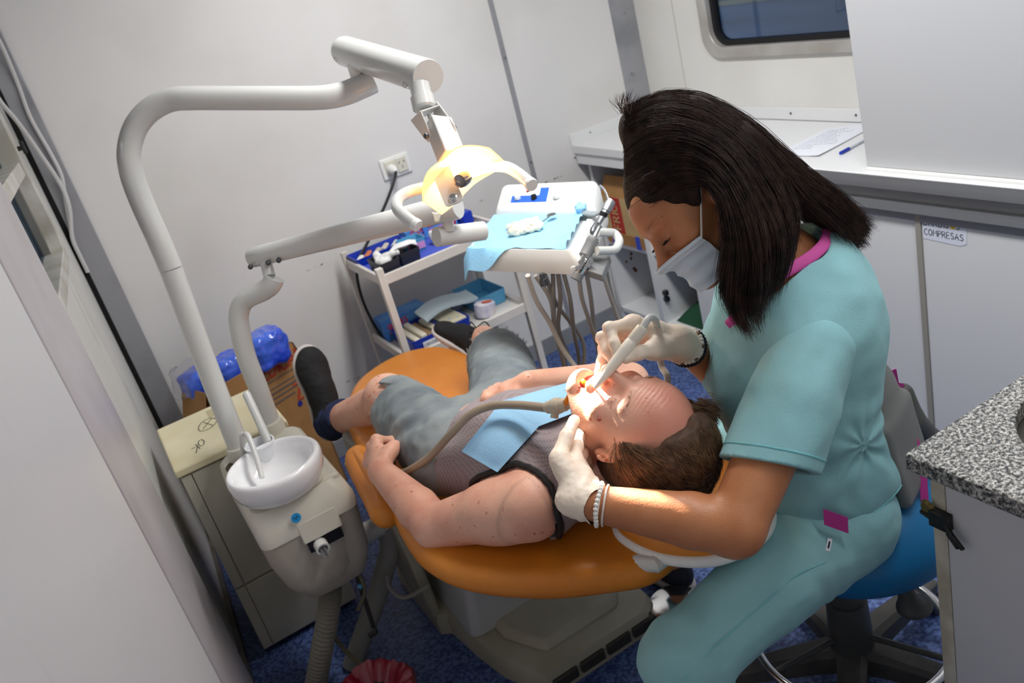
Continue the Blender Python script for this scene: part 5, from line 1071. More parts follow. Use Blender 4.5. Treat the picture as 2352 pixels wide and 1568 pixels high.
def strands(name, curves, r, m, parent, taper=True):
    """curves: (n, k, 3); each becomes a thin three-sided hair"""
    c = np.asarray(curves, float); n, k, _ = c.shape
    t = np.gradient(c, axis=1); t /= np.linalg.norm(t, axis=2)[..., None]+1e-12
    a = np.cross(t, np.array((.31, .52, .79))); a /= np.linalg.norm(a, axis=2)[..., None]+1e-12; b = np.cross(t, a)
    rad = np.broadcast_to(np.asarray(r, float).reshape(-1, 1), (n, k)).copy()
    if taper: rad = rad*np.concatenate([np.ones(k-k//3), np.linspace(1, .25, k//3)])[None]
    v = np.stack([c+rad[..., None]*(math.cos(w)*a+math.sin(w)*b) for w in (0, 2.094, 4.189)], 2)          # n,k,3,3
    base = (np.arange(n)[:, None]*k+np.arange(k-1)[None])*3
    F = np.stack([np.stack([base+i, base+(i+1) % 3, base+3+(i+1) % 3, base+3+i], -1) for i in range(3)], 2).reshape(-1, 4)
    return mesh_obj(name, v.reshape(-1, 3), F, m, parent)
def soft_tints(ob, m, layers):
    """natural skin colouring: each layer = (attribute name, weight function of points, colour), mixed softly into material m"""
    me = ob.data; co = np.empty(len(me.vertices)*3, np.float32); me.vertices.foreach_get('co', co); p = co.reshape(-1, 3).astype(float)+wloc(ob)
    nt = m.node_tree; b = nt.nodes['Principled BSDF']
    for nm, f, col in layers:
        at = me.attributes.new(nm, 'FLOAT', 'POINT'); at.data.foreach_set('value', np.clip(f(p), 0, 1).astype(np.float32))
        an = nt.nodes.new('ShaderNodeAttribute'); an.attribute_name = nm; mx = nt.nodes.new('ShaderNodeMix'); mx.data_type = 'RGBA'
        src = b.inputs['Base Color'].links[0].from_socket; nt.links.new(an.outputs['Fac'], mx.inputs[0]); nt.links.new(src, mx.inputs[6]); mx.inputs[7].default_value = lin(col); nt.links.new(mx.outputs[2], b.inputs['Base Color'])
def hair_material(name, c1, c2, rough=.38):
    m = mat(name, c1, rough, rgb2=c2, vscale=60, lo=.3, hi=.7, spec=.5); return m
# ------------------------------------------------------------------ the patient
pale = skin_material('pale_skin', (226, 176, 152), (212, 152, 130), 14, freckle=(214, 176, 158))
pale_red = skin_material('flushed_skin', (214, 148, 128), (204, 132, 112), 20)
lipm = mat('lip_skin', (190, 104, 96), .35, sss=.15)
pt = thing('person', 'man lying back in the dental chair in grey tank top and denim shorts, mouth open', 'person', (.62, 1.5, .62))
kz_ = nrm(RT*.77-UP*.13-FW*.60); kr_ = nrm(RT*.70+UP*.48+FW*.53); kd_ = (kz_@kr_)/2
kz_, kr_ = nrm(kz_-kd_*kr_), nrm(kr_-kd_*kz_); kf_ = nrm(np.cross(kz_, kr_)); PR = ortho(kf_, kz_)
PSC = 1.0
PHc = P(1436, 896, 1.455)-PSC*(.078*PR[1]-.025*PR[2])
p_head, PL = head_parts(PHc, PR, PSC, mouth=.014, es=.84)
Lsh, Lel, Lwr = PZ(1216, 1162, .730), PZ(990, 1205, .675), PZ(874, 1082, .705)
Lel = Lsh+nrm(Lel-Lsh)*.275; Lel[2] = .672; Lel = PZ(1000, 1208, .668)
Rsh = V(.795, 1.36, .700); Rel = V(.945, 1.56, .685); Rwr = PZ(1215, 880, .818)
Nk = V(.675, 1.235, .765)
Lh, Rh = V(.505, 1.655, .675), V(.690, 1.695, .670)
Lkn, Rkn = P(893, 915, 2.33), P(1142, 818, 2.43); Lan, Ran = P(768, 966, 2.66), P(1112, 776, 2.80)
TX = nrm(Rsh-Lsh); TY = nrm(((Lh+Rh)/2-Nk)*V(1, 1, 0)); TR = np.array([TX, nrm(TY-TX*(TY@TX)), np.cross(TX, nrm(TY-TX*(TY@TX)))])
if TR[2][2] < 0: TR[2] = -TR[2]
mid = (Lsh+Rsh)/2; pel = (Lh+Rh)/2
torso = [('u', ell(mid+(pel-mid)*.25+V(0, 0, .018), (.158, .20, .110), TR), .02), ('u', ell(mid+(pel-mid)*.62+V(0, 0, .008), (.152, .19, .100), TR), .05), ('u', ell(pel+V(0, -.02, -.004), (.170, .14, .094), TR), .05),
         ('u', chain([Lsh, mid+V(.01, -.02, .03), Rsh], [.058, .072, .058]), .04)]
neck = [('u', cone(Nk+V(0, .03, -.005), PL(0, -.02, -.06), .066, .058), .03)]
def limb(pts, rs, k=.02): return [('u', chain(pts, rs), k)]
larm = limb([Lsh, Lsh*.55+Lel*.45+V(0, 0, .004), Lel], [.060, .056, .044], .03)+limb([Lel, Lel*.7+Lwr*.3, Lwr], [.043, .045, .029], .015)+[('u', ell(Lsh*.72+Lel*.28+V(-.006, .0, .002), (.054, .062, .054)), .03)]
rarm = limb([Rsh, Rel], [.058, .044], .03)+limb([Rel, Rel*.68+Rwr*.32, Rwr], [.043, .044, .028], .015)
lleg = limb([Lh, Lh*.5+Lkn*.5, Lkn], [.088, .080, .060], .04)+limb([Lkn, Lkn*.68+Lan*.32-V(0, 0, .012), Lan], [.060, .061, .042], .015)+[('u', ell(Lkn+V(-.005, -.01, .012), (.054, .054, .054)), .03)]
rleg = limb([Rh, Rh*.5+Rkn*.5, Rkn], [.088, .080, .060], .04)+limb([Rkn, Rkn*.68+Ran*.32-V(0, 0, .012), Ran], [.060, .060, .041], .015)
# hands
lf = nrm(PZ(856, 1018, .70)-Lwr+V(0, .03, .02)); ldor = nrm(V(-.80, -.10, .62)); lside = nrm(V(.55, .05, .8))
hl = hand_joints(Lwr, lf, ldor, lside, [(1.25, 1.5, .9), (1.3, 1.5, .9), (1.35, 1.5, .9), (1.4, 1.5, .9)], .02, 1.05, ((.75, .35, -.55), (.8, -.1, -.6), (.55, -.5, -.6)))
rf = nrm(PZ(1150, 890, .81)-Rwr+V(-.03, .01, -.01)); hr = hand_joints(Rwr, rf, nrm(V(.1, .1, 1)), nrm(V(-.3, -1, .1)), [(.55, .8, .5), (.6, .85, .5), (.65, .9, .5), (.7, .9, .5)], .05, 1.05, ((.75, .6, -.35), (.9, .15, -.45), (.95, -.1, -.3)))
hlo, hro = hand_ops(*hl, ldor, 1.05), hand_ops(*hr, nrm(V(.1, .1, 1)), 1.05)
def wrinkles(p):
    q = (p-PHc)@np.array(PR).T/PSC; w = np.exp(-((q[:, 2]-.030)/.022)**2)*np.clip((q[:, 1]-.05)/.02, 0, 1)*np.clip(1-np.abs(q[:, 0])/.055, 0, 1)
    w2 = np.exp(-((np.abs(q[:, 0])-.040)/.010)**2)*np.exp(-((q[:, 2]+.025)/.014)**2)*np.clip((q[:, 1]-.04)/.02, 0, 1)
    lid = np.exp(-((q[:, 2]+.0295+.10*(np.abs(q[:, 0])-.032)**2*30)/.0016)**2)*np.exp(-((np.abs(q[:, 0])-.032)/.013)**2)*np.clip((q[:, 1]-.06)/.01, 0, 1)
    return w*.0012*np.sin(q[:, 2]*900+6*np.abs(q[:, 0])*20+2*np.sin(q[:, 0]*60))+w2*.0006*np.sin(q[:, 2]*1400+np.abs(q[:, 0])*700)+lid*.0014
p_ops = torso+neck+larm+rarm+lleg+rleg+hlo+hro+p_head
full = sdf_of(p_ops)
hb = (PHc-.17, PHc+.17)
def p_mi(c):
    q = (c-PHc)@np.array(PR).T/PSC; r = np.zeros(len(c), int)
    hd = (np.abs(q) < .16).all(1)&(q[:, 1] > -.05)
    fl = hd & (((q[:, 2] > .03) & (q[:, 1] > .02)) | ((np.abs(q[:, 0]) < .02) & (q[:, 1] > .098) & (q[:, 2] < -.035)))
    lp = hd & (np.abs(q[:, 0]) < .024) & (q[:, 1] > .076) & (((q[:, 2] < -.083) & (q[:, 2] > -.094)) | ((q[:, 2] < -.113) & (q[:, 2] > -.127)))
    mo = hd & (np.abs(q[:, 0]) < .024) & (q[:, 1] < .079) & (q[:, 1] > .03) & (q[:, 2] < -.09) & (q[:, 2] > -.118) ; r[mo] = 3
    return r
allp = np.array([Lsh, Rsh, Lel, Rel, Lh, Rh, Lkn, Rkn, Lan, Ran, Lwr, Rwr])
p_ops_h = p_ops+[('d', wrinkles, 0)]
bx_ = [(PHc-V(.165, .15, .16), PHc+V(.165, .165, .165), .0021)]
ymax = bx_[0][1][1]
hlc, hrc = np.mean([q for f in hl[1] for q in f], 0), np.mean([q for f in hr[1] for q in f], 0)
body_boxes = bx_+[(V(.22, ymax-.008, .56), V(1.08, 1.95, .96), .0045), (V(.22, 1.93, .36), V(1.08, 2.75, .80), .0055), (V(.22, .98, .56), V(bx_[0][0][0]+.006, ymax, .96), .0045), (V(bx_[0][1][0]-.006, .98, .56), V(1.08, ymax, .96), .0045)]
pbody = body_mesh('body', p_ops_h, body_boxes, [pale, pale_red, lipm, mat('mouth_inside', (120, 40, 40), .4)], pt, p_mi)
def pq(p): return (p-PHc)@np.array(PR).T/PSC
def flush(p):
    q = pq(p); fore = np.clip((q[:, 2]-.005)/.05, 0, 1)*np.clip((q[:, 1]-.0)/.05, 0, 1); nose = np.exp(-((q[:, 0]/.016)**2+((q[:, 1]-.110)/.016)**2+((q[:, 2]+.055)/.020)**2)); ck = np.exp(-(((np.abs(q[:, 0])-.045)/.025)**2+((q[:, 1]-.07)/.03)**2+((q[:, 2]+.055)/.025)**2)); return (fore*.8+nose*.9+ck*.5)*(np.linalg.norm(q, axis=1) < .17)
def lips(p):
    q = pq(p); return (np.exp(-((q[:, 2]+.0885)/.005)**4)+np.exp(-((q[:, 2]+.1205)/.006)**4))*np.clip((.023-np.abs(q[:, 0]))/.005, 0, 1)*np.clip((q[:, 1]-.074)/.006, 0, 1)*.85
soft_tints(pbody, pale, [('flush', flush, (206, 132, 112)), ('lips', lips, (186, 100, 92)), ('beard', lambda p: .35*np.clip((-.06-pq(p)[:, 2])/.03, 0, 1)*np.clip((pq(p)[:, 1]-.0)/.04, 0, 1)*(np.linalg.norm(pq(p), axis=1) < .18)*(.7+.5*noise(p, 400)), (170, 124, 104))])
# mole and eyebrows
mb = MB(); mq = hit(full, 1376, 962, 1.1, 1.8, .002); mb.ball(mq, .0042, 10); mb.build('mole', mat('mole_skin', (168, 88, 74), .5), pt)
# teeth just inside the lips
mb = MB(); tp = [PL(.019*math.sin(a), .068+.010*math.cos(a), -.0935) for a in np.linspace(-1.2, 1.2, 9)]
for q in tp: mb.box((-.0032, -.002, -.004), (.0032, .002, .004), np.array(PR), q)
mb.build('teeth', mat('tooth_enamel', (232, 224, 206), .25), pt)
# hair: short brown, receding
brown = hair_material('short_brown_hair', (84, 60, 44), (140, 108, 78), .45); brown2 = mat('hair_scalp', (66, 46, 34), .7, rgb2=(96, 70, 52), vscale=80)
def hair_mask(q): return ((q[:, 1] < .040-.25*np.clip(.10-q[:, 2], 0, .1)) & (q[:, 2] > .055)) | ((q[:, 1] < .012) & (q[:, 2] > -.030)) | ((q[:, 1] < .036) & (q[:, 2] > -.035) & (np.abs(q[:, 0]) > .055) & (q[:, 1] > .008)) | ((q[:, 1] < .03) & (q[:, 2] > .0) & (np.abs(q[:, 0]) > .058)) | ((q[:, 1] < -.02) & (q[:, 2] > -.10))
hs = Sdf(); RRp = np.array(PR); hs.add(ell(PL(0, -.022, .022), np.array((.086, .112, .104))*PSC, RRp)).add(ell(PL(0, -.06, -.02), np.array((.070, .060, .078))*PSC, RRp), .03)
hs.keep(half(PL(0, .030, .055), nrm(PR[1]*1.0-PR[2]*.50)), .02).keep(half(PL(0, -.035, -.075), nrm(-PR[2]+PR[1]*.55)), .02).disp(lambda p: .004*noise(p, 55)+.005*noise(p, 22))
for s in (-1, 1): hs.cut(ell(PL(s*.084, .006, -.034), np.array((.03, .028, .034)), RRp), .01)
organic('hair', hs, PHc-.17, PHc+.17, .003, brown2, pt); hair_p = pt.children[-1]
u = RNG.standard_normal((44000, 3)); u /= np.linalg.norm(u, axis=1)[:, None]; q = u*np.array((.085, .111, .103))+np.array((0, -.022, .022))
keep = hair_mask(q) & ~((np.abs(q[:, 0]) > .05) & (q[:, 1] > -.03) & (q[:, 2] < -.004)) & (q[:, 1] > -.125); q = q[keep][:15000]; nrmq = u[keep][:15000]
cur = []
for a, n0 in zip(q, nrmq):
    L_ = .034+.034*RNG.random(); nl = nrm(n0/np.array((.085, .111, .103))); fl_ = np.array((0, -.62, .62))+.5*np.array([math.sin(a[0]*90+a[2]*60), .4*math.sin(a[2]*110), math.cos(a[0]*70)])*.45+RNG.standard_normal(3)*.16
    if a[2] < .0: fl_ = np.array((0, -.70, -.05))+.3*np.array([0, math.sin(a[2]*120), math.cos(a[1]*90)])+RNG.standard_normal(3)*.16
    d = nrm(nl*.16+nrm(fl_-nl*(fl_@nl))*1.0); pts = [a.copy()]
    for s in range(6):
        pp_ = pts[-1]+d*L_/6; rr_l = pp_-np.array((0, -.022, .022)); kk_ = np.linalg.norm(rr_l/np.array((.085, .111, .103))); g_ = nrm(rr_l/np.array((.085, .111, .103))**2); d = nrm(d-g_*max(0, d@g_)*.6+RNG.standard_normal(3)*.05)
        if kk_ < 1.0: pp_ = np.array((0, -.022, .022))+rr_l/kk_
        pts.append(pp_)
    cur.append([PL(*x) for x in pts])
# front tuft of longer curls on the far side
for i in range(700):
    a = np.array((.035+.035*RNG.random(), .015+.03*RNG.random(), .068+.012*RNG.random())); d = nrm(np.array((.45, .0, .75))+RNG.standard_normal(3)*.25); pts = [a]
    for s in range(6): d = nrm(d+np.array((.02, -.30, .02))+RNG.standard_normal(3)*.10); pts.append(pts[-1]+d*.0065)
    cur.append([PL(*x) for x in pts])
cur = np.array(cur); gi = RNG.random(len(cur))
strands('hair_strands', cur, .00024+.00018*RNG.random(len(cur)), brown, hair_p)
for s in (-1, 1):
    br = []
    for i in range(110):
        t = RNG.random(); b0 = np.array((s*(.014+.034*t), .0965-.020*t**1.5, .003+.004*math.sin(t*2.5)+.004*(RNG.random()-.5))); p0 = PL(*b0); d = nrm(np.array((s*.9, -.1, .35))+RNG.standard_normal(3)*.2); br.append([p0+(PR[0]*d[0]+PR[1]*d[1]+PR[2]*d[2])*l for l in np.linspace(-.001, .008, 4)])
    strands('eyebrow_hairs', np.array(br), .00028, brown, hair_p)
# tank top
tank_m = bpy.data.materials.new('grey_mesh_jersey'); tank_m.use_nodes = True; nt = tank_m.node_tree; b = nt.nodes['Principled BSDF']; b.inputs['Roughness'].default_value = .75
tc = nt.nodes.new('ShaderNodeTexCoord'); vo = nt.nodes.new('ShaderNodeTexVoronoi'); vo.inputs['Scale'].default_value = 230; vo.inputs['Randomness'].default_value = .15; cr = nt.nodes.new('ShaderNodeValToRGB'); cr.color_ramp.elements[0].position = .18; cr.color_ramp.elements[0].color = lin((76, 68, 74)); cr.color_ramp.elements[1].position = .36; cr.color_ramp.elements[1].color = lin((150, 140, 144))
nt.links.new(tc.outputs['Object'], vo.inputs['Vector']); nt.links.new(vo.outputs['Distance'], cr.inputs[0]); nt.links.new(cr.outputs[0], b.inputs['Base Color'])
tank0 = [('u', ell(mid+(pel-mid)*.25+V(0, 0, .018), (.166, .205, .118), TR), .02), ('u', ell(mid+(pel-mid)*.62+V(0, 0, .008), (.160, .20, .109), TR), .05), ('u', ell(pel+V(0, -.05, -.004), (.176, .12, .099), TR), .05), ('u', chain([Lsh+V(.012, 0, -.004), mid+V(.01, -.02, .03), Rsh], [.070, .084, .068]), .04)]
folds = lambda p: .003*noise(p*V(1, .5, 1), 26)+.003*noise(p, 11)+.002*np.sin(p@V(60, 25, 10)+3*noise(p, 6))
oR = Rsh+V(-.01, 0, 0); nR = nrm(V(1, -.15, .1))
tank = sdf_of(tank0).disp(folds).cut(ell(P(1186, 1172, 1.62), (.070, .080, .092)), .003).cut(cone(Lsh+V(-.01, .0, 0), Lel, .078, .085), .003).keep(half(oR, nR), .002).keep(half(pel-TR[1]*.05, TR[1]), .004).cut(ell(Nk+V(.0, -.06, .03), (.085, .09, .09)), .003)
tk = organic('tank_top', tank, V(.28, 1.08, .58), V(1.02, 1.95, .96), .0045, tank_m, pt)
black_piping = mat('black_piping', (22, 22, 24), .6)
tk0 = sdf_of(tank0).disp(folds); hole_a, hole_b = ell(P(1186, 1172, 1.62), (.070, .080, .092)), cone(Lsh+V(-.01, .0, 0), Lel, .078, .085); arm_hole = []
for w in np.linspace(-2.9, 1.35, 44):
    for r_ in np.arange(30, 190, 3.):
        q = hit(tk0, 1190+math.cos(w)*r_, 1172+math.sin(w)*r_, 1.3, 1.85, .004)
        if q is not None and min(hole_a(q[None])[0], hole_b(q[None])[0]) > 0: arm_hole.append(q); break
arm_hole = [q for i, q in enumerate(arm_hole) if i == 0 or np.linalg.norm(q-arm_hole[i-1]) < .09]
if len(arm_hole) > 4: mb = MB(); mb.tube(spline(arm_hole, 130), .0066, 8); mb.build('armhole_piping', black_piping, tk)
rg = ring_on(sdf_of(tank0), Rsh+nR*((oR-Rsh)@nR), nR, 50); mb = MB(); mb.tube(rg, .0062, 8, cap=False); mb.build('armhole_piping', black_piping, tk)
# shorts
denim = mat('washed_denim', (142, 150, 152), .85, rgb2=(104, 116, 124), vscale=9, detail=8, bump=.5, bscale=420, lo=.32, hi=.6)
Lhem = Lkn+(Lh-Lkn)*.26; Rhem = Rkn+(Rh-Rkn)*.02
sh0 = [('u', ell(pel+V(0, -.03, .0), (.184, .15, .110), TR), .03), ('u', ell(pel-TR[1]*.09, (.168, .10, .104), TR), .04), ('u', chain([Lh, Lh*.5+Lkn*.5, Lhem+(Lkn-Lh)*.1], [.100, .094, .084]), .04), ('u', chain([Rh, Rh*.5+Rkn*.5, Rhem+(Rkn-Rh)*.12], [.100, .094, .086]), .04)]
dfold = lambda p: .004*noise(p*V(1, .6, 1), 20)+.003*noise(p, 45)+.0035*np.sin(p@V(20, 70, 30)+4*noise(p, 8))*np.exp(-((p[:, 1]-1.74)/.13)**2)
sho = sdf_of(sh0).disp(dfold).keep(half(pel+TR[1]*-.115, -TR[1]), .004)
dl, drr = nrm(Lkn-Lh), nrm(Rkn-Rh); fr_ = lambda p: .004*noise(p, 130)
sho.keep(lambda p: np.where((p-pel)@TX < 0, (p-Lhem)@dl, (p-Rhem)@drr)+fr_(p), .001)
for a, b_, r in ((Lhem, Lkn+dl*.1, .074), (Rhem, Rkn+drr*.1, .074)): sho.cut(cone(a-nrm(b_-a)*.03, b_, r, r), .003)
sh_ = organic('denim_shorts', sho, V(.30, 1.42, .48), V(1.08, 2.28, .88), .0045, denim, pt)
fr = []
for hem, d, r in ((Lhem, dl, .082), (Rhem, drr, .084)):
    a = nrm(np.cross(d, V(0, 0, 1))); b_ = np.cross(d, a)
    for i in range(420):
        w = RNG.random()*2*pi; p0 = hem+(a*math.cos(w)+b_*math.sin(w))*(r-.002); dd = nrm(d+RNG.standard_normal(3)*.55); fr.append([p0-d*.004+dd*l for l in np.linspace(0, .012+.008*RNG.random(), 4)])
strands('frayed_hem', np.array(fr), .0006, mat('denim_fray', (176, 180, 176), .9), sh_)
# sock and shoes
navy_sock = mat('navy_sock', (30, 40, 74), .9, bump=.5, bscale=260)
ld = nrm(Lan-Lkn); S = Sdf().add(chain([Lkn+(Lan-Lkn)*.80, Lan, Lan+ld*.03], [.053, .052, .052]), .01).keep(half(Lkn+(Lan-Lkn)*.80, -ld), .002).disp(lambda p: .002*np.sin(((p-Lan)@ld)*260)+.0015*noise(p, 60))
organic('sock', S, Lan-.14, Lan+.14, .004, navy_sock, pt)
shoe_m = mat('black_knit', (20, 20, 22), .8, bump=.4, bscale=300); sole_m = mat('pale_sole', (196, 188, 184), .6)
def shoe(an, leg, toe_dir, sole_dir, L=.285, name='shoe', sole=sole_m):
    """sneaker: an = ankle, toe_dir along the foot, sole_dir out of the sole"""
    t = nrm(toe_dir); s = nrm(sole_dir-t*(np.asarray(sole_dir)@t)); w = np.cross(t, s)
    heel = an+s*.070-t*.060; R_ = np.array([t, w, s]); z_ = 1.12
    S = Sdf().add(ell(heel+t*.050-s*.034, (.056, .042, .042), R_)).add(ell(heel+t*.145-s*.032, (.08, .046, .038), R_), .03).add(ell(heel+t*.230-s*.020, (.070, .053, .031), R_), .03).add(cone(an+s*.008, heel+t*.065-s*.035, .046, .045), .02).add(cone(an+s*.02, heel+t*.165-s*.038, .040, .033), .02)
    S.keep(half(heel-s*.007, s), .004).keep(half(an-s*.014+t*.0, -s-t*.12), .004).cut(cone(an-s*.05, an+s*.012, .034, .034), .004).disp(lambda p: .001*noise(p, 90))
    lo, hi = an-.33, an+.33
    sh = organic(name, S, lo, hi, .0042, shoe_m, pt)
    Z = Sdf().add(ell(heel+t*.056-s*.004, (.062, .045, .02), R_)).add(ell(heel+t*.157-s*.004, (.095, .045, .02), R_), .03).add(ell(heel+t*.230-s*.004, (.077, .056, .02), R_), .03).keep(half(heel+s*.010, s), .004).keep(half(heel-s*.010, -s), .004)
    organic('sole', Z, lo, hi, .0042, sole, sh)
    mb = MB()
    for k in range(5):
        c = heel+t*(.112+.029*k)-s*(.078-.009*k); mb.tube([c-w*.024+s*.012, c-w*.010-s*.002, c+w*.012+t*.012-s*.002, c+w*.024+t*.014+s*.012], .0026, 6)
    c = heel+t*.11-s*.085; mb.tube(spline([c, c+w*.03-s*.02, c+w*.045-t*.03, c+w*.02-t*.045, c], 24), .0022, 6); mb.tube(spline([c, c-w*.03-s*.022, c-w*.05-t*.02, c-w*.03-t*.05], 20), .0022, 6)
    mb.build('laces', mat('black_laces', (30, 30, 32), .8), sh); return sh
toeL = P(706, 868, 2.62)-P(748, 1010, 2.64); shoe(Lan, ld, toeL, P(690, 970, 2.75)-P(765, 965, 2.70)+FW*.12)
toeR = P(1026, 722, 2.98)-P(1118, 782, 2.82); shoe(Ran, nrm(Ran-Rkn), toeR, P(1030, 790, 2.9)-P(1090, 745, 2.86)+FW*.06)

# paper bib on the chest
chest = sdf_of(tank0+neck+larm)
chestr = sdf_of(tank0+rarm)
bib = thing('paper_bib', 'pale blue paper bib spread over the chest of the lying man', 'bib', (.62, 1.35, .87))
def bib_sheet(corners, na, nb_, lift, curl=None, surf=None):
    surf = surf or chest
    G = np.zeros((na, nb_, 3)); A, B, C_, D_ = [V(*c) for c in corners]
    for i, a in enumerate(np.linspace(0, 1, na)):
        for j, b in enumerate(np.linspace(0, 1, nb_)):
            px, py = (A*(1-a)*(1-b)+B*a*(1-b)+C_*a*b+D_*(1-a)*b); h_ = hit(surf, px, py, 1.0, 2.6, .008)
            G[i, j] = h_ if h_ is not None else np.nan
    D = np.linalg.norm(G-CPOS, axis=2); 
    for _ in range(60):                       # fill where the sheet runs past the body, then let it hang evenly
        bad = np.isnan(D)
        if not bad.any(): break
        Dn = np.pad(D, 1, constant_values=np.nan); st = np.stack([Dn[:-2, 1:-1], Dn[2:, 1:-1], Dn[1:-1, :-2], Dn[1:-1, 2:]]); mn = np.nanmean(st, 0) if True else 0; D[bad] = mn[bad]
    for _ in range(5):
        Dp = np.pad(D, 1, mode='edge'); D = np.minimum(D, (Dp[:-2, 1:-1]+Dp[2:, 1:-1]+Dp[1:-1, :-2]+Dp[1:-1, 2:])/4)
    for i, a in enumerate(np.linspace(0, 1, na)):
        for j, b in enumerate(np.linspace(0, 1, nb_)):
            px, py = (A*(1-a)*(1-b)+B*a*(1-b)+C_*a*b+D_*(1-a)*b); r = nrm(ray(px, py)); G[i, j] = CPOS+r*(D[i, j]-lift-(curl(a, b) if curl else 0))
    return G
import warnings; warnings.filterwarnings('ignore')
bib_m = mat('bib_paper', (150, 200, 236), .8, bump=.35, bscale=200)
G = bib_sheet([(1060, 1036), (1142, 1084), (1238, 978), (1152, 920)], 20, 22, .011, lambda a, b: .004*math.sin(a*pi)+.006*b*a)
mb = MB(); mb.grid(G, .0008); mb.build('near_half', bib_m, bib)
G = bib_sheet([(1152, 920), (1236, 979), (1322, 946), (1322, 873)], 16, 22, .012, lambda a, b: .004*math.sin(b*5), chestr)
mb = MB(); mb.grid(G, .0008); mb.build('upper_half', bib_m, bib)
G = bib_sheet([(1320, 874), (1318, 948), (1440, 960), (1440, 866)], 14, 16, .012, None, chestr)
mb = MB(); mb.grid(G, .0008); mb.build('neck_strip', bib_m, bib)
G = bib_sheet([(1420, 868), (1440, 960), (1556, 960), (1506, 870)], 16, 18, .006, None, chestr); mb = MB(); mb.grid(G, .0008); mb.build('far_corner', bib_m, bib)
G = np.array([[P(1232+a*-150+b*95, 982-a*30-b*40, 1.62) for a in np.linspace(0, 1, 2)] for b in np.linspace(0, 1, 2)])
# saliva ejector lying over the body
se = thing('saliva_ejector', 'taupe suction hose with an orange tip hooked in the man\'s mouth', 'suction tube', (.6, 1.4, .9))
ch2 = sdf_of(tank0+larm+hlo+sh0)
pp = [(905, 1086, 1.98), (935, 1082, 1.93), (985, 1050, 1.84), (1030, 1002, 1.77), (1080, 952, 1.74), (1130, 932, 1.72), (1190, 930, 1.66), (1262, 937, 1.58)]
mb = MB(); mb.tube(spline([P(*q) for q in pp], 60), .0085, 14); mb.build('hose', hose_taupe, se)
v0, v1 = P(1255, 936, 1.585), P(1302, 928, 1.545); mb = MB(); mb.tube(np.array([v0+(v1-v0)*t for t in (0, .1, .25, .4, .5, .7, .72, .9, 1)]), [.009, .012, .012, .015, .016, .014, .012, .0125, .0105], 18); vm = V(*((v0+v1)/2)); mb.tube([vm+UP*.012, vm-UP*.022-RT*.004], .0075, 12); mb.build('valve', mat('valve_plastic', (190, 182, 164), .4), se)
mth = PL(.0, .084, -.100); tipm = mat('orange_tip', (240, 140, 20), .3, sss=.2)
mb = MB(); mb.tube(spline([P(1298, 929, 1.548), P(1308, 908, 1.53), P(1325, 898, 1.51), P(1350, 896, 1.485), mth-PR[0]*.016+PR[1]*.004, mth-PR[0]*.008-PR[1]*.014], 30), .0042, 12); mb.build('tip', tipm, se)
# ------------------------------------------------------------------ the masked woman at work
tan = skin_material('tan_skin', (186, 124, 84), (170, 106, 68), 14)
wo = thing('person', 'masked woman in aqua scrubs with long dark hair leaning over the lying man', 'person', (1.02, 1.08, .45))
kzw, krw = nrm(-RT*.69+UP*.72-FW*.02), nrm(FW*.985-RT*.10-UP*.10)
WR = ortho(np.cross(kzw, krw), kzw)
WHc = P(1575, 452, 1.43)
w_head, WL = head_parts(WHc, WR, .97, fem=True)
wLsh, wLel, wLwr = P(1868, 800, 1.415), P(1688, 1212, 1.335), P(1342, 1152, 1.385)
wRsh, wRel, wRwr = P(1728, 615, 1.69), V(.985, 1.235, .775), P(1568, 790, 1.535)
wNk = P(1805, 575, 1.475); wPel = V(1.005, 1.065, .575)
wF = nrm(V(-.87, .50, 0)); wRt = nrm(V(.50, .87, 0)); wT = np.array([wRt, wF, V(0, 0, 1)])
chc = V(1.0, 1.06, .905)
wLhp, wRhp = P(1925, 1195, 1.60), V(1.07, 1.16, .565)
wLkn, wLan = P(1572, 1512, 1.50), V(.61, .96, .09)
wRkn, wRan = V(.945, 1.53, .49), V(.99, 1.615, .085)
w_torso = [('u', ell(chc, (.150, .110, .17), wT), .02), ('u', ell(V(1.0, 1.062, .73), (.135, .10, .15), wT), .05), ('u', ell(wPel, (.165, .125, .11), wT), .05), ('u', chain([wLsh, wNk*.75+chc*.25, wRsh], [.048, .055, .048]), .04)]
for s in (-1, 1): w_torso.append(('u', ell(chc+wRt*.065*s+wF*.095+V(0, 0, -.035), (.058, .05, .058), wT), .03))
w_neck = [('u', cone(wNk-V(0, 0, .02), WL(0, -.03, -.07), .056, .050), .03)]
w_larm = limb([wLsh, wLsh*.5+wLel*.5, wLel], [.052, .050, .045], .03)+limb([wLel, wLel*.72+wLwr*.28, wLwr], [.044, .044, .027], .015)
w_rarm = limb([wRsh, wRel], [.050, .042], .03)+limb([wRel, wRel*.7+wRwr*.3, wRwr], [.042, .041, .027], .015)
w_legs = limb([wLhp, wLhp*.5+wLkn*.5, wLkn], [.090, .074, .058], .04)+limb([wLkn, wLkn*.7+wLan*.3, wLan], [.058, .054, .036], .02)+limb([wRhp, wRhp*.5+wRkn*.5, wRkn], [.095, .084, .062], .04)+limb([wRkn, wRkn*.7+wRan*.3, wRan], [.058, .054, .036], .02)
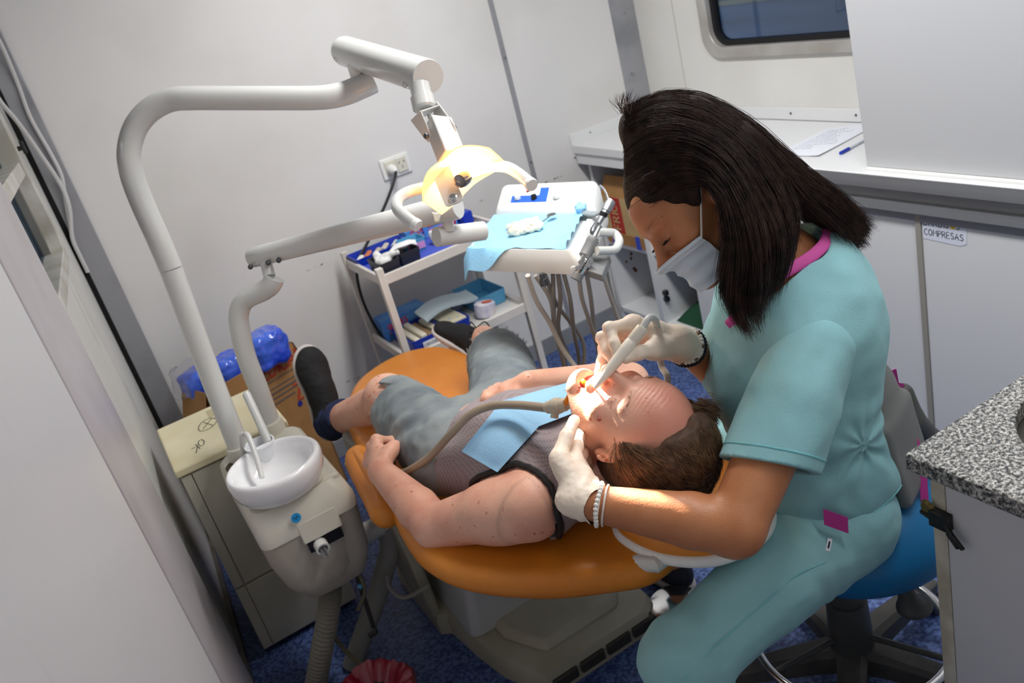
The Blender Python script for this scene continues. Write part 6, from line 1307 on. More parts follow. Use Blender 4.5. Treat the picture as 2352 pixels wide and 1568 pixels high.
# hands: every finger joint set where it is seen
J = lambda *a: [P(*q) for q in a]
rch = [J((1452, 742, 1.500), (1400, 754, 1.478), (1411, 788, 1.462), (1417, 812, 1.458)), J((1440, 755, 1.525), (1384, 776, 1.505), (1396, 808, 1.485), (1410, 830, 1.472)), J((1436, 776, 1.55), (1388, 800, 1.535), (1382, 830, 1.520), (1375, 856, 1.505)), J((1446, 797, 1.57), (1408, 814, 1.56), (1402, 836, 1.552), (1398, 850, 1.545))]
rth = J((1535, 793, 1.505), (1498, 803, 1.472), (1468, 810, 1.455), (1438, 822, 1.452))
rback = nrm(UP*.75-FW*.1-RT*.5)
lch = [J((1316, 1066, 1.425), (1325, 1026, 1.455), (1330, 1004, 1.48), (1334, 988, 1.50)), J((1326, 1078, 1.45), (1336, 1042, 1.49), (1342, 1024, 1.52), (1346, 1010, 1.54)), J((1332, 1092, 1.475), (1344, 1060, 1.515), (1350, 1044, 1.545), (1354, 1032, 1.56)), J((1336, 1106, 1.495), (1348, 1080, 1.53), (1354, 1066, 1.555), (1358, 1056, 1.57))]
lth = J((1314, 1114, 1.392), (1283, 1050, 1.412), (1301, 1004, 1.438), (1319, 966, 1.460))
lback = nrm(-RT*.75-FW*.55+UP*.1)
w_ops = w_torso+w_neck+w_larm+w_rarm+w_legs+w_head+hand_ops(wRwr, rch, rth, rback, .93)+hand_ops(wLwr, lch, lth, lback, .93)
def w_mi(c):
    q = (c-WHc)@np.array(WR).T/.97; r = np.zeros(len(c), int); hd = (np.abs(q) < .16).all(1)
    r[hd & (np.abs(q[:, 0]) < .025) & (q[:, 1] > .078) & (q[:, 2] < -.085) & (q[:, 2] > -.107)] = 1; return r
hx = (WHc-V(.155, .155, .15), WHc+V(.155, .155, .15)); z1 = hx[0][2]
hbx = (P(1440, 800, 1.51)-V(.13, .10, .12), P(1440, 800, 1.51)+V(.13, .10, .12)); 
boxes = [(hx[0], hx[1], .0022), (V(.40, .74, .0), V(1.25, 1.8, z1+.004), .0048), (V(hx[1][0]-.005, .9, z1-.004), V(1.25, 1.4, 1.3), .0045)]
body_mesh('body', w_ops, boxes, [tan, lipm], wo, w_mi)
# eyes, brows and lashes
eye_w = mat('eye_white', (214, 206, 200), .15, coat=.5); iris = mat('dark_iris', (40, 24, 16), .1, coat=.6)
lash = []
for s in (-1, 1):
    for t in np.linspace(-1, 1, 26):
        p0 = np.array((s*.032+t*.014, .0885-.004*t*t, -.0275-.0015*(1-t*t))); d = np.array((t*.35, .85, -.25)); lash.append([WL(*(p0+d*l)) for l in (0, .004, .008, .011)])
    for i in range(260):
        t = RNG.random(); b0 = np.array((s*(.012+.036*t), .0985-.022*t**1.6, .003+.005*math.sin(t*2.6)+.0035*(RNG.random()-.5))); d = nrm(np.array((s*.9, -.30, .12))+RNG.standard_normal(3)*.06); lash.append([WL(*(b0+d*l)) for l in np.linspace(-.001, .008, 4)])
dark_hair = mat('dark_brown_hair', (64, 45, 39), .42, rgb2=(34, 24, 21), vscale=50, spec=.3); dark_base = mat('dark_hair_mass', (26, 18, 16), .7, rgb2=(40, 28, 25), vscale=90, bump=.8, bscale=120, spec=.2)
strands('brows_and_lashes', np.array(lash), .00026, dark_hair, wo)
# mask
mask_m = mat('pale_blue_mask', (206, 220, 232), .75, bump=.25, bscale=240, rgb2=(192, 212, 226), vscale=12)
hsdf = sdf_of(w_head)
G = np.zeros((26, 22, 3))
for i, a in enumerate(np.linspace(-1, 1, 26)):
    for j, b in enumerate(np.linspace(0, 1, 22)):
        ang = a*.90; zl = -.054-.080*b-.004*a*a*(1-b); d = np.array((math.sin(ang), math.cos(ang), 0)); rad = .2
        ts = np.linspace(.16, .02, 120); q = np.array([WL(*(np.array((0, .0, zl))+d*t)) for t in ts]); sd = hsdf(q); k = np.argmax(sd < .0045); t = ts[k] if sd[k] < .0045 else (G[i, j-1, 0]*.985 if j else .08)
        G[i, j] = (t, ang, zl)
R_ = G[:, :, 0].copy()
for _ in range(10):
    Rp_ = np.pad(R_, 1, mode='edge'); R_ = np.maximum(R_, (Rp_[:-2, 1:-1]+Rp_[2:, 1:-1]+Rp_[1:-1, :-2]+Rp_[1:-1, 2:])/4)
GG = np.zeros_like(G)
for i in range(26):
    for j in range(22):
        t = R_[i, j]+.002+.0016*math.sin(j*.9); ang, zl = G[i, j, 1], G[i, j, 2]; GG[i, j] = WL(t*math.sin(ang), t*math.cos(ang), zl)
mb = MB(); mb.grid(GG, .0015); mk = mb.build('face_mask', mask_m, wo)
mb = MB(); [mb.tube(GG[:, j]+.0008*(GG[:, j]-WHc)/.1, .0011, 5) for j in (1, 3)]; mb.build('nose_seam', mat('mask_seam', (226, 230, 236), .7), mk)
for i in (0, 25):
    s = -1 if i == 0 else 1; ear = WL(s*.083, -.024, -.012)
    mb = MB(); mb.tube(spline([GG[i, 1], WL(s*.078, .012, -.012), WL(s*.081, -.004, .004), ear, WL(s*.079, -.026, -.04), WL(s*.070, .0, -.085), GG[i, 20]], 40), .0016, 6); mb.build('ear_loop', mat('elastic_loop', (226, 222, 216), .7), mk)
# gloves
gl_fold = lambda p: .0005*noise(p, 120)+.0003*noise(p, 260)
for W, ch_, th_, bk_, el_, nm in ((wRwr, rch, rth, rback, wRel, 'r'), (wLwr, lch, lth, lback, wLel, 'l')):
    ax = nrm(el_-W); ops = hand_ops(W, ch_, th_, bk_, 1.0, .0014, fat=.004)+[('u', cone(W-ax*.02, W+ax*.035, .0275, .0345), .012)]
    ctr = np.mean([q for f in ch_ for q in f]+[W], 0)
    S = sdf_of(ops).disp(gl_fold).disp(lambda p, W=W, ax=ax: .0016*np.sin(((p-W)@ax)*330+2*noise(p, 40))*np.exp(-(((p-W)@ax-.012)/.02)**2)).keep(half(W+ax*.026, ax), .002).cut(cone(W+ax*.012, W+ax*.06, .024, .031), .002)
    gv = organic('glove', S, ctr-.13, ctr+.13, .0020, latex, wo)
    rim = ring_on(sdf_of(ops), W+ax*.0262, ax, 40, .08, step=.001); mb = MB(); mb.tube(rim, .0016, 6, cap=False); mb.build('rolled_cuff', latex, gv)
# bracelets
bead_w = mat('white_bead', (236, 232, 226), .25); bead_d = mat('dark_bead', (30, 28, 40), .25)
def beads(name, c, ax, r, br_, n, m, parent, m2=None):
    a = nrm(np.cross(ax, V(0, 0, 1))); b_ = np.cross(ax, a); mb = MB()
    for k in range(n):
        w = 2*pi*k/n; mb.m = 1 if (m2 is not None and k % 4 == 0) else 0; mb.ball(c+(a*math.cos(w)+b_*math.sin(w))*r+ax*.0015*math.sin(3*w), br_, 8)
    return mb.build(name, [m, m2] if m2 is not None else m, parent)
axl = nrm(wLel-wLwr); axr = nrm(wRel-wRwr)
bd = beads('bead_bracelet', wLwr+axl*.024, axl, .0335, .0042, 30, bead_w, wo); bd['kind'] = 'stuff'; bd['label'] = 'white bead bracelet'
mb = MB(); mb.tube([wLwr+axl*.034+(nrm(np.cross(axl, V(0, 0, 1)))*math.cos(w)+np.cross(axl, nrm(np.cross(axl, V(0, 0, 1))))*math.sin(w))*.0325 for w in np.linspace(0, 2*pi, 40)], .0018, 6, cap=False); mb.build('cord_bracelet', mat('pale_cord', (220, 206, 196), .6), wo)
bd = beads('bead_bracelet', wRwr+axr*.012, axr, .0325, .0036, 32, bead_w, wo, mat('brown_bead', (110, 80, 60), .4)); bd['kind'] = 'stuff'; bd['label'] = 'white and brown bead bracelet'
bd = beads('bead_bracelet', wRwr+axr*.024, axr, .0345, .0033, 36, bead_d, wo); bd['kind'] = 'stuff'; bd['label'] = 'dark bead bracelet'
# handpiece held like a pen
hd = thing('handpiece', 'cream ultrasonic handpiece held in the raised gloved hand, tip in the mouth', 'handpiece', P(1440, 810, 1.465))
h0, h1 = P(1477, 752, 1.452), P(1399, 850, 1.448); hdir = nrm(h1-h0); HL = np.linalg.norm(h1-h0)
ivory = mat('ivory_plastic', (226, 218, 204), .3, coat=.3)
mb = MB(); ts = [0, .015, .30, .31, .34, .35, .55, .80, 1.0, 1.25, 1.42]; rs = [.0085, .0105, .0108, .0102, .0102, .0108, .0112, .0098, .0085, .0058, .0042]
mb.tube(np.array([h0+hdir*HL*t for t in ts]), rs, 22); mb.build('body', ivory, hd)
mth2 = PL(.004, .075, -.102); mb = MB(); e0 = h0+hdir*HL*1.4; mb.tube(spline([e0, e0*.5+mth2*.5-UP*.003, mth2], 10), [.0028]*3+[.0016]*6+[.001] if False else .0018, 8); mb.build('tip', chrome, hd)
mb = MB(); mb.tube(spline([h0, P(1485, 737, 1.452), P(1494, 729, 1.458), P(1503, 733, 1.472), P(1509, 748, 1.50), P(1512, 800, 1.585), P(1520, 842, 1.60), P(1532, 862, 1.58), P(1533, 885, 1.60), P(1530, 905, 1.66), P(1500, 980, 1.85), P(1470, 1040, 2.0)], 70), .0062, 12); mb.build('hose', mat('handpiece_hose', (204, 206, 204), .4), hd)

# scrubs
aqua = mat('aqua_scrub_cloth', (142, 190, 194), .8, rgb2=(131, 180, 185), vscale=5, bump=.35, bscale=500, sheen=.1)
pink = mat('pink_trim', (206, 84, 160), .75, bump=.3, bscale=400); magenta = mat('magenta_cloth', (168, 48, 128), .8)
sl_dir = nrm(wLel-wLsh)
hemc = P(1766, 1070, 1.375)
top0 = [('u', ell(chc+wF*.012+V(0, 0, -.01), (.172, .140, .20), wT), .02), ('u', ell(V(.995, 1.062, .745), (.165, .132, .17), wT), .06), ('u', ell(wPel+V(0, 0, .07), (.186, .152, .118), wT), .05), ('u', chain([wLsh-wRt*-.01, wNk*.72+chc*.28, wRsh], [.066, .072, .062]), .05),
        ('u', ell(chc-wF*.055+V(0, 0, .04), (.150, .09, .16), wT), .04)]
for s in (-1, 1): top0.append(('u', ell(chc+wRt*.062*s+wF*.105+V(0, 0, -.045), (.075, .062, .09), wT), .05))
slv = [('u', chain([wLsh, wLsh*.55+hemc*.45, hemc+nrm(hemc-wLsh)*.03], [.068, .074, .079]), .035)]
slr = [('u', chain([wRsh, wRsh*.4+wRel*.6], [.064, .066]), .035)]
knot = P(1950, 1012, 1.53)
def sfold(p):
    q = p-knot; r = np.linalg.norm(q, axis=1); an = np.arctan2(q@UP, q@RT)
    w = np.exp(-(r/.09)**2)*np.clip(r/.03, 0, 1)
    drape = np.exp(-((p[:, 2]-.72)/.10)**2)
    return .0026*noise(p*V(1, 1, .6), 14)+.0018*noise(p, 32)+w*.0042*np.sin(an*9+noise(p, 20)*2)+drape*.0026*np.sin(p@V(25, 10, 62)+5*noise(p, 7))+.0018*np.sin(((p-wLsh)@nrm(np.cross(sl_dir, FW)))*120+4*noise(p, 7))*np.exp(-(np.linalg.norm(p-(wLsh*.6+hemc*.4), axis=1)/.12)**2)
sax = nrm(hemc-wLsh); sax = nrm(sax+nrm(P(1658, 1040, 1.35)-P(1878, 1090, 1.38))*0.0)
hn = nrm(np.cross(P(1877, 1090, 1.37)-P(1658, 1042, 1.35), np.cross(sax, P(1877, 1090, 1.37)-P(1658, 1042, 1.35)))); hn = hn if hn@sax > 0 else -hn
hz_ = lambda p: np.maximum(.615-.02*((p-wPel)@wF > 0)-p[:, 2], -1)
def hemline(p): return (.606-.33*np.clip((p-wPel)@wF, -.06, .2))-p[:, 2]
top = sdf_of(top0+slr).disp(sfold)
top_s = sdf_of(top0+slr+slv).disp(sfold)
top_s.keep(lambda p: np.where((p-wLsh)@sax > .08, (p-hemc)@hn, -1), .001).keep(hemline, .002).keep(half(wRsh*.45+wRel*.55, nrm(wRel-wRsh)), .002) if False else None
CR = np.array([RT, UP, FW])
S = sdf_of(top0).disp(sfold).keep(hemline, .003).cut(ell(P(1812, 554, 1.45), (.060, .046, .13), CR), .003).cut(cone(P(1800, 575, 1.43), P(1688, 728, 1.40), .05, .012), .004).cut(cone(P(1800, 575, 1.50), P(1688, 728, 1.47), .05, .012), .004)
tp_hem = sdf_of(top0).disp(sfold)
tp = organic('scrub_top', S, V(.72, .78, .55), V(1.32, 1.42, 1.20), .0042, aqua, wo)
S = sdf_of(slv).disp(sfold).keep(half(hemc, hn), .002).cut(cone(wLsh*.45+hemc*.55, hemc+sax*.1, .058, .066), .003)
organic('sleeve', S, np.minimum(wLsh, hemc)-.13, np.maximum(wLsh, hemc)+.13, .004, aqua, tp)
rg = ring_on(sdf_of(slv).disp(sfold), hemc-hn*.022-(hemc-wLsh-sax*((hemc-wLsh)@sax))*.0, hn, 60, .15); mb = MB(); mb.tube(rg, .0016, 5, cap=False); mb.build('sleeve_seam', mat('aqua_seam', (120, 190, 196), .8), tp)
S = sdf_of(slr).keep(half(wRsh*.5+wRel*.5, nrm(wRel-wRsh)), .002); organic('sleeve', S, np.minimum(wRsh, wRel)-.1, np.maximum(wRsh, wRel)+.1, .006, aqua, tp)
tsdf = sdf_of(top0).disp(sfold)
rg = [hit(tsdf, *q) for q in ((1868, 476), (1888, 500), (1901, 530), (1895, 557), (1872, 582), (1840, 604), (1800, 627), (1768, 649), (1735, 680), (1706, 712), (1686, 735), (1674, 748))]
rg = [q for q in rg if q is not None]
mb = MB(); mb.tube(spline(rg, 60), .0100, 12, flat=.32, upv=-FW); mb.build('neck_trim', pink, tp)
hm = ring_on(tp_hem, V(1.005, 1.06, .632), V(0, 0, 1), 80, .3); mb = MB(); mb.tube(hm, .0016, 5, cap=False); mb.build('hem_seam', MATS['aqua_seam'], tp)
# waist tie, pocket tab and magenta straps at the back
S = Sdf().add(ell(knot, (.016, .014, .018))).disp(lambda p: .003*noise(p, 90)); organic('tie_knot', S, knot-.05, knot+.05, .003, aqua, tp)
def ribbon(name, pts, w, m, parent, wd):
    p = spline(pts, 40); W_ = np.asarray(wd); mb = MB(); mb.grid(np.array([[q+W_*w*s for s in (-1, -.3, .3, 1)] for q in p]), .0012); mb.build(name, m, parent)
ribbon('back_tie', [P(2050, 850, 1.60), P(2062, 910, 1.63), P(2080, 965, 1.62), P(2100, 1010, 1.60), P(2118, 1060, 1.60), P(2122, 1120, 1.60), P(2127, 1195, 1.60)], .0075, magenta, tp, nrm(RT*.9+UP*.3))
ribbon('back_tie', [P(2056, 885, 1.62), P(2072, 888, 1.66), P(2086, 900, 1.68), P(2092, 922, 1.68)], .006, magenta, tp, nrm(UP*.8+RT*.3))
# trousers
trou0 = [('u', ell(wPel+V(0, 0, .0)+wF*.006, (.172, .136, .120), wT), .03), ('u', chain([wLhp, wLhp*.5+wLkn*.5, wLkn, wLkn+nrm(wLkn-wLhp)*.01], [.102, .084, .068, .066]), .05), ('u', chain([wLkn, wLkn*.6+wLan*.4, wLan+V(0, 0, .05)], [.073, .066, .060]), .03), ('u', chain([wRhp, wRhp*.5+wRkn*.5, wRkn], [.105, .092, .068]), .05), ('u', chain([wRkn, wRkn*.6+wRan*.4, wRan+V(0, 0, .05)], [.068, .062, .058]), .03)]
tax = nrm(wLkn-wLhp)
def tfold(p):
    t = (p-wLhp)@tax; side = (p-wLhp)@nrm(np.cross(tax, FW))
    g = np.exp(-((t-.10)/.10)**2)
    return .0018*noise(p, 18)+.0010*noise(p, 45)+g*.0016*np.sin(t*120+side*14+4*noise(p, 10))*(.5+.5*noise(p, 6))+.0016*noise(p*V(1, 1, 2), 26)
trs = sdf_of(trou0).disp(tfold).keep(half(wPel+V(0, 0, .09), (0, 0, 1)), .003)
for a in (wLan, wRan): trs.cut(lambda p, a=a: np.where(np.linalg.norm((p-a)[:, :2], axis=1) < .12, p[:, 2]-(a[2]+.05), 1), .001)
tr_ = organic('scrub_trousers', trs, V(.42, .78, .05), V(1.30, 1.78, .72), .0048, aqua, wo)
tsd = sdf_of(trou0)
sm = [hit(tsd, *q) for q in ((1895, 1290), (1830, 1320), (1760, 1380), (1690, 1440), (1625, 1500), (1570, 1560))]; sm = [q-FW*.0012 for q in sm if q is not None]
mb = MB(); mb.tube(spline(sm, 40), .0011, 5); mb.build('side_seam', MATS['aqua_seam'], tr_)
tsd2 = sdf_of(trou0+top0)
tab = np.array([[hit(tsd2, 1886+a*56+b*2, 1166+b*36+a*20)-FW*.010 for a in np.linspace(0, 1, 8)] for b in np.linspace(0, 1, 6)])
mb = MB(); mb.grid(tab, .002); mb.build('magenta_pocket', magenta, tp)
lb = hit(tsd, 1903, 1250); mb = MB(); lu = nrm(UP*.95+RT*.2); lw = nrm(np.cross(lu, FW)); mb.prism([lb-FW*.002+lw*a+lu*b for a, b in ((-.004, -.011), (.004, -.011), (.004, .011), (-.004, .011))], FW*.001); gt = mb.build('garment_label', paper, tr_, smooth=False)
mb = MB(); mb.prism([lb-FW*.0024+lw*a+lu*b for a, b in ((-.0015, -.006), (.0015, -.006), (.0015, .006), (-.0015, .006))], FW*.0002); mb.build('label_print', ink_black, gt, smooth=False)
# necklace
nk = sdf_of(w_neck+w_torso); pts = [hit(nk, *q) for q in ((1836, 475), (1834, 500), (1826, 530), (1816, 560), (1806, 580))]; pts = [q-FW*.002 for q in pts if q is not None]
mb = MB(); mb.tube(spline(pts, 30), .0011, 6); mb.build('necklace', mat('silver_chain', (220, 214, 205), .25, 1.0), wo)
# shoes
def wshoe(an, td, accent):
    t = nrm(V(td[0], td[1], 0)); s = V(0, 0, -1); w = np.cross(t, s); heel = V(an[0], an[1], 0)-t*.05; R_ = np.array([t, w, s])
    S = Sdf().add(ell(heel+t*.045+V(0, 0, .05), (.048, .034, .045), R_)).add(ell(heel+t*.13+V(0, 0, .045), (.07, .038, .034), R_), .03).add(ell(heel+t*.19+V(0, 0, .038), (.055, .042, .026), R_), .03).add(cone(V(an[0], an[1], .10), heel+t*.06+V(0, 0, .06), .038, .038), .02).keep(half(heel+V(0, 0, .022), (0, 0, -1)), .003).keep(half(V(an[0], an[1], .115), (0, 0, 1)), .003)
    sh = organic('shoe', S, V(an[0]-.3, an[1]-.3, 0), V(an[0]+.3, an[1]+.3, .2), .0045, mat('dark_sneaker', (32, 34, 44), .7), wo)
    Z = Sdf().add(ell(heel+t*.05+V(0, 0, .014), (.054, .038, .03), R_)).add(ell(heel+t*.13+V(0, 0, .014), (.085, .038, .03), R_), .03).add(ell(heel+t*.19+V(0, 0, .014), (.064, .046, .03), R_), .03).keep(half(heel+V(0, 0, .026), (0, 0, 1)), .003).keep(half(heel+V(0, 0, .002), (0, 0, -1)), .003)
    organic('sole', Z, V(an[0]-.3, an[1]-.3, -.02), V(an[0]+.3, an[1]+.3, .1), .0045, sole_m, sh)
    mb = MB(); mb.tube(spline([heel+t*.02+V(0, 0, .085)-w*.02, heel+t*.05+V(0, 0, .088)-w*.034, heel+t*.09+V(0, 0, .07)-w*.036], 12), .005, 8); mb.build('accent', mat('lime_accent', (150, 214, 60), .6), sh)
wshoe(wRan, (-.2, .98), 1); wshoe(wLan, (-.95, .25), 0)

# long dark hair
GD = [[(1462, 488, 1.41), (1505, 466, 1.375), (1555, 432, 1.35), (1606, 412, 1.335), (1654, 450, 1.325), (1668, 535, 1.330), (1664, 625, 1.345), (1670, 700, 1.36), (1722, 758, 1.38)],
 [(1446, 455, 1.415), (1500, 420, 1.37), (1570, 398, 1.34), (1640, 420, 1.325), (1680, 500, 1.32), (1694, 580, 1.325), (1690, 650, 1.34), (1692, 705, 1.355), (1728, 765, 1.375)],
 [(1439, 400, 1.42), (1490, 360, 1.37), (1570, 345, 1.335), (1650, 390, 1.318), (1705, 490, 1.312), (1726, 580, 1.32), (1728, 650, 1.34), (1722, 700, 1.36), (1738, 750, 1.375)],
 [(1438, 340, 1.42), (1490, 305, 1.37), (1580, 305, 1.335), (1670, 360, 1.32), (1735, 470, 1.318), (1762, 555, 1.325), (1762, 620, 1.345), (1750, 670, 1.365), (1742, 725, 1.38)],
 [(1440, 295, 1.43), (1500, 265, 1.385), (1590, 272, 1.35), (1690, 335, 1.335), (1768, 445, 1.34), (1795, 520, 1.35), (1796, 580, 1.365), (1780, 630, 1.385), (1768, 672, 1.40)],
 [(1440, 268, 1.44), (1510, 243, 1.405), (1598, 252, 1.375), (1700, 318, 1.355), (1782, 425, 1.36), (1804, 490, 1.37), (1803, 550, 1.385), (1792, 600, 1.40), (1775, 640, 1.41)],
 [(1440, 265, 1.44), (1510, 240, 1.41), (1600, 248, 1.385), (1705, 312, 1.37), (1782, 398, 1.38), (1826, 448, 1.39), (1872, 480, 1.40), (1920, 515, 1.42), (1968, 572, 1.44)],
 [(1439, 252, 1.455), (1515, 230, 1.435), (1605, 240, 1.42), (1710, 300, 1.41), (1790, 382, 1.415), (1842, 430, 1.42), (1892, 468, 1.425), (1938, 510, 1.435), (1972, 560, 1.445)],
 [(1440, 248, 1.475), (1520, 227, 1.465), (1610, 236, 1.455), (1712, 296, 1.45), (1793, 370, 1.455), (1850, 418, 1.46), (1908, 455, 1.465), (1958, 495, 1.47), (2000, 528, 1.475)],
 [(1443, 252, 1.50), (1525, 230, 1.505), (1615, 240, 1.505), (1715, 300, 1.505), (1795, 378, 1.51), (1850, 430, 1.51), (1905, 475, 1.51), (1950, 515, 1.515), (1985, 540, 1.52)],
 [(1450, 270, 1.53), (1530, 260, 1.55), (1620, 275, 1.555), (1715, 335, 1.555), (1785, 415, 1.55), (1835, 465, 1.55), (1880, 495, 1.55), (1915, 520, 1.55), (1945, 548, 1.55)]]
NG1 = 6
GP = np.array([[P(*q) for q in g] for g in GD])
hb_ = Sdf(); WRR = np.array(WR); hb_.add(ell(WL(0, -.014, .016), np.array((.083, .1035, .093)), WRR))
for gi_, g in enumerate(GP):
    inw = np.array([nrm(nrm(WHc-q)*(.9 if k < 5 else .15)+FW*(.35 if k < 5 else 1.0)) for k, q in enumerate(g)]); inn = g+inw*.027
    rr_ = [.020, .024, .024, .024, .022, .017, .013, .008]
    hb_.add(chain(list(inn[:8]), rr_), .02)
for i in (1, 2, 3, 4): hb_.add(chain(list(GP[i][3:7]+FW*.045), [.03, .032, .026, .014]), .02)
for i in (6, 7, 8): hb_.add(chain(list(GP[i][2:6]+FW*.02), [.025, .026, .022, .012]), .02)
hb_.cut(lambda p: smax(half(WL(0, .079, .038), -(1.13*WR[1]-WR[2]))(p), (p-WL(0, 0, .048))@WR[2], .012), .008)
hb_.cut(ell(WL(-.100, -.004, -.032), np.array((.050, .027, .038)), WRR), .006).cut(ell(WL(.086, .004, -.040), np.array((.030, .032, .040)), WRR), .006)
hb_.disp(lambda p: .0008*np.sin(((p-WHc)@nrm(np.cross(FW, WR[2]-WR[1])))*230+5*noise(p, 12)))
organic('hair', hb_, V(.66, .86, .95), V(1.22, 1.36, 1.44), .0036, dark_base, wo); hair_w = wo.children[-1]
cur = []; ng = len(GP)
tt = np.linspace(0, 1, 9); fine = np.linspace(0, 1, 22)
gf = np.array([np.column_stack([np.interp(fine, tt, sg[:, k]) for k in range(3)]) for sg in GP]); gf = np.array([spline(g, 24)[:24] for g in GP]) ; gf = np.array([np.column_stack([np.interp(np.linspace(0, 1, 22), np.linspace(0, 1, len(g)), g[:, k]) for k in range(3)]) for g in gf])
for i in range(15000):
    grp = RNG.random() < .62
    x = RNG.random()*(NG1-1) if grp else NG1+RNG.random()*(ng-1-NG1); a = int(x); f = x-a; c = gf[a]*(1-f)+gf[min(a+1, ng-1)]*f
    s0 = 0 if RNG.random() < .62 else RNG.random()*.35; s1 = .78+.22*RNG.random(); idx = np.linspace(s0, s1, 14)*(21); lo_ = np.floor(idx).astype(int).clip(0, 20); w_ = (idx-lo_)[:, None]; c = c[lo_]*(1-w_)+c[lo_+1]*w_
    u_ = np.linspace(0, 1, 14)[:, None]; clump = int(x*5+RNG.random()*.6); cph = clump*2.39
    outw = nrm(nrm(c[5]-WHc)-FW*.5); dep = RNG.random()**1.5
    lock = (RT*math.sin(cph)+UP*math.cos(cph*1.3))*.010*u_**2-FW*.008*math.sin(cph*.7)*u_
    c = c+RNG.standard_normal(3)*(.0022+.003*u_)+outw*(.011-.009*dep)*np.minimum(1, u_*6)+lock+np.outer(np.sin(u_[:, 0]*(8+2*math.sin(cph))+cph), UP*.6+RT*.8)*.0045*u_
    cur.append(c)
for i in range(90):                                    # loose wisps at the crown and the back
    x = RNG.random()*(ng-2)+1; a = int(x); f = x-a; c = gf[a]*(1-f)+gf[min(a+1, ng-1)]*f; k0 = int(RNG.integers(0, 6)) if i % 2 else int(RNG.integers(9, 13)); c = c[k0:k0+9]; c = np.column_stack([np.interp(np.linspace(0, 1, 14), np.linspace(0, 1, len(c)), c[:, k]) for k in range(3)])
    u_ = np.linspace(0, 1, 14)[:, None]; c = c+(UP*(.4+RNG.random())+RT*.8*RNG.standard_normal())*.022*u_**1.6-FW*.004; cur.append(c)
for i in range(60):
    p0 = P(1442+8*RNG.standard_normal(), 262, 1.45+.02*RNG.standard_normal()); d = nrm(UP*1.0-RT*(.25+.4*RNG.random())+RNG.standard_normal(3)*.25); c = [p0]
    for k in range(13): d = nrm(d+RT*.05-UP*.03); c.append(c[-1]+d*.0034*(.6+RNG.random()*.5))
    cur.append(np.array(c))
for i in range(700):                                   # tips flying out behind the shoulder
    p0 = P(1880+60*RNG.random(), 480+60*RNG.random(), 1.44+.06*RNG.random()); kk = RNG.random(); e = P(1955+40*RNG.random(), 540+30*RNG.random(), 1.46) if kk < .7 else P(1990+10*RNG.random(), 520+15*RNG.random(), 1.47)
    mid_ = (p0+e)/2+UP*(.012*RNG.standard_normal())+RT*.004; c = spline([p0, mid_, e], 18); c = np.column_stack([np.interp(np.linspace(0, 1, 14), np.linspace(0, 1, len(c)), c[:, k]) for k in range(3)]); cur.append(c+RNG.standard_normal(3)*.003)
for i in range(500):                                   # side hair from temple to ear, front hairline
    x_ = -.070-.004*RNG.random(); p0 = np.array((-.055-.02*RNG.random(), .052+.015*RNG.random(), .045+.03*RNG.random())); e0 = np.array((-.084, -.03+.02*RNG.random(), .02+.02*RNG.random())); m0 = (p0+e0)/2+np.array((-.014, 0, .004)); c = spline([WL(*p0), WL(*m0), WL(*e0)], 18); c = np.column_stack([np.interp(np.linspace(0, 1, 14), np.linspace(0, 1, len(c)), c[:, k]) for k in range(3)]); cur.append(c)
cur = np.array(cur); strands('hair_strands', cur, .00026+.0002*RNG.random(len(cur)), dark_hair, hair_w)
# ------------------------------------------------------------------ small things resting on the others
zt2 = 1.0025
cg = T3(-.01, .118, zt2)
S = Sdf().add(ell(cg+V(0, 0, .010), (.038, .030, .020), tR)).add(ell(cg+tu*.030+tv*.010+V(0, 0, .008), (.022, .020, .011)), .01).add(ell(cg-tu*.032-tv*.006+V(0, 0, .008), (.020, .022, .011)), .01).add(chain([cg+tv*.02+V(0, 0, .008), cg+tv*.045+tu*.012+V(0, 0, .008), cg+tv*.072+tu*.020+V(0, 0, .008)], [.009, .007, .005]), .006).add(chain([cg-tu*.03+V(0, 0, .008), cg-tu*.058+tv*.016+V(0, 0, .008), cg-tu*.078+tv*.022+V(0, 0, .008)], [.009, .007, .006]), .006).disp(lambda p: .0075*noise(p, 60)+.004*np.abs(noise(p, 140))).keep(half(cg+V(0, 0, .0005), (0, 0, -1)), .001)
organic('disposable_gloves', S, cg-.11, cg+.11, .0022, mat('cream_latex', (238, 232, 212), .5, sss=.1), None)
gl = COL.objects[-1]; tag(gl, 'crumpled cream latex gloves lying on the blue tray drape', 'gloves')
dm_ = thing('dental_mirror', 'round dental mirror on a steel stem beside the crumpled gloves', 'dental mirror', T3(.055, .19, zt2))
m0, m1 = T3(.025, .150, zt2+.008), T3(.048, .205, zt2+.010)
mb = MB(); mb.tube([m0, m1], .0018, 8); mb.build('stem', steel, dm_)
mb = MB(); mb.lathe([(.0135, 0), (.0135, .0022), (.0115, .003), (0, .003)], m1+nrm(m1-m0)*.010, (0, 0, 1), 24); hd2 = mb.build('mirror_head', chrome, dm_)
mb = MB(); mb.lathe([(.0105, 0), (.0105, .0003)], m1+nrm(m1-m0)*.010+V(0, 0, .0031), (0, 0, 1), 24); mb.build('mirror_glass', mat('mirror_glass', (150, 148, 146), .05, 1.0), hd2)
sl_ = thing('drape_clip', 'steel clip gripping a twisted corner of the blue drape', 'clip', T3(.15, .262, 1.002))
S = Sdf().add(ell(T3(.145, .262, 1.014), (.016, .013, .014))).add(ell(T3(.132, .272, 1.016), (.012, .010, .012)), .008).disp(lambda p: .004*noise(p, 110)); c_ = T3(.14, .266, 1.014); organic('twisted_corner', S, c_-.04, c_+.04, .002, blue_paper, sl_)
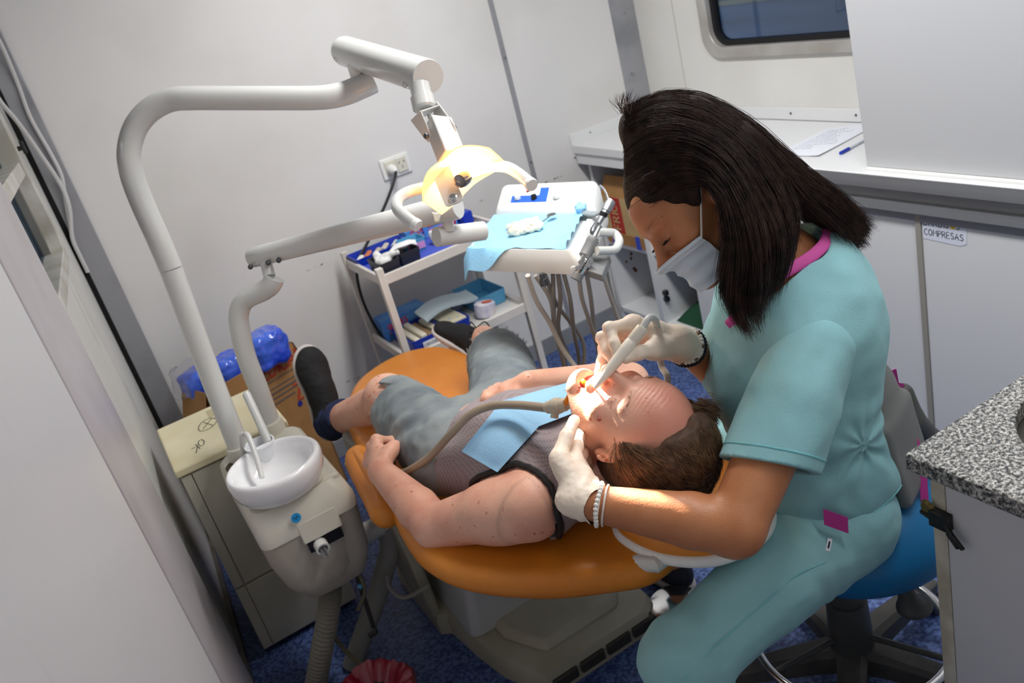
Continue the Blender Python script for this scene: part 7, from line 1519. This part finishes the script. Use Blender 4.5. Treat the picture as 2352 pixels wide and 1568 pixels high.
mb = MB(); mb.lathe([(.013, 0), (.015, .02), (.012, .05), (.006, .06)], T3(.155, .255, 1.006), tR[0]*.75-tR[1]*.5+V(0, 0, .05), 18, ys=.45); mb.build('clip_body', mat('clear_grey_plastic', (170, 180, 186), .15, trans=.3), sl_)
# blue bundles in the carton
for i, (px, py, D, r, lab) in enumerate(((612, 800, 3.05, (.070, .065, .070), 'largest blue wrapped bundle standing in the carton, nearest the printed side'), (530, 850, 3.03, (.065, .06, .062), 'blue wrapped bundle between the two white poles, in the carton'), (462, 878, 3.0, (.060, .055, .058), 'blue bundle with loose clear film at the wall end of the carton'))):
    c = P(px, py, D); t = thing('wrapped_bundle', lab, 'bundle', c-V(0, 0, r[2]), 'blue bundles in the open carton')
    S = Sdf().add(rbox(c, np.array(r)*V(1, .9, .95), .03, cR)).disp(lambda p: .007*noise(p, 28)+.003*noise(p, 70)); organic('bundle', S, c-.14, c+.14, .005, blue_wrap, t)
    if i == 2:
        S = Sdf().add(rbox(c+V(-.03, .01, .025), V(.058, .05, .058), .03, cR)).disp(lambda p: .012*noise(p, 22)+.005*noise(p, 60)); organic('clear_film', S, c-.17, c+.17, .006, mat('clear_film', (236, 236, 240), .15, trans=.9, ior=1.05), t)
# gloves and gauze in the charcoal boxes on the trolley
c = V(.853, 2.84, zz+.038)
S = Sdf().add(ell(c, (.030, .034, .018))).add(chain([c+V(.01, .0, .01), c+V(.03, -.02, .016), c+V(.045, -.035, .018)], [.013, .011, .009]), .01).add(chain([c+V(-.01, .02, .008), c+V(-.004, .05, .014)], [.013, .012]), .01).disp(lambda p: .004*noise(p, 80))
organic('bunched_glove', S, c-.08, c+.08, .003, mat('white_glove', (228, 228, 226), .6), None); tag(COL.objects[-1], 'white glove bunched up in the charcoal box at the trolley post', 'glove')
c = V(.937, 2.85, zz+.040); G = np.array([[(c[0]-.055+.10*a+.02*b, c[1]-.03+.06*b+.01*math.sin(a*9), c[2]+.008+.018*math.sin(a*pi)*abs(math.sin(b*5+1))) for a in np.linspace(0, 1, 20)] for b in np.linspace(0, 1, 16)]); mb = MB(); mb.grid(G, .004); tag(mb.build('gauze_pad', gauze), 'folded white gauze sticking out of the second charcoal box', 'gauze')
